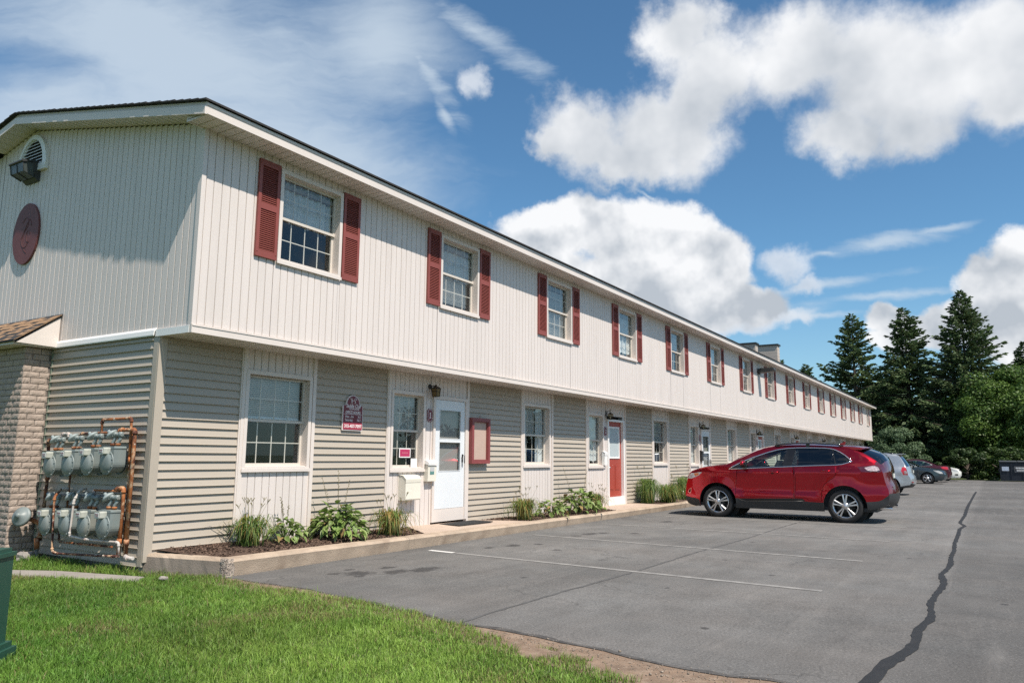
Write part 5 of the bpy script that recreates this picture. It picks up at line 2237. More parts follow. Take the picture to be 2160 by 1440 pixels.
def piping():
    r = thing('gas_piping', (5.15, 8.5, -1.2), 'rusty orange gas pipes running round the bank of grey meters', 'pipework')
    X = 5.16

    def pipe(nm, pts, rad, mt='rust', x=X, elbows=True):
        rad *= .70
        pts = [(p[2] if len(p) > 2 else x, p[0], p[1]) for p in pts]
        out = []
        mb = MB()
        # rounded runs
        P = [Vector(p) for p in pts]
        path = [P[0]]
        for a, b_, c in zip(P[:-2], P[1:-1], P[2:]):
            d1, d2 = (a - b_), (c - b_)
            t = min(.035, d1.length * .45, d2.length * .45)
            d1.normalize()
            d2.normalize()
            s, e = b_ + d1 * t, b_ + d2 * t
            for q in range(5):
                u = q / 4
                path.append(s * (1 - u) ** 2 + b_ * 2 * u * (1 - u) + e * u * u)
            if elbows:
                for (s_, d_) in ((s, d1), (e, d2)):
                    mb.tube([s_ - d_ * .012, s_ + d_ * .012], rad * 1.38, 10)
        path.append(P[-1])
        mb.tube(path, rad, 10)
        if elbows:
            for a, b_, c in zip(P[:-2], P[1:-1], P[2:]):
                d1, d2 = (a - b_).normalized(), (c - b_).normalized()
                t = .033
                s, e = b_ + d1 * t, b_ + d2 * t
                mb.tube([s * (1 - u) ** 2 + b_ * 2 * u * (1 - u) + e * u * u for u in (0, .25, .5, .75, 1)], rad * 1.25, 10)
        part(nm, mb, M[mt], r)

    pipe('pipe', [(9.07, .17), (9.08, .395), (8.475, .405), (8.455, -.10)], .022)
    pipe('pipe', [(9.525, .16), (9.52, .235), (8.70, .245)], .021, mt='rust_dark')
    pipe('pipe', [(8.70, .245), (8.66, .27), (8.385, .265), (8.375, -1.15)], .032)
    pipe('pipe', [(8.49, .255), (8.505, -.2), (8.50, -1.1)], .024, x=5.21, mt='rust_dark')
    pipe('pipe', [(8.455, -.10), (8.44, -1.0)], .021, x=5.19)
    pipe('pipe', [(9.955, .16), (9.955, .235), (9.79, .235), (9.785, .16)], .024, 'pipe_white')
    pipe('pipe', [(9.12, -.44), (8.60, -.435)], .019)
    pipe('pipe', [(8.68, -.42), (8.60, -.405), (8.51, -.405), (8.515, -1.16)], .031)
    pipe('pipe', [(8.60, -.435), (8.595, -.62), (8.60, -1.15)], .018, 'rust', x=5.22)
    pipe('pipe', [(9.73, -.44, 5.10), (9.69, -.53, 5.0), (9.63, -1.17, 5.0), (9.57, -1.19, 5.02), (8.50, -1.155, 5.10), (8.43, -1.15, 5.12)], .018, mt='rust_dark')
    pipe('pipe', [(9.70, -.44, 5.17), (9.73, -.44, 5.10)], .03, 'pipe_white', elbows=False)
    pipe('pipe', [(9.74, -.95, 5.12), (9.72, -1.075, 5.12), (8.62, -1.06, 5.14)], .017, mt='rust_dark')
    pipe('pipe', [(9.27, -.43, 5.15), (9.25, -.44, 5.06), (9.25, -.56, 5.0), (9.275, -.97, 5.0), (8.93, -.99, 5.02), (8.46, -1.0, 5.12), (8.44, -1.15, 5.12)], .018, 'pipe_white')
    pipe('pipe', [(9.12, -.44), (9.10, -.52)], .024, 'pipe_white', elbows=False)
    pipe('pipe', [(10.12, .16, 5.14), (10.27, .15, 5.16), (10.29, -.3, 5.2), (10.24, -1.10, 5.16)], .03, mt='rust_dark')
    pipe('pipe', [(10.24, -1.06, 5.12), (10.22, -1.20, 5.12)], .044, elbows=False)
    pipe('pipe', [(10.22, -1.18, 5.12), (10.20, -1.42, 5.12)], .030, 'foundation')
    pipe('pipe', [(9.79, -.25, 5.22), (9.80, -.7, 5.22)], .018)
    pipe('pipe', [(8.375, -1.14), (8.30, -1.16, 5.12), (8.15, -1.15, 5.11)], .028, 'pipe_white')
    for (y, z) in ((8.378, -1.0), (8.513, -1.0), (8.44, -.08)):
        pipe('pipe_coupling', [(y, z + .035), (y, z - .035)], .042 if z < -.5 else .03, 'rust', elbows=False)
    for y in (10.05, 9.61, 9.19, 8.78):
        for zz, nm in ((.055, 0), (-.65, 0)):
            pass
    # the supply manifolds behind both rows
    pipe('pipe', [(10.29, .17, 5.2), (8.55, .20, 5.2)], .024, 'meter', elbows=False)
    pipe('pipe', [(10.29, -.53, 5.2), (8.60, -.51, 5.2)], .024, 'meter', elbows=False)


piping()


def service_regulator():
    r = thing('service_regulator', (5.10, 10.42, -.80), 'round pale blue service regulator facing out between the brick pier and the meters', 'gas regulator')
    mb = MB()
    mb.lathe([(0, -.07), (.05, -.065), (.105, -.022), (.122, -.018), (.122, .018), (.105, .022), (.09, .035), (.03, .06), (.03, .085), (0, .088)], (-.10, 0, 0), (-.85, -.35, .3), 22)
    part('regulator_body', mb, M['meter'], r, world=False)
    mb = MB()
    mb.tube([(-.04, 0, -.02), (.03, -.02, -.05), (.08, -.08, -.09), (.09, -.18, -.12), (.03, -.20, -.26)], .028, 10)
    part('feed_pipe', mb, M['rust'], r, world=False)


service_regulator()

# green cabinet at the edge of the lawn -----------------------------------------------
def cabinet():
    C = Vector((2.468, 5.43))
    u = Vector((-.62, .785)).normalized()     # along the louvred face, to the left
    v = Vector((.785, .62)).normalized()      # along the narrow end, away
    r = thing('utility_cabinet', (C.x, C.y, zg(2.6) - .02), 'dark green louvred utility cabinet standing on the lawn at the edge', 'cabinet', rz=math.atan2(u.y, u.x))
    # local: x along louvred face, -y? towards the back
    L, D, H = 1.0, .235, .70
    s = -1 if Vector((u.x, u.y, 0)).cross(Vector((v.x, v.y, 0))).z < 0 else 1
    mb = MB()
    Y = lambda t: (min(0, s * t), max(0, s * t))
    y0, y1 = Y(D)
    mb.box(0, L, y0, y1, .12, H - .03)
    mb.prism([(-.012, y0 - .012), (L + .012, y0 - .012), (L + .012, y1 + .012), (-.012, y1 + .012)], 'z', H - .03, H - .004)
    mb.prism([(.01, y0 + .01), (L - .01, y0 + .01), (L - .01, y1 - .01), (.01, y1 - .01)], 'z', H - .004, H + .02)
    part('housing', mb, M['green'], r, world=False)
    mb = MB()
    mb.prism([(-.05, y0 - .05), (L + .05, y0 - .05), (L + .05, y1 + .05), (-.05, y1 + .05)], 'z', 0, .085)
    mb.prism([(-.028, y0 - .028), (L + .028, y0 - .028), (L + .028, y1 + .028), (-.028, y1 + .028)], 'z', .085, .12)
    part('base', mb, M['green'], r, world=False)
    f = -s
    for j in range(5):
        z = .20 + j * .092
        for i in range(3):
            x0 = .055 + i * .31
            q = MB()
            a, b_ = 0.0005 * f, .030 * f
            q.v += [(x0, a, z), (x0 + .24, a, z), (x0 + .24, b_, z + .012), (x0, b_, z + .012), (x0 + .012, a, z + .055), (x0 + .228, a, z + .055), (x0 + .20, b_, z + .030), (x0 + .04, b_, z + .030)]
            for fc in ((3, 2, 6, 7), (7, 6, 5, 4), (0, 3, 7, 4), (1, 5, 6, 2)):
                q.f.append(fc)
                q.m.append(0)
                q.sm.append(False)
            part('louvre', q, M['green'], r, world=False)
    q = MB()
    q.box(.02, .05, min(0, .004 * f), max(0, .004 * f), .235, .30)
    part('latch', q, M['black_metal'], r, world=False)


cabinet()

# plants in the beds -------------------------------------------------------------
M['hosta'] = leaf_mat('hosta_leaf', (0.17, 0.25, 0.065), attr=False, trans=.25, rough=.45, spec=.4)
M['hosta_y'] = leaf_mat('hosta_leaf_variegated', (0.33, 0.37, 0.15), attr=False, trans=.25, rough=.45, spec=.4)
M['hosta_b'] = leaf_mat('hosta_leaf_dry', (0.25, 0.17, 0.07), attr=False, trans=.2, rough=.7)
M['lily'] = leaf_mat('daylily_blade', trans=.3, rough=.5)


def hosta_leaf(seed, edge_mat):
    r = random.Random(seed)
    bm = bmesh.new()
    n = 6
    cup = r.uniform(.15, .35)
    wv = r.uniform(.44, .62)
    rows = []
    for i in range(n + 1):
        t = i / n
        w_ = wv * math.sin(PI * min(1, t * 1.02) ** .75) * (1 - .25 * t) if 0 < t < 1 else .012
        z = -.30 * t * t + .10 * t + r.uniform(-.015, .015)
        row = []
        for s in (-1, -.72, 0, .72, 1):
            row.append(bm.verts.new((t, s * w_ * .62, z + cup * abs(s) * w_ + (r.uniform(-.02, .02) if abs(s) == 1 else 0))))
        rows.append(row)
    for a, b_ in zip(rows[:-1], rows[1:]):
        for k in range(4):
            f = bm.faces.new((a[k], b_[k], b_[k + 1], a[k + 1]))
            f.smooth = True
            f.material_index = 1 if k in (0, 3) else 0
    me = bpy.data.meshes.new('leaf')
    bm.to_mesh(me)
    bm.free()
    return me


HL = []
for s in range(5):
    for mats in ((M['hosta'], M['hosta']), (M['hosta'], M['hosta_y']), (M['hosta_b'], M['hosta_b'])):
        me = hosta_leaf(s, None)
        for q in mats:
            me.materials.append(q)
        HL.append(me)


def hosta(x, y, R, H, n, label, varieg, seed, spikes=0, dry=.06):
    r = random.Random(seed)
    z0 = zbed(x, y)
    root = thing('hosta_plant', (x, y, z0), label, 'plant', 'hostas in the beds')
    for i in range(n):
        a = r.uniform(0, 2 * PI)
        f = math.sqrt((i + .5) / n)
        rad = R * (.15 + .75 * f) * r.uniform(.75, 1.1)
        hh = H * (1.0 - .78 * f * f) * r.uniform(.72, 1.05)
        L = r.uniform(.085, .14) * (R / .38) ** .5
        k = 2 if r.random() < dry else (1 if r.random() < varieg else 0)
        o = link('leaf', HL[r.randrange(5) * 3 + k], root, (math.cos(a) * (rad - L * .45), math.sin(a) * (rad - L * .45), hh))
        o.scale = (L, L * r.uniform(.8, 1.05), L)
        o.rotation_euler = (r.gauss(0, .35), -.35 + .85 * f + r.gauss(0, .28), a + r.gauss(0, .5))
    mb = MB()
    for i in range(max(10, n // 3)):
        a = r.uniform(0, 2 * PI)
        q = R * r.uniform(.3, .75)
        mb.tube([(0, 0, 0), (math.cos(a) * q * .5, math.sin(a) * q * .5, H * .5), (math.cos(a) * q, math.sin(a) * q, H * .7)], .004, 4, caps=False)
    part('stem', mb, M['hosta'], root, world=False)
    for s in range(spikes):
        mb = MB()
        a = r.uniform(0, 2 * PI)
        q = R * r.uniform(.15, .6)
        top = H * r.uniform(1.45, 2.1)
        tx, ty = math.cos(a) * q, math.sin(a) * q
        mb.tube([(tx * .2, ty * .2, H * .3), (tx * .8, ty * .8, top * .75), (tx, ty, top)], [.004, .003, .0015], 4)
        for i in range(12):
            t = .62 + .38 * i / 12
            b_ = r.uniform(0, 2 * PI)
            mb.tube([(tx * t, ty * t, top * t), (tx * t + math.cos(b_) * .018, ty * t + math.sin(b_) * .018, top * t + .012)], .0042, 4)
        part('seed_stalk', mb, M['stalk'], root, world=False)


M['stalk'] = mat('dry_stalk', (0.16, 0.14, 0.07), 0.8)
hosta(7.12, 7.98, .32, .30, 90, 'smaller pale edged hosta with tall dry seed stalks under the large window', .75, 1, 3)
hosta(7.95, 7.84, .50, .46, 235, 'largest hosta, broad dark green clump below the office sign', .4, 2, 3, .05)
hosta(13.72, 7.64, .42, .36, 95, 'low variegated hosta at the middle of the second bed', .7, 3, 0)
hosta(15.15, 7.74, .62, .52, 150, 'big rounded pale green hosta beside the red door', .6, 4, 2)


def lily(x, y, R, H, n, label, seed, yel, name='daylily_clump', cat='plant', spikes=8):
    g = np.random.default_rng(seed)
    a = g.uniform(0, 2 * PI, n)
    L = H * g.uniform(.65, 1.25, n)
    out = R * g.uniform(.35, 1.25, n)
    bx, by = g.normal(0, R * .16, n), g.normal(0, R * .16, n)
    w0 = g.uniform(.004, .008, n)
    ts = np.array([0, .3, .58, .82, 1.0])
    hz = np.array([0, .52, .86, .86, .58])
    rd = np.array([0, .14, .40, .74, 1.0])
    wd = np.array([.8, 1, .85, .55, .08])
    droop = g.uniform(0, 1, n)
    P = []
    for k in range(5):
        z = L * (hz[k] - (droop * .5 * ts[k] ** 3))
        cx_, cy_ = bx + np.cos(a) * out * rd[k], by + np.sin(a) * out * rd[k]
        px, py = -np.sin(a) * w0 * wd[k], np.cos(a) * w0 * wd[k]
        P.append(np.stack([cx_ - px, cy_ - py, np.maximum(z, .01)], 1))
        P.append(np.stack([cx_ + px, cy_ + py, np.maximum(z, .01)], 1))
    v = np.stack(P, 1).reshape(-1, 3)
    i = (np.arange(n) * 10)[:, None]
    f = np.concatenate([i + np.array([[2 * k, 2 * k + 1, 2 * k + 3, 2 * k + 2]]) for k in range(4)], 1).reshape(-1)
    t = g.random(n)[:, None]
    c = (1 - t) * np.array([[.055, .13, .03]]) + t * np.array([[.20, .27, .07]])
    dry = (g.random(n) < yel)[:, None]
    c = np.where(dry, np.array([[.34, .25, .08]]) * g.uniform(.5, 1.2, (n, 1)), c)
    root = thing(name, (x, y, zbed(x, y)), label, cat, 'grassy clumps in the beds')
    me = np_mesh('foliage', v, f, np.full(n * 4, 4), M['lily'], np.repeat(c, 10, 0))
    o = link('foliage', me, root)
    if spikes:
        r = random.Random(seed)
        mb = MB()
        for s in range(spikes):
            aa = r.uniform(0, 2 * PI)
            q = R * r.uniform(.2, .75)
            tz = H * r.uniform(1.1, 1.55)
            p = (math.cos(aa) * q, math.sin(aa) * q, tz)
            mb.tube([(0, 0, 0), (p[0] * .5, p[1] * .5, tz * .6), p], [.003, .0025, .0015], 4)
            for k in range(3):
                b_ = r.uniform(0, 2 * PI)
                mb.tube([(p[0] * (.9 + .03 * k), p[1] * (.9 + .03 * k), tz * (.92 + .03 * k)), (p[0] + math.cos(b_) * .03, p[1] + math.sin(b_) * .03, tz + .02)], [.002, .005], 4)
        part('dry_stem', mb, M['stalk'], root, world=False)


lily(6.50, 7.95, .36, .38, 260, 'dark green daylily clump at the corner end of the first bed', 21, .16, spikes=10)
lily(8.85, 7.66, .42, .40, 300, 'yellowing daylily clump beside the walk to the white storm door', 22, .50, spikes=12)
lily(12.75, 7.70, .42, .42, 280, 'yellow green daylily with one faded orange bloom in the second bed', 23, .45, spikes=10)
lily(16.25, 7.86, .34, .40, 200, 'thin dry daylily leaning on the red door step', 24, .4, spikes=12)
lily(19.55, 7.92, .42, .66, 420, 'tall fresh green grass clump past the red door', 25, .10, spikes=4)
lily(20.45, 7.70, .60, .50, 480, 'low arching yellow green grass clump at the nose of the red car', 26, .28, spikes=3)
lily(22.2, 7.88, .46, .66, 360, 'green grass clump half hidden behind the nose of the red car', 27, .12, spikes=2)

r = thing('garden_hook', (22.9, 7.95, zbed(22.9, 7.95)), 'thin black wire garden hook standing in the bed before the red car', 'garden hook')
mb = MB()
mb.tube([(0, 0, 0), (0, 0, .82), (.04, 0, .92), (.13, 0, .94), (.20, 0, .88), (.21, 0, .80)], .006, 6)
part('hook', mb, M['black_metal'], r, world=False)
for i, x in enumerate((21.2, 21.55)):
    r = thing('solar_light', (x, 7.52, zbed(x, 7.52)), ['slim pale stake light in the bed at the nose of the red car', 'second slim stake light, just behind the first at the car nose'][i], 'garden light', 'stake lights by the red car')
    mb = MB()
    mb.lathe([(.006, 0), (.006, .20), (.022, .205), (.022, .27), (.03, .275), (.0, .30)], (0, 0, 0), (0, 0, 1), 8)
    part('stake', mb, M['steel'], r, world=False)

# ---------------------------------------------------------------- cars
def paint_mat(name, col, flake=0.3, metal=0.55, rough=.28):
    m = mat(name, col, rough, metal=metal, coat=0.8, spec=.25)
    return m


M['red_paint'] = paint_mat('red_car_paint', (0.40, 0.005, 0.016), metal=.92, rough=.24)
M['silver_paint'] = paint_mat('silver_car_paint', (0.42, 0.44, 0.46), metal=.6, rough=.35)
M['teal_paint'] = paint_mat('slate_car_paint', (0.045, 0.065, 0.078), metal=.5)
M['maroon_paint'] = paint_mat('maroon_car_paint', (0.085, 0.018, 0.028), metal=.5)
M['white_paint_car'] = paint_mat('white_car_paint', (0.75, 0.75, 0.70), metal=0.0)
M['plastic'] = mat('grey_black_plastic', (0.028, 0.029, 0.031), 0.55, 0.1, 6)
M['gloss_black'] = mat('gloss_black', (0.012, 0.012, 0.013), 0.12)
M['chrome'] = mat('chrome', (0.78, 0.78, 0.80), 0.12, metal=1.0)
M['alloy'] = mat('alloy', (0.62, 0.62, 0.63), 0.28, metal=.85)
M['car_glass'] = glass_mat('car_glass', (0.80, 0.90, 0.87), 1.0)
M['privacy_glass'] = glass_mat('privacy_glass', (0.05, 0.055, 0.06), 1.1)
M['tail_red'] = mat('tail_red', (0.45, 0.012, 0.02), 0.12, spec=.8, coat=1)
M['tail_dark'] = mat('tail_dark', (0.07, 0.006, 0.010), 0.12, spec=.8, coat=1)
M['tail_clear'] = mat('tail_clear', (0.42, 0.34, 0.35), 0.1, 0.5, 25, spec=.8, coat=1)
M['lamp_clear'] = mat('lamp_clear', (0.60, 0.62, 0.62), 0.08, 0.2, 30, spec=.8, coat=1)
M['amber'] = mat('amber_lens', (0.80, 0.16, 0.005), 0.15, coat=1)
M['seat'] = mat('seat_dark', (0.035, 0.035, 0.037), 0.8)
M['tan'] = mat('trim_grey', (0.25, 0.24, 0.23), 0.8)
M['plate'] = mat('plate_white', (0.65, 0.66, 0.60), 0.4)


def circle_arc(cx_, cz, R, a0, a1, n):
    return [(cx_ + R * math.cos(a0 + (a1 - a0) * i / n), cz + R * math.sin(a0 + (a1 - a0) * i / n)) for i in range(n + 1)]


def offset_poly(p, d):
    """shrink a polygon by d (any orientation)"""
    A = sum(p[i][0] * p[(i + 1) % len(p)][1] - p[(i + 1) % len(p)][0] * p[i][1] for i in range(len(p)))
    sg = 1 if A > 0 else -1
    out = []
    n = len(p)
    for i in range(n):
        a, b_, c = Vector(p[i - 1]), Vector(p[i]), Vector(p[(i + 1) % n])
        e1, e2 = (b_ - a).normalized(), (c - b_).normalized()
        n1, n2 = Vector((-e1.y, e1.x)) * sg, Vector((-e2.y, e2.x)) * sg
        m = (n1 + n2)
        if m.length < 1e-6:
            m = n1
        m.normalize()
        k = d / max(.35, m.dot(n1))
        out.append(tuple(b_ + m * k))
    return out


def build_car(name, label, loc, rz, S):
    root = thing(name, loc, label, 'car', None, rz)
    hw = S['hw']
    R = S['R']
    fa, ra = S['axles']
    ar = S['arch']
    zc = R
    lo_f = math.asin(max(-.99, (S['sill'] - zc) / ar))
    top = S['top']          # silhouette from nose bottom over the roof to tail bottom: (s, z, bulge, class)
    sil = [(p[0], p[1]) for p in top]
    archf = circle_arc(fa, zc, ar, PI - lo_f, lo_f, 18)
    archr = circle_arc(ra, zc, ar, PI - lo_f, lo_f, 18)
    outline = sil + [(ra - ar * math.cos(lo_f), S['sill'])] * 0 + archr + archf
    polys = dict(S['polys'])
    loops = [outline]
    for k, p in S['polys']:
        loops.append(p)
    seams = S.get('doors', [])
    ins = []
    for p in seams:
        ins.append(offset_poly(p, .0085))
        loops += [p, ins[-1]]
    xs = [p[0] for p in outline]
    zs = [p[1] for p in outline]
    st = S.get('grid', .06)
    grid = []
    s = min(xs)
    while s < max(xs):
        z = min(zs)
        while z < max(zs):
            if inpoly(s, z, outline):
                grid.append((s + 1e-4 * math.sin(z * 99), z))
            z += st
        s += st
    vv, tt = cdt(loops, grid)
    groups = {}
    for t in tt:
        cs = sum(vv[i].x for i in t) / 3
        cz = sum(vv[i].y for i in t) / 3
        if not inpoly(cs, cz, outline):
            continue
        cls = 'body'
        for p, q in zip(seams, ins):
            if inpoly(cs, cz, q):
                cls = 'door%d' % seams.index(p)
                break
            if inpoly(cs, cz, p):
                cls = 'seam'
                break
        for k, p in S['polys']:
            if inpoly(cs, cz, p):
                cls = k
        if cls == 'lower_bumper':
            cls += '/' + ('F' if cs > 0 else 'B')
        groups.setdefault(cls, []).append(tuple(t))
    cm = S['mats']
    # the skin across the car
    T = 16
    ts = [-1 + 2 * i / T for i in range(T + 1)]
    ts = [math.copysign(abs(t) ** .85, t) for t in ts]
    rows = []
    for i, p in enumerate(top):
        a, b_ = Vector(sil[max(i - 1, 0)]), Vector(sil[min(i + 1, len(sil) - 1)])
        d = (b_ - a).normalized()
        nrm = Vector((d.y, -d.x))
        if nrm.dot(Vector(sil[i]) - Vector((0, .7))) < 0:
            nrm = -nrm
        h = hw(p[0], p[1])
        rows.append([(t * h, p[0] + nrm.x * p[2] * (1 - abs(t) ** 2.4), p[1] + nrm.y * p[2] * (1 - abs(t) ** 2.4)) for t in ts])
    skin = {}
    for i in range(len(top) - 1):
        for k in range(T):
            tm = abs(ts[k] + ts[k + 1]) / 2
            c = top[i][3]
            if isinstance(c, tuple):     # (inner class, limit, outer class)
                c = c[0] if tm < c[1] else c[2]
            if c == 'lower_bumper':
                c += '/' + ('F' if top[i][0] > 0 else 'B')
            skin.setdefault(c, []).append((i, k))
    meshes = {}

    def bucket(c):
        return meshes.setdefault(c, MB())
    for cls, tris in groups.items():
        for side in (-1, 1):
            c2 = cls
            if cls.startswith('door'):
                c2 = cls + '/' + ('L' if side < 0 else 'R')
            elif cls != 'body' and not cls.startswith('lower_bumper'):
                c2 = cls + '/' + ('L' if side < 0 else 'R')
            m_ = bucket(c2)
            rec = S.get('recess', {}).get(cls, 0)
            mp = {}
            for t in tris:
                idx = []
                for i in t:
                    if i not in mp:
                        q = vv[i]
                        mp[i] = len(m_.v)
                        m_.v.append((side * (hw(q.x, q.y) - rec), q.x, q.y))
                    idx.append(mp[i])
                m_.f.append(tuple(idx))
                m_.m.append(0)
                m_.sm.append(True)
    for c, cells in skin.items():
        m_ = bucket(c)
        mp = {}
        for (i, k) in cells:
            idx = []
            for (a, b_) in ((i, k), (i + 1, k), (i + 1, k + 1), (i, k + 1)):
                if (a, b_) not in mp:
                    mp[(a, b_)] = len(m_.v)
                    m_.v.append(rows[a][b_])
                idx.append(mp[(a, b_)])
            m_.f.append(tuple(idx))
            m_.m.append(0)
            m_.sm.append(True)
    names = {'body': 'body', 'seam': 'door_gap'}
    objs = {}
    for c, m_ in meshes.items():
        base = c.split('/')[0]
        nm = 'door' if base.startswith('door') and base[4:].isdigit() else names.get(base, base)
        mt = cm.get(base, cm['body'])
        me = m_.mesh(nm, mt, True)
        # normals outward
        ctr = Vector((0, 0, .8))
        for p in me.polygons:
            if p.normal.dot(Vector(p.center) - Vector((0, p.center.y * .8, .75))) < 0:
                p.flip()
        me.update()
        me.set_sharp_from_angle(angle=math.radians(38))
        objs[c] = link(nm, me, root)
    # under body and wells
    mb = MB()
    zf, zr = max(xs), min(xs)
    W0 = S['W']
    mb.box(-W0 + .12, W0 - .12, zr + .25, zf - .3, S['sill'] + .02, S['sill'] + .1)
    for a in (fa, ra):
        for side in (-1, 1):
            n = 14
            for i in range(n):
                a0, a1 = -0.15 + (PI + .3) * i / n, -0.15 + (PI + .3) * (i + 1) / n
                p0 = (a + ar * 1.0 * math.cos(a0), zc + ar * math.sin(a0))
                p1 = (a + ar * 1.0 * math.cos(a1), zc + ar * math.sin(a1))
                xo0, xo1 = side * (hw(*p0) - .004), side * (hw(*p1) - .004)
                xi = side * (W0 - .42)
                mb.quad([(xo0, *p0), (xo1, *p1), (xi, *p1), (xi, *p0)])
            mb.quad([(side * (W0 - .42), a + ar * 1.0 * math.cos(2 * PI * i / 20), zc + ar * math.sin(2 * PI * i / 20)) for i in range(20)])
    part('underbody', mb, M['plastic'], root, world=False)
    # wheels
    wt = MB()
    sw, rr = S['tyre_w'], S['rim']
    wt.lathe([(rr, -.02), (rr + .006, -.006), (R * .80, .004), (R * .93, -.002), (R * .985, -.022), (R, -.05), (R, -sw + .04), (R * .97, -sw), (rr, -sw), (rr * .9, -sw * .5), (rr, -.02)], (0, 0, 0), (-1, 0, 0), 44, caps=False)
    tm = wt.mesh('tyre', M['rubber'])
    rm = MB()
    rm.lathe([(rr - .006, -.002), (rr + .004, -.004), (rr + .004, -.03), (rr - .02, -.03), (rr - .035, -.10), (rr - .035, -.16)], (0, 0, 0), (-1, 0, 0), 40, caps=False)
    ns = S['spokes']
    for i in range(ns):
        a = 2 * PI * i / ns + PI / 2 + S.get('spoke_off', 0)
        for dlt in ((-.17, .17) if S.get('twin') else (0,)):
            r0, r1 = .055, rr - .012
            a1 = a + dlt
            a0 = a + dlt * .9
            wd0, wd1 = (.014, .019) if S.get('twin') else (.022, .030)
            c0 = Vector((0, r0 * math.cos(a0), r0 * math.sin(a0)))
            c1 = Vector((0, r1 * math.cos(a1), r1 * math.sin(a1)))
            pdir = (c1 - c0).normalized()
            pn = Vector((0, -pdir.z, pdir.y))
            pts = []
            for (c, w_, x0, x1) in ((c0, wd0, -.012, .045), (c1, wd1, -.003, .035)):
                pts.append([c + pn * w_ * q + Vector((x, 0, 0)) for q, x in ((-1, x1), (-1, x0 + .008), (-.55, x0), (.55, x0), (1, x0 + .008), (1, x1))])
            for q in range(5):
                rm.quad([pts[0][q], pts[0][q + 1], pts[1][q + 1], pts[1][q]])
    rm.lathe([(0, .018), (.03, .017), (.034, .012), (.07, .008), (.078, -.02)], (0, 0, 0), (-1, 0, 0), 20, caps=False)
    rmesh = rm.mesh('rim', M['alloy'])
    dm = MB()
    dm.lathe([(0, -.045), (.155, -.045), (.155, -.06), (rr - .036, -.11), (rr - .036, -.12)], (0, 0, 0), (-1, 0, 0), 28, caps=False)
    dmesh = dm.mesh('brake_disc', M['bronze'])
    for a in (fa, ra):
        for side in (-1, 1):
            w_ = link('wheel', None, root, (side * S['track'], a, R))
            if side > 0:
                w_.rotation_euler = (0, 0, PI)
            w_.empty_display_size = .2
            link('tyre', tm, w_)
            link('rim', rmesh, w_)
            link('brake_disc', dmesh, w_)
    # cabin
    mb = MB()
    b0, b1 = S['cabin']
    zb = S['belt']
    mb.box(-W0 + .14, W0 - .14, b0, b1, S['sill'] + .1, zb - .22)
    part('cabin_floor', mb, M['seat'], root, world=False)
    for (sy, lst) in ((S['seats'][0], (-.37, .37)), (S['seats'][1], (-.42, 0, .42))):
        for sx_ in lst:
            mb = MB()
            mb.prism([(sy - .02, zb - .22), (sy + .16, zb - .22), (sy - .03, zb + .16), (sy - .15, zb + .15)], 'x', sx_ - .23, sx_ + .23)
            mb.prism([(sy - .07, zb + .17), (sy - .17, zb + .17), (sy - .20, zb + .35), (sy - .11, zb + .36)], 'x', sx_ - .13, sx_ + .13)
            part('seat', mb, M['seat'], root, world=False)
    mb = MB()
    ds = S['dash']
    mb.prism([(ds, zb - .3), (ds + .42, zb - .2), (ds + .42, zb - .02), (ds + .10, zb + .02), (ds, zb - .06)], 'x', -W0 + .2, W0 - .2)
    part('dashboard', mb, M['seat'], root, world=False)
    mb = MB()
    o_, n_ = Vector((-.37, ds - .16, zb + .02)), Vector((0, -.85, .5)).normalized()
    u_ = Vector((1, 0, 0))
    v_ = n_.cross(u_)
    mb.tube([o_ + (u_ * math.cos(2 * PI * i / 24) + v_ * math.sin(2 * PI * i / 24)) * .18 for i in range(25)], .014, 6, caps=False)
    mb.tube([o_, o_ - n_ * .2], .04, 6)
    mb.tube([o_ - u_ * .18, o_ + u_ * .18], .022, 6)
    part('steering_wheel', mb, M['seat'], root, world=False)
    return root


def strip_on(root, hw, pts, rad, mt, nm, sides=(-1, 1), off=.002, flat=False):
    for sd in sides:
        mb = MB()
        mb.tube([(sd * (hw(s, z) + off), s, z) for s, z in pts], rad, 6)
        part(nm, mb, mt, root, world=False)


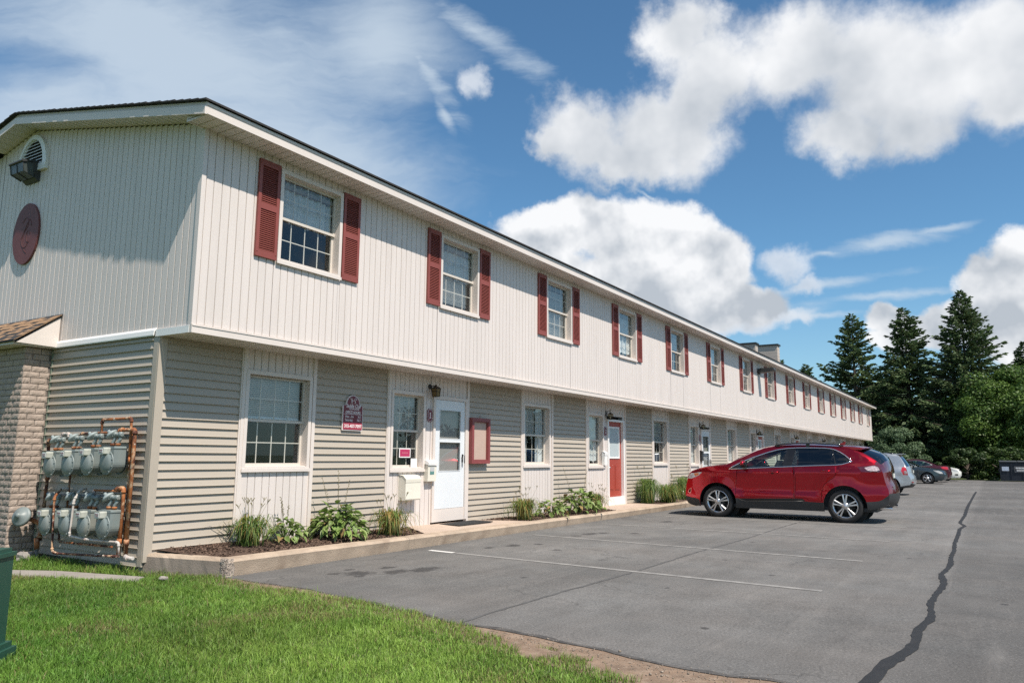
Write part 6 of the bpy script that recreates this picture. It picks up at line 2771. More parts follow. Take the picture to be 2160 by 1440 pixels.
def red_suv():
    def hw(s, z):
        w = .930
        if z < .50:
            w -= .055 * ((.50 - z) / .27) ** 2
        m_ = max(0.0, min(1.0, (1.25 - abs(s)) / .35))
        w += m_ * (.012 * math.exp(-((z - .585) / .03) ** 2) - .034 * max(0.0, min(1.0, (1.06 - z) / .42)) * max(0.0, min(1.0, (z - .585) / .06)))
        w += .016 * math.exp(-((z - 1.085 + .028 * s) / .026) ** 2)
        if z > 1.06:
            w -= .075 * min(1.6, (z - 1.06) / .16) ** 1.6 * .5
        if z > 1.22:
            w -= .235 * ((z - 1.22) / .46) ** 1.15
        for a in (1.43, -1.43):
            d = math.hypot(s - a, z - .37)
            if d < .68 and z < 1.0:
                w += .022 * (1 - max(0, (d - .46)) / .22) ** 1.5
        if s > 1.35:
            w -= .27 * ((s - 1.35) / 1.0) ** 2.5
        if s < -1.45:
            t = (-s - 1.45) / .95
            w -= .17 * t ** 2.3
            # tucked in below the lamps, hip above the bumper
            w += t * (.03 * math.exp(-((z - .62) / .06) ** 2) - .03 * math.exp(-((z - .86) / .12) ** 2))
        return w
    B_ = 'body'
    G = ('grille', .62, B_)
    top = [(1.93, .245, 0, 'lower_bumper'), (2.02, .235, .0, 'lower_bumper'), (2.15, .258, .04, 'lower_bumper'), (2.25, .305, .08, 'lower_bumper'), (2.29, .38, .10, G), (2.305, .47, .11, G), (2.30, .60, .11, G), (2.275, .73, .11, G), (2.235, .86, .10, G), (2.20, .955, .10, B_),
           (2.155, 1.03, .08, B_), (2.08, 1.085, .06, B_), (1.965, 1.125, .05, B_), (1.84, 1.155, .045, B_), (1.705, 1.182, .045, B_), (1.57, 1.203, .045, B_), (1.45, 1.217, .045, B_), (1.27, 1.240, .05, B_), (1.17, 1.258, .06, ('windshield', .90, B_)), (1.04, 1.325, .075, ('windshield', .89, B_)), (.916, 1.389, .085, ('windshield', .88, B_)), (.80, 1.447, .085, ('windshield', .88, B_)), (.696, 1.498, .08, ('windshield', .88, B_)), (.59, 1.55, .075, ('windshield', .87, B_)), (.479, 1.596, .07, ('windshield', .87, B_)), (.39, 1.628, .06, B_),
           (.307, 1.652, .05, B_), (.20, 1.676, .045, B_), (.10, 1.694, .045, B_), (-.083, 1.712, .045, B_), (-.23, 1.718, .045, B_), (-.382, 1.721, .045, B_), (-.52, 1.721, .045, B_), (-.655, 1.719, .045, B_), (-.79, 1.716, .045, B_), (-.917, 1.711, .045, B_), (-1.05, 1.705, .04, B_), (-1.175, 1.698, .04, B_), (-1.378, 1.682, .04, B_),
           (-1.516, 1.652, .06, ('rear_window', .90, B_)), (-1.61, 1.61, .10, ('rear_window', .90, B_)), (-1.697, 1.568, .14, ('rear_window', .90, B_)), (-1.78, 1.52, .17, ('rear_window', .90, B_)), (-1.852, 1.475, .19, ('rear_window', .90, B_)), (-1.969, 1.388, .23, ('rear_window', .93, B_)), (-2.06, 1.315, .25, ('rear_window', .93, 'tail_bar')),
           (-2.15, 1.255, .20, ('tail_bar', 1.1, B_)), (-2.20, 1.18, .16, ('tail_bar', 1.1, B_)), (-2.22, 1.11, .14, ('plate_recess', .36, B_)), (-2.235, 1.02, .12, ('plate_recess', .36, B_)), (-2.25, .92, .12, B_), (-2.28, .82, .12, B_), (-2.31, .74, .12, B_), (-2.315, .66, .12, 'lower_bumper'), (-2.315, .56, .12, 'lower_bumper'), (-2.29, .47, .11, 'lower_bumper'), (-2.22, .40, .09, 'lower_bumper'), (-2.08, .335, .03, 'lower_bumper'), (-1.93, .30, 0, 'lower_bumper'), (-1.895, .31, 0, 'lower_bumper')]
    win = [(1.132, 1.129 + .012), (.873, 1.156), (.687, 1.168), (.309, 1.190), (-.102, 1.212), (-.398, 1.229), (-.792, 1.249), (-1.127, 1.262), (-1.279, 1.270), (-1.405, 1.285), (-1.52, 1.322), (-1.602, 1.359), (-1.547, 1.411), (-1.464, 1.484), (-1.354, 1.557), (-1.231, 1.615), (-1.13, 1.640), (-1.0, 1.650), (-.80, 1.655), (-.60, 1.657), (-.398, 1.655), (-.172, 1.640), (.034, 1.608), (.243, 1.548), (.456, 1.471), (.671, 1.390), (.86, 1.305), (1.036, 1.205)]
    wi = offset_poly(win, .024)
    def clip(poly, lo, hi, slant=0.0):
        """part of a window outline between two slanted lines s = lo/hi + slant*(z-1.2)"""
        def cut(pl, lim, keep_less):
            out = []
            for i in range(len(pl)):
                a, b_ = pl[i], pl[(i + 1) % len(pl)]
                fa_ = (a[0] - slant * (a[1] - 1.2)) - lim
                fb = (b_[0] - slant * (b_[1] - 1.2)) - lim
                if not keep_less:
                    fa_, fb = -fa_, -fb
                if fa_ <= 0:
                    out.append(a)
                if (fa_ < 0) != (fb < 0):
                    t = fa_ / (fa_ - fb)
                    out.append((a[0] + (b_[0] - a[0]) * t, a[1] + (b_[1] - a[1]) * t))
            return out
        return cut(cut(poly, hi, True), lo, False)
    fg = clip(wi, -.10, .735, -.19)
    tri = clip(wi, .765, 1.3, -.19)
    rg = clip(wi, -1.255, -.315, -.17) if False else clip(wi, -1.27, -.315, -.17)
    qg = clip(wi, -2, -1.305, .25)
    rg = clip(clip(wi, -2, -.315, -.17), -1.275, 3, .25)
    clad = [(1.03, .20), (1.03, .462), (.98, .468), (.92, .462), (.85, .425), (.75, .405), (-.30, .432), (-.555, .450), (-.66, .438), (-1.01, .432), (-1.01, .20)]
    clad_hi = [(.90, .462), (-.385, .505), (-.535, .50), (-.60, .462), (-.555, .452), (-.30, .434), (.75, .407), (.85, .427)]
    rcl = [(-1.86, .20), (-1.86, .475), (-2.05, .490), (-2.11, .500), (-2.18, .530), (-2.27, .60), (-2.34, .655), (-2.5, .665), (-2.5, .20)]
    fcl = [(1.86, .2), (1.90, .40), (1.99, .43), (2.12, .44), (2.30, .47), (2.5, .47), (2.5, .2)]
    tail = [(-1.714, 1.237), (-1.861, 1.250), (-2.02, 1.272), (-2.09, 1.290), (-2.135, 1.262), (-2.155, 1.25), (-2.20, 1.185), (-2.205, 1.135), (-2.10, 1.116), (-2.011, 1.122), (-1.805, 1.125)]
    tclear = [(-1.86, 1.216), (-1.96, 1.245), (-2.05, 1.262), (-2.13, 1.235), (-2.165, 1.17), (-2.10, 1.145), (-2.0, 1.147), (-1.92, 1.160)]
    head = [(2.19, .945), (2.16, 1.005), (2.10, 1.030), (2.048, 1.033), (1.93, 1.045), (1.804, 1.058), (1.874, .993), (1.99, .940), (2.12, .892), (2.21, .90)]
    amb = [(2.03, 1.028), (1.93, 1.040), (1.875, 1.035), (1.92, .985), (2.0, .955)]
    fog = [(2.235, .56), (2.20, .64), (2.11, .68), (2.13, .545), (2.18, .53)]
    fogi = offset_poly(fog, .022)
    polys = [('lower_bumper', fcl), ('lower_bumper', rcl), ('sill_cladding', clad), ('sill_panel', clad_hi), ('window_surround', win), ('front_glass', fg), ('mirror_triangle', tri), ('rear_glass', rg), ('quarter_glass', qg), ('taillight', tail), ('taillight_lens', tclear), ('headlight', head), ('headlight_amber', amb), ('fog_bezel', fog), ('fog_pocket', fogi)]
    fd = [(1.00, .49), (.99, .70), (.965, .95), (.945, 1.10), (.95, 1.139), (.687, 1.163), (.309, 1.185), (-.102, 1.207), (-.345, 1.224), (-.375, 1.0), (-.36, .70), (-.335, .515)]
    rd = [(-.352, .515), (-.377, .70), (-.392, 1.0), (-.362, 1.225), (-.792, 1.244), (-1.127, 1.257), (-1.295, 1.266), (-1.29, 1.10), (-1.235, .99), (-1.10, .90), (-1.0, .80), (-.955, .66), (-.945, .465), (-.68, .465), (-.60, .512)]
    S = dict(hw=hw, R=.370, axles=(1.43, -1.43), arch=.452, sill=.235, top=top, polys=polys, doors=[fd, rd], W=.93, tyre_w=.235, rim=.265, spokes=5, twin=True, track=.922, belt=1.2, cabin=(-1.7, .9), seats=(.10, -.85), dash=.52, grid=.055,
             recess={'seam': .012, 'front_glass': .008, 'rear_glass': .008, 'quarter_glass': .008, 'window_surround': .005, 'mirror_triangle': .003, 'fog_pocket': .03, 'taillight_lens': -.004},
             mats={'body': M['red_paint'], 'lower_bumper': M['plastic'], 'sill_cladding': M['plastic'], 'sill_panel': M['gloss_black'], 'window_surround': M['gloss_black'], 'front_glass': M['car_glass'], 'mirror_triangle': M['gloss_black'], 'rear_glass': M['privacy_glass'], 'quarter_glass': M['privacy_glass'], 'taillight': M['tail_dark'], 'taillight_lens': M['tail_clear'],
                   'headlight': M['lamp_clear'], 'headlight_amber': M['amber'], 'fog_bezel': M['chrome'], 'fog_pocket': M['plastic'], 'grille': M['plastic'], 'windshield': M['car_glass'], 'rear_window': M['privacy_glass'], 'tail_bar': M['tail_dark'], 'plate_recess': M['gloss_black'], 'seam': M['dark']})
    root = build_car('red_suv', 'shiny red SUV with twin spoke alloy wheels parked nose to the kerb', (18.48 + .93, 4.27, zg(19)), 0, S)
    wl = win + [win[0]]
    strip_on(root, hw, wl[:12], [.011] * 11 + [.016], M['chrome'], 'window_trim')
    strip_on(root, hw, wl[11:], [.017] + [.013] * (len(wl) - 12), M['chrome'], 'window_trim')
    strip_on(root, hw, [(.92, .458), (.85, .424), (.75, .405), (.3, .418), (-.30, .433), (-.55, .450)], .006, M['pewter'], 'sill_bright_strip')
    # handles, mirror, rails, fin, spoiler, plate, exhaust
    for sd in (-1, 1):
        for (a, b_, z0, z1) in ((.185, -.03, 1.083, 1.092), (-.945, -1.165, 1.128, 1.137)):
            mb = MB()
            h = [hw(a + (b_ - a) * t, z0 + (z1 - z0) * t) for t in (0, .12, .5, .88, 1)]
            mb.tube([(sd * (h[i] + o_), a + (b_ - a) * t, z0 + (z1 - z0) * t) for i, (t, o_) in enumerate(((0, .0), (.12, .032), (.5, .040), (.88, .034), (1, 0)))], [.012, .015, .016, .015, .012], 8)
            part('door_handle', mb, M['red_paint'], root, world=False)
            mb = MB()
            s0 = a + (b_ - a) * .35
            mb.lathe([(.034, .0015), (.02, .0018), (0, .002)], (sd * hw(s0, z0), s0, z0 - .006), (sd, 0, 0), 16)
            part('handle_cup', mb, M['dark'], root, world=False)
        # mirror
        bm = bmesh.new()
        bmesh.ops.create_uvsphere(bm, u_segments=20, v_segments=12, radius=1)
        for v in bm.verts:
            x, y, z = v.co
            v.co = (sd * (hw(.74, 1.2) + .125) + x * .125, .755 + (y * .075 if y > 0 else y * .055), 1.272 + z * .088 * (1 if z > 0 else .85))
        for f in bm.faces:
            f.smooth = True
        me = bpy.data.meshes.new('mirror')
        bm.to_mesh(me)
        bm.free()
        me.materials.append(M['red_paint'])
        me.materials.append(M['gloss_black'])
        for p in me.polygons:
            if p.center.z < 1.262 or p.center.y < .72:
                p.material_index = 1
        mi = link('mirror', me, root)
        mb = MB()
        mb.prism([(.80, 1.165), (.70, 1.165), (.71, 1.25), (.79, 1.25)], 'x', *sorted((sd * (hw(.75, 1.17) - .03), sd * (hw(.75, 1.2) + .10))))
        link('mirror_foot', mb.mesh('mirror_foot', M['gloss_black']), mi)
        mb = MB()
        rx = sd * .625
        mb.tube([(rx, .10, 1.705), (rx, .02, 1.728), (rx, -.35, 1.757), (rx, -.80, 1.755), (rx, -1.25, 1.730), (rx, -1.42, 1.700)], [.012, .016, .017, .017, .016, .012], 8)
        for s_ in (.03, -.65, -1.36):
            mb.box(rx - .012, rx + .012, s_ - .04, s_ + .04, 1.69, 1.735 + (.012 if s_ == -.65 else -.02))
        part('roof_rail', mb, M['gloss_black'], root, world=False)
        mb = MB()
        mb.tube([(sd * .58, -2.10, .345), (sd * .58, -2.34, .335)], .040, 14, caps=False)
        mb.tube([(sd * .58, -2.335, .335), (sd * .58, -2.10, .345)], .033, 14)
        part('exhaust_tip', mb, M['chrome'], root, world=False)
    mb = MB()
    mb.prism([(-1.23, 1.735), (-1.36, 1.735), (-1.385, 1.80), (-1.36, 1.806), (-1.29, 1.775)], 'x', -.012, .012)
    part('aerial_fin', mb, M['red_paint'], root, world=False)
    bm = bmesh.new()
    rows = []
    for i in range(13):
        t = -1 + i / 6
        x = t * .62
        c = 1 - abs(t) ** 2.4
        prof = [(-1.34, 1.690 + .04 * c), (-1.60, 1.672 + .045 * c), (-1.80 - .10 * c, 1.640 + .045 * c), (-1.82 - .12 * c, 1.622 + .045 * c), (-1.78 - .10 * c, 1.608 + .045 * c), (-1.50, 1.615 + .045 * c)]
        rows.append([bm.verts.new((x, a, b_)) for a, b_ in prof])
    for a, b_ in zip(rows[:-1], rows[1:]):
        for k in range(5):
            f = bm.faces.new((a[k], b_[k], b_[k + 1], a[k + 1]))
            f.smooth = k < 2
    for rw in (rows[0], rows[-1]):
        bm.faces.new(rw)
    bmesh.ops.recalc_face_normals(bm, faces=bm.faces)
    me = bpy.data.meshes.new('spoiler')
    bm.to_mesh(me)
    bm.free()
    me.materials.append(M['red_paint'])
    link('spoiler', me, root)
    mb = MB()
    mb.box(-.16, .16, -2.362, -2.350, .99, 1.09)
    part('number_plate', mb, M['plate'], root, world=False)
    mb = MB()
    mb.tube([(0, -2.215, 1.275), (.06, -2.19, 1.30), (.34, -2.12, 1.385)], [.02, .012, .006], 6)
    mb.box(-.03, .03, -2.27, -2.19, 1.245, 1.29)
    part('rear_wiper', mb, M['gloss_black'], root, world=False)
    mb = MB()
    for z in (.50, .58, .66, .74, .82):
        mb.tube([(-.52, 2.335 - (z - .5) * .1, z), (0, 2.40 - (z - .5) * .14, z), (.52, 2.335 - (z - .5) * .1, z)], .012, 6)
    part('grille_bar', mb, M['chrome'], root, world=False)
    mb = MB()
    mb.box(-.52, -.40, -2.405, -2.38, .80, .815)
    mb.box(-.52, -.44, -2.405, -2.38, .77, .782)
    part('tail_badge', mb, M['chrome'], root, world=False)
    return root


red_suv()


def simple_hw(W, belt, roof, inset, nose, tail, fs, rs_, axles, R):
    def hw(s, z):
        w = W
        if z < .45:
            w -= .06 * ((.45 - z) / .25) ** 2
        w += .012 * math.exp(-((z - (belt - .13)) / .05) ** 2)
        if z > belt - .1:
            w -= .05 * min(1.5, (z - belt + .1) / .1) ** 1.4
        if z > belt:
            w -= inset * ((z - belt) / (roof - belt)) ** 1.15
        for a in axles:
            d = math.hypot(s - a, z - R)
            if d < .6:
                w += .02 * (1 - max(0, d - .40) / .2) ** 1.5
        if s > fs:
            w -= nose * ((s - fs)) ** 2.4
        if s < -rs_:
            w -= tail * ((-s - rs_)) ** 2.4
        return w
    return hw


def clip_s(poly, lo, hi):
    out = poly
    for lim, less in ((hi, True), (lo, False)):
        res = []
        for i in range(len(out)):
            a, b_ = out[i], out[(i + 1) % len(out)]
            fa_, fb = a[0] - lim, b_[0] - lim
            if not less:
                fa_, fb = -fa_, -fb
            if fa_ <= 0:
                res.append(a)
            if (fa_ < 0) != (fb < 0):
                t = fa_ / (fa_ - fb)
                res.append((a[0] + (b_[0] - a[0]) * t, a[1] + (b_[1] - a[1]) * t))
        out = res
    return out


def add_bits(root, hw, win, belt, paint, mir_s, chrome=True, plate=None, handles=()):
    if chrome:
        strip_on(root, hw, win + [win[0]], .010, M['chrome'] if chrome is True else chrome, 'window_trim')
    for sd in (-1, 1):
        mb = MB()
        mb.lathe([(0, -.07), (.06, -.06), (.085, 0), (.06, .05), (0, .06)], (sd * (hw(mir_s, belt) + .11), mir_s, belt + .06), (0, 1, 0), 12)
        part('mirror', mb, paint, root, world=False)
        for (a, b_, z) in handles:
            mb = MB()
            mb.tube([(sd * hw(a, z), a, z), (sd * (hw(a, z) + .03), a - .02, z), (sd * (hw(b_, z) + .03), b_ + .02, z), (sd * hw(b_, z), b_, z)], .012, 6)
            part('door_handle', mb, paint, root, world=False)
    if plate:
        mb = MB()
        mb.box(-.16, .16, plate[0] - .006, plate[0] + .006, plate[1], plate[1] + .11)
        part('number_plate', mb, M['plate'], root, world=False)


def silver_suv():
    hw = simple_hw(.90, 1.05, 1.64, .17, .26, .16, 1.25, 1.45, (1.30, -1.33), .35)
    B_ = 'body'
    top = [(1.78, .26, 0, 'lower_bumper'), (1.95, .27, .03, 'lower_bumper'), (2.08, .33, .08, 'lower_bumper'), (2.12, .45, .10, ('grille', .6, B_)), (2.13, .62, .1, ('grille', .6, B_)), (2.12, .80, .1, B_), (2.08, .93, .08, B_), (1.98, .99, .05, B_), (1.7, 1.03, .04, B_), (1.35, 1.07, .04, B_), (1.05, 1.10, .05, ('windshield', .88, B_)), (.75, 1.28, .07, ('windshield', .88, B_)), (.45, 1.46, .07, ('windshield', .87, B_)), (.22, 1.575, .05, B_), (.0, 1.615, .04, B_), (-.4, 1.635, .04, B_), (-.9, 1.635, .04, B_), (-1.3, 1.62, .04, B_), (-1.62, 1.59, .04, B_),
           (-1.72, 1.555, .06, ('rear_window', .86, B_)), (-1.80, 1.42, .10, ('rear_window', .86, B_)), (-1.89, 1.24, .12, ('rear_window', .86, B_)), (-1.96, 1.10, .13, B_), (-2.0, 1.0, .13, ('plate_recess', .3, B_)), (-2.02, .88, .13, ('plate_recess', .3, B_)), (-2.04, .78, .13, B_), (-2.10, .70, .13, B_), (-2.12, .58, .13, B_), (-2.11, .47, .12, 'lower_bumper'), (-2.05, .37, .09, 'lower_bumper'), (-1.92, .31, .03, 'lower_bumper'), (-1.79, .30, 0, 'lower_bumper')]
    win = [(.95, 1.10), (.3, 1.10), (-.5, 1.11), (-1.15, 1.13), (-1.52, 1.16), (-1.42, 1.40), (-1.37, 1.50), (-1.0, 1.545), (-.4, 1.56), (.05, 1.53), (.35, 1.43), (.65, 1.28)]
    wi = offset_poly(win, .02)
    polys = [('lower_bumper', [(-1.7, .2), (-1.7, .34), (-2.0, .40), (-2.3, .45), (-2.3, .2)]), ('window_surround', win), ('front_glass', clip_s(wi, -.10, 2)), ('rear_glass', clip_s(wi, -1.02, -.18)), ('quarter_glass', clip_s(wi, -3, -1.09)),
             ('taillight', [(-1.83, 1.10), (-1.93, 1.115), (-1.97, 1.07), (-2.02, .87), (-2.03, .80), (-1.86, .80), (-1.80, .95)]), ('taillight_lens', [(-1.91, .965), (-1.985, .965), (-2.005, .85), (-1.91, .835)]), ('headlight', [(2.09, .80), (2.06, .93), (1.85, .95), (1.80, .85), (1.95, .79)])]
    fd = [(.90, .42), (.92, 1.0), (.93, 1.09), (.3, 1.09), (-.13, 1.095), (-.16, .7), (-.13, .42)]
    rd = [(-.145, .42), (-.175, .7), (-.145, 1.095), (-.5, 1.10), (-1.10, 1.12), (-1.12, .95), (-.95, .75), (-.86, .42)]
    S = dict(hw=hw, R=.35, axles=(1.30, -1.33), arch=.415, sill=.26, top=top, polys=polys, doors=[fd, rd], W=.90, tyre_w=.215, rim=.22, spokes=5, track=.885, belt=1.1, cabin=(-1.5, .8), seats=(.0, -.85), dash=.42, grid=.09,
             recess={'seam': .012, 'front_glass': .008, 'rear_glass': .008, 'quarter_glass': .008, 'window_surround': .004, 'taillight_lens': -.003},
             mats={'body': M['silver_paint'], 'lower_bumper': M['plastic'], 'window_surround': M['gloss_black'], 'front_glass': M['car_glass'], 'rear_glass': M['privacy_glass'], 'quarter_glass': M['privacy_glass'], 'taillight': M['tail_red'], 'taillight_lens': M['tail_clear'], 'headlight': M['lamp_clear'], 'grille': M['plastic'], 'windshield': M['car_glass'], 'rear_window': M['privacy_glass'], 'plate_recess': M['silver_paint'], 'seam': M['dark']})
    root = build_car('silver_suv', 'boxy silver SUV with upright tail lamps parked behind the red one', (34.8, 4.88, zg(34)), 0, S)
    add_bits(root, hw, win, 1.1, M['silver_paint'], .78, False, (-2.165, .87), ((.12, -.06, .98), (-.80, -.98, 1.0)))
    for sd in (-1, 1):
        mb = MB()
        mb.tube([(sd * .62, .05, 1.63), (sd * .62, -.1, 1.672), (sd * .62, -1.3, 1.672), (sd * .62, -1.5, 1.62)], .016, 6)
        part('roof_rail', mb, M['gloss_black'], root, world=False)
        mb = MB()
        mb.box(sd * .70 - .09, sd * .70 + .09, -2.205, -2.15, .50, .54)
        part('reflector', mb, M['tail_red'], root, world=False)
    mb = MB()
    mb.prism([(-1.55, 1.64), (-1.88, 1.635), (-1.90, 1.615), (-1.84, 1.60), (-1.58, 1.60)], 'x', -.60, .60)
    part('spoiler', mb, M['silver_paint'], root, world=False)


def sedan(name, label, loc, rz, paint, v):
    hw = simple_hw(.90, .95, 1.42, .20, .26, .20, 1.35, 1.45, (1.40, -1.35), .32)
    B_ = 'body'
    top = [(1.83, .20, 0, B_), (2.05, .20, .04, B_), (2.22, .26, .10, ('grille', .45, B_)), (2.28, .40, .13, ('grille', .45, B_)), (2.28, .52, .13, B_), (2.24, .62, .12, ('grille', .62, B_)), (2.20, .70, .11, B_), (2.10, .76, .08, B_), (1.85, .84, .05, B_), (1.5, .90, .04, B_), (1.15, .945, .04, B_), (.98, .965, .05, ('windshield', .88, B_)), (.65, 1.13, .07, ('windshield', .87, B_)), (.35, 1.27, .07, ('windshield', .86, B_)), (.10, 1.36, .05, B_), (-.15, 1.405, .04, B_), (-.5, 1.415, .04, B_), (-.85, 1.39, .04, ('rear_window', .86, B_)), (-1.15, 1.29, .06, ('rear_window', .86, B_)), (-1.45, 1.14, .06, ('rear_window', .86, B_)), (-1.68, 1.035, .05, B_), (-1.95, 1.01, .04, B_), (-2.18, .99, .06, B_),
           (-2.25, .93, .10, ('tail_bar', .5, B_) if False else B_), (-2.28, .80, .12, ('plate_recess', .28, B_)), (-2.29, .68, .12, B_), (-2.32, .58, .12, B_), (-2.31, .42, .12, B_), (-2.24, .28, .08, B_), (-2.0, .22, .02, B_), (-1.79, .22, 0, B_)]
    win = [(.90, .985), (.3, .985), (-.4, .995), (-1.0, 1.01), (-1.42, 1.05), (-1.22, 1.17), (-.95, 1.28), (-.6, 1.335), (-.25, 1.335), (.05, 1.29), (.40, 1.18), (.66, 1.07)]
    wi = offset_poly(win, .018)
    polys = [('window_surround', win), ('front_glass', clip_s(wi, -.16, 2)), ('rear_glass', clip_s(wi, -1.0, -.22)), ('quarter_glass', clip_s(wi, -3, -1.04)),
             ('taillight', [(-1.86, .93), (-2.0, .965), (-2.2, .96), (-2.26, .90), (-2.28, .80), (-2.15, .79), (-1.95, .86)]), ('headlight', [(2.22, .60), (2.16, .70), (2.0, .775), (1.72, .80), (1.85, .70), (2.05, .60)]), ('fog_pocket', [(2.22, .40), (2.18, .48), (2.05, .47), (1.98, .42), (2.05, .37), (2.18, .36)])]
    fd = [(.86, .33), (.90, .75), (.90, .975), (.3, .975), (-.18, .98), (-.21, .65), (-.18, .33)]
    rd = [(-.195, .33), (-.225, .65), (-.195, .98), (-.4, .985), (-1.0, 1.0), (-1.10, .92), (-.98, .72), (-.92, .33)]
    S = dict(hw=hw, R=.32, axles=(1.40, -1.35), arch=.375, sill=.20, top=top, polys=polys, doors=[fd, rd], W=.90, tyre_w=.205, rim=.215, spokes=v.get('sp', 5), track=.885, belt=.97, cabin=(-1.5, .85), seats=(.0, -.9), dash=.45, grid=.1,
             recess={'seam': .012, 'front_glass': .008, 'rear_glass': .008, 'quarter_glass': .008, 'window_surround': .004},
             mats={'body': paint, 'window_surround': M['gloss_black'], 'front_glass': M['car_glass'], 'rear_glass': M['car_glass'], 'quarter_glass': M['car_glass'], 'taillight': M['tail_red'], 'headlight': M['lamp_clear'], 'grille': M['plastic'], 'windshield': M['car_glass'], 'rear_window': M['car_glass'], 'plate_recess': paint, 'fog_pocket': M['plastic'], 'seam': M['dark']})
    root = build_car(name, label, loc, rz, S)
    add_bits(root, hw, win, .97, paint, .72, M['steel'], v.get('plate'), ((.06, -.12, .85), (-.84, -1.0, .88)))
    return root


silver_suv()
sedan('dark_sedan', 'dark slate sedan parked tail in with its headlights towards the lane', (52.2, 4.70, zg(52)), PI, M['teal_paint'], {})
sedan('maroon_sedan', 'dark maroon sedan with red tail lamps, behind the slate sedan', (56.4, 4.65, zg(56)), 0, M['maroon_paint'], {'plate': (-2.42, .72)})
sedan('white_sedan', 'white sedan farthest along the row, only its nose showing', (60.3, 4.2, zg(60)), PI, M['white_paint_car'], {'sp': 7})

# ---------------------------------------------------------------- dumpster and trees
def dumpster():
    r = thing('dumpster', (61.6, -1.42, zg(60)), 'dark navy steel dumpster with a white stencil at the end of the lot', 'dumpster')
    W, D, H = 1.0, 1.4, 1.30
    mb = MB()
    mb.prism([(0, .08), (D, .08), (D, H), (.0, H - .06)], 'y', -W, W)
    for y in (-W - .02, -.33, .33, W - .04):
        mb.box(-.04, -.0005, y, y + .06, .08, H - .08)
    mb.box(-.05, -.0005, -W, W, .04, .10)
    part('bin', mb, M['navy'], r, world=False)
    for s in (-1, 1):
        mb = MB()
        mb.prism([(-.06, H - .02), (D, H + .06), (D, H + .09), (-.06, H + .02)], 'y', *sorted((s * .02, s * (W + .03))))
        part('lid', mb, M['lidblack'], r, world=False)
        mb = MB()
        mb.box(.2, 1.2, *sorted((s * (W + .001), s * (W + .10))), .62, .80)
        part('fork_pocket', mb, M['navy'], r, world=False)
    for s in (-1, 1):
        for x in (.2, 1.2):
            mb = MB()
            mb.lathe([(.0, -.03), (.08, -.03), (.08, .03), (0, .03)], (x, s * .8, .08), (0, 1, 0), 12)
            part('caster', mb, M['rubber'], r, world=False)
    mb = MB()
    mb.box(-.045, -.041, .50, .90, .70, .98)
    part('notice', mb, M['notice'], r, world=False)
    mb = MB()
    mb.box(-.044, -.0405, -.50, .18, .62, 1.0)
    part('stencil_frame', mb, M['stgrey'], r, world=False)
    mb = MB()
    mb.box(-.047, -.0445, -.47, .15, .65, .97)
    part('stencil_ground', mb, M['navy'], r, world=False)
    mb = MB()
    y = .11
    k = 0
    while y > -.42:
        w_ = .045 if k % 3 else .03
        mb.box(-.049, -.0475, y - w_, y, .84, .94)
        if .07 > y > -.36:
            mb.box(-.049, -.0475, y - w_, y, .69, .78)
        y -= w_ + .012
        k += 1
    part('stencil_letters', mb, M['white'], r, world=False)


M['navy'] = mat('navy_steel', (0.010, 0.014, 0.022), 0.5, 0.2, 3)
M['lidblack'] = mat('lid_plastic', (0.05, 0.055, 0.06), 0.6, 0.2, 3)
M['notice'] = mat('pale_notice', (0.50, 0.56, 0.66), 0.5)
M['stgrey'] = mat('stencil_grey', (0.22, 0.22, 0.22), 0.6)
dumpster()

M['needle'] = leaf_mat('spruce_needles', trans=.22, rough=.6, spec=.25)
M['leaf'] = leaf_mat('broad_leaf', trans=.30, rough=.5, spec=.3)


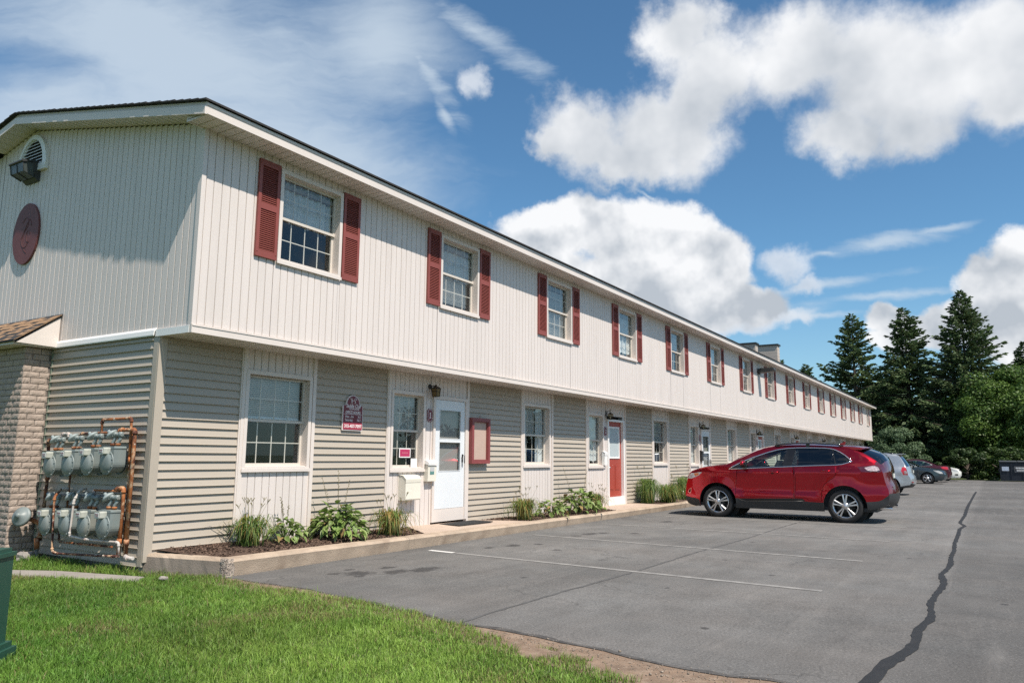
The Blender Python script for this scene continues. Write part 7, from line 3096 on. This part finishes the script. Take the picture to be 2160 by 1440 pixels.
def spruce(x, y, H, R, seed, label, base=.04, dens=1.0, open_=0.0, zb=-1.45, tilt=0.0, tone=1.0):
    g = np.random.default_rng(seed)
    root = thing('spruce_tree', (x, y, zb), label, 'tree', 'spruces beyond the lot')
    mb = MB()
    mb.tube([(0, 0, -.2), (.05, .03, H * .4), (0, 0, H * .8), (0, 0, H * .99)], [H * .016 + .06, H * .011 + .04, .05, .012], 8)
    V, C = [], []
    h = H * base
    br = MB()
    while h < H * .985:
        t = h / H
        Rr = R * ((1 - t) ** .82) * g.uniform(.82, 1.1) + .10
        n = int(g.integers(6, 10)) if t < .9 else 5
        a0 = g.uniform(0, 2 * PI)
        for b_ in range(n):
            if g.random() < open_ * (.3 + t * .4):
                continue
            a = a0 + 2 * PI * b_ / n + g.normal(0, .2)
            L = Rr * g.uniform(.62, 1.22)
            up_ = .42 * t + g.normal(0, .07)           # upper branches rise, lower ones hang
            ca, sa = math.cos(a), math.sin(a)
            m = max(5, int(L * 22 * dens))
            s = g.uniform(.10, 1.0, m) ** .8
            droop = -.26 * (1 - t) * s * (1.6 - s) * 1.5
            bz = h + L * (up_ * s + droop) + .10 * L * np.maximum(0, s - .7)
            bx, by = ca * L * s, sa * L * s
            lat = g.normal(0, 1, m) * (.075 * L * (1.25 - s) + .09)
            px, py = bx - sa * lat, by + ca * lat
            pz = bz - np.abs(lat) * .35 - g.uniform(0, .22, m) * (1 - t * .7)
            # a spray: slender kite hanging outward
            ln = g.uniform(.20, .46, m) * (1.0 - .3 * t)
            wd = ln * g.uniform(.22, .38, m)
            da = a + np.sign(lat) * g.uniform(.2, 1.0, m)
            dx, dy, dz = np.cos(da), np.sin(da), g.uniform(-.9, .15, m) + .5 * t
            nn = np.sqrt(dx * dx + dy * dy + dz * dz)
            D = np.stack([dx, dy, dz], 1) / nn[:, None]
            q = g.normal(0, 1, (m, 3))
            Wv = np.cross(D, q)
            Wv /= np.linalg.norm(Wv, axis=1)[:, None]
            P = np.stack([px, py, pz], 1)
            for sc_, off in ((1.0, 0.0), (.85, 1.2)):
                W2 = Wv if off == 0 else np.cross(D, Wv)
                V.append(np.stack([P - D * ln[:, None] * .25, P + W2 * wd[:, None] * sc_ + D * ln[:, None] * .2, P + D * ln[:, None], P - W2 * wd[:, None] * sc_ + D * ln[:, None] * .2], 1))
                tn = g.uniform(.55, 1.45, m) * (0.8 + .3 * g.random())
                c = np.array([[.118, .170, .074]]) * tn[:, None] * tone
                c += (g.random((m, 1)) < .06) * np.array([[.05, .045, .015]])
                C.append(c)
            if L > .5:
                br.tube([(0, 0, h), (ca * L * .5, sa * L * .5, h + L * (.5 * up_ - .19 * (1 - t))), (ca * L * .92, sa * L * .92, h + L * (.92 * up_ - .2 * (1 - t)))], [.012 + .012 * L, .012 + .006 * L, .006], 4, caps=False)
        h += .36 * (1.15 - .55 * t) * (H / 15) ** .3
    part('trunk', mb, M['bark'], root, world=False)
    part('limbs', br, M['bark'], root, world=False)
    V = np.concatenate(V).reshape(-1, 3)
    C = np.repeat(np.concatenate(C), 4, 0)
    n = len(V) // 4
    link('crown', np_mesh('crown', V, np.arange(4 * n), np.full(n, 4), M['needle'], C), root)
    return root


def broad(x, y, H, R, seed, label, nl=14000, zb=-1.45, col=((.035, .085, .02), (.12, .20, .045)), ls=.16, cz=.55, name='broadleaf_tree', group='broadleaf trees and shrubs beyond the lot', clumps=70, ry=1.0, cat='tree'):
    g = np.random.default_rng(seed)
    root = thing(name, (x, y, zb), label, cat, group)
    mb = MB()
    mb.tube([(0, 0, -.2), (.05, 0, H * .25), (-.05, .05, H * .6), (0, 0, H * .85)], [.05 + H * .022, .04 + H * .016, .02 + H * .01, .02], 8)
    ctr = []
    for i in range(clumps):
        a = g.uniform(0, 2 * PI)
        z = g.uniform(.03, 1.0)
        pr = math.sqrt(max(.03, 1 - ((z - cz * .8) / (1.02 - cz * .8 if z > cz * .8 else cz * .8 + .22)) ** 2))
        rr = R * pr * math.sqrt(g.uniform(.15, 1.0)) * g.uniform(.85, 1.08)
        ctr.append((rr * math.cos(a), rr * math.sin(a) * ry, z * H))
    ctr = np.array(ctr)
    for i in range(0, clumps, 3):
        c = ctr[i]
        mb.tube([(0, 0, max(.1, c[2] * .45)), (c[0] * .5, c[1] * .5, c[2] * .75), tuple(c)], [.03 + H * .005, .02 + H * .003, .01], 5, caps=False)
    part('trunk', mb, M['bark'], root, world=False)
    k = g.integers(0, clumps, nl)
    cr = R * g.uniform(.16, .34, clumps)
    d = g.normal(0, 1, (nl, 3))
    d /= np.linalg.norm(d, axis=1)[:, None]
    P = ctr[k] + d * (cr[k] * g.uniform(.35, 1.0, nl) ** .5)[:, None] * np.array([1, 1, .72])
    P[:, 2] = np.maximum(P[:, 2], .05)
    nrm = d * .8 + g.normal(0, .55, (nl, 3)) + np.array([0, 0, .35])
    nrm /= np.linalg.norm(nrm, axis=1)[:, None]
    q = g.normal(0, 1, (nl, 3))
    U = np.cross(nrm, q)
    U /= np.linalg.norm(U, axis=1)[:, None]
    Wv = np.cross(nrm, U)
    s = (ls * g.uniform(.6, 1.3, nl))[:, None]
    V = np.stack([P - U * s * .9, P + Wv * s * .52, P + U * s * .9 - nrm * s * .2, P - Wv * s * .52], 1).reshape(-1, 3)
    t = np.clip(g.random(clumps)[k] * .6 + g.random(nl) * .5 - .05, 0, 1)[:, None]
    C = (1 - t) * np.array([col[0]]) + t * np.array([col[1]])
    link('crown', np_mesh('crown', V, np.arange(4 * nl), np.full(nl, 4), M['leaf'], np.repeat(C, 4, 0)), root)
    return root


spruce(76, 10.2, 15.0, 5.6, 41, 'left spruce of the three tall ones, with a thin ragged top', open_=.34)
spruce(77, 5.9, 15.4, 5.6, 42, 'middle spruce of the three tall ones, dense with a blunt top', open_=.16)
spruce(76, 1.35, 16.2, 6.0, 43, 'tallest spruce, rightmost of the three, behind the big green bush', open_=.16)
spruce(82, -3.2, 12.2, 3.6, 44, 'shorter dark spruce at the edge behind the dumpster', open_=.1)
spruce(84, 16.0, 11.5, 3.6, 45, 'low spruce whose tip shows just past the gable end of the roof', open_=.1)
spruce(88, 19.4, 12.6, 1.9, 46, 'slim spruce tip rising over the roof beside the chimney', open_=.1)
spruce(90, 18.2, 9.9, 2.4, 47, 'small spruce tip just over the roof line, right of the slim one', open_=.1)
broad(74.0, -1.0, 8.3, 4.4, 51, 'big bushy green broadleaf tree at the end of the lot, beside the dumpster', nl=70000, col=((.045, .095, .02), (.135, .215, .042)), clumps=130, cz=.5, ls=.125)
broad(70.5, 6.3, 3.7, 2.5, 52, 'grey green shrub at the end of the building behind the cars', nl=24000, col=((.06, .105, .05), (.15, .215, .11)), clumps=50, name='shrub', ls=.085, cat='shrub', cz=.3)
broad(73.0, 3.0, 4.0, 2.6, 53, 'dark shrub under the spruces, behind the white sedan', nl=20000, col=((.02, .045, .015), (.06, .10, .03)), clumps=50, name='shrub', ls=.10, cat='shrub', cz=.2)
broad(78.0, 9.5, 4.6, 3.0, 54, 'dark undergrowth shrub at the foot of the left spruce', nl=16000, col=((.02, .045, .018), (.06, .10, .035)), clumps=40, name='shrub', ls=.11, cat='shrub', cz=.2)
broad(65.6, 1.6, 2.1, 1.5, 61, 'low dark shrub at the lot edge just right of the white sedan', nl=12000, col=((.02, .045, .015), (.07, .11, .03)), clumps=34, name='shrub', ls=.09, cat='shrub', ry=1.4, cz=.15)
broad(66.0, -.6, 2.4, 1.6, 62, 'dark shrub at the lot edge beside the dumpster', nl=12000, col=((.025, .055, .015), (.10, .15, .035)), clumps=34, name='shrub', ls=.09, cat='shrub', ry=1.3, cz=.15)
broad(70.0, -4.6, 6.2, 3.6, 55, 'green broadleaf tree past the frame behind the dumpster', nl=26000, col=((.045, .095, .02), (.15, .235, .05)), clumps=60, ls=.13)


def far_wood():
    g = np.random.default_rng(77)
    n = 26000
    y = g.uniform(-70, 80, n)
    top = 7 + 3.5 * np.sin(y * .23) + 2.5 * np.sin(y * .61 + 1) + g.uniform(-.8, .8, n)
    top = np.where((y > 22) , top * .75, top)
    z = -1.45 + np.abs(top) * g.random(n) ** .7
    x = 104 + g.uniform(-3, 5, n)
    d = g.normal(0, 1, (n, 3))
    d[:, 0] -= 1
    d /= np.linalg.norm(d, axis=1)[:, None]
    q = g.normal(0, 1, (n, 3))
    U = np.cross(d, q)
    U /= np.linalg.norm(U, axis=1)[:, None]
    Wv = np.cross(d, U)
    s = g.uniform(.25, .7, n)[:, None]
    P = np.stack([x, y, z], 1)
    V = np.stack([P - U * s, P + Wv * s * .6, P + U * s, P - Wv * s * .6], 1).reshape(-1, 3)
    C = np.array([[.03, .06, .022]]) * g.uniform(.5, 1.6, (n, 1))
    o = link('far_wood', np_mesh('far_wood', V, np.arange(4 * n), np.full(n, 4), M['leaf'], np.repeat(C, 4, 0)))
    o['kind'] = 'stuff'


far_wood()
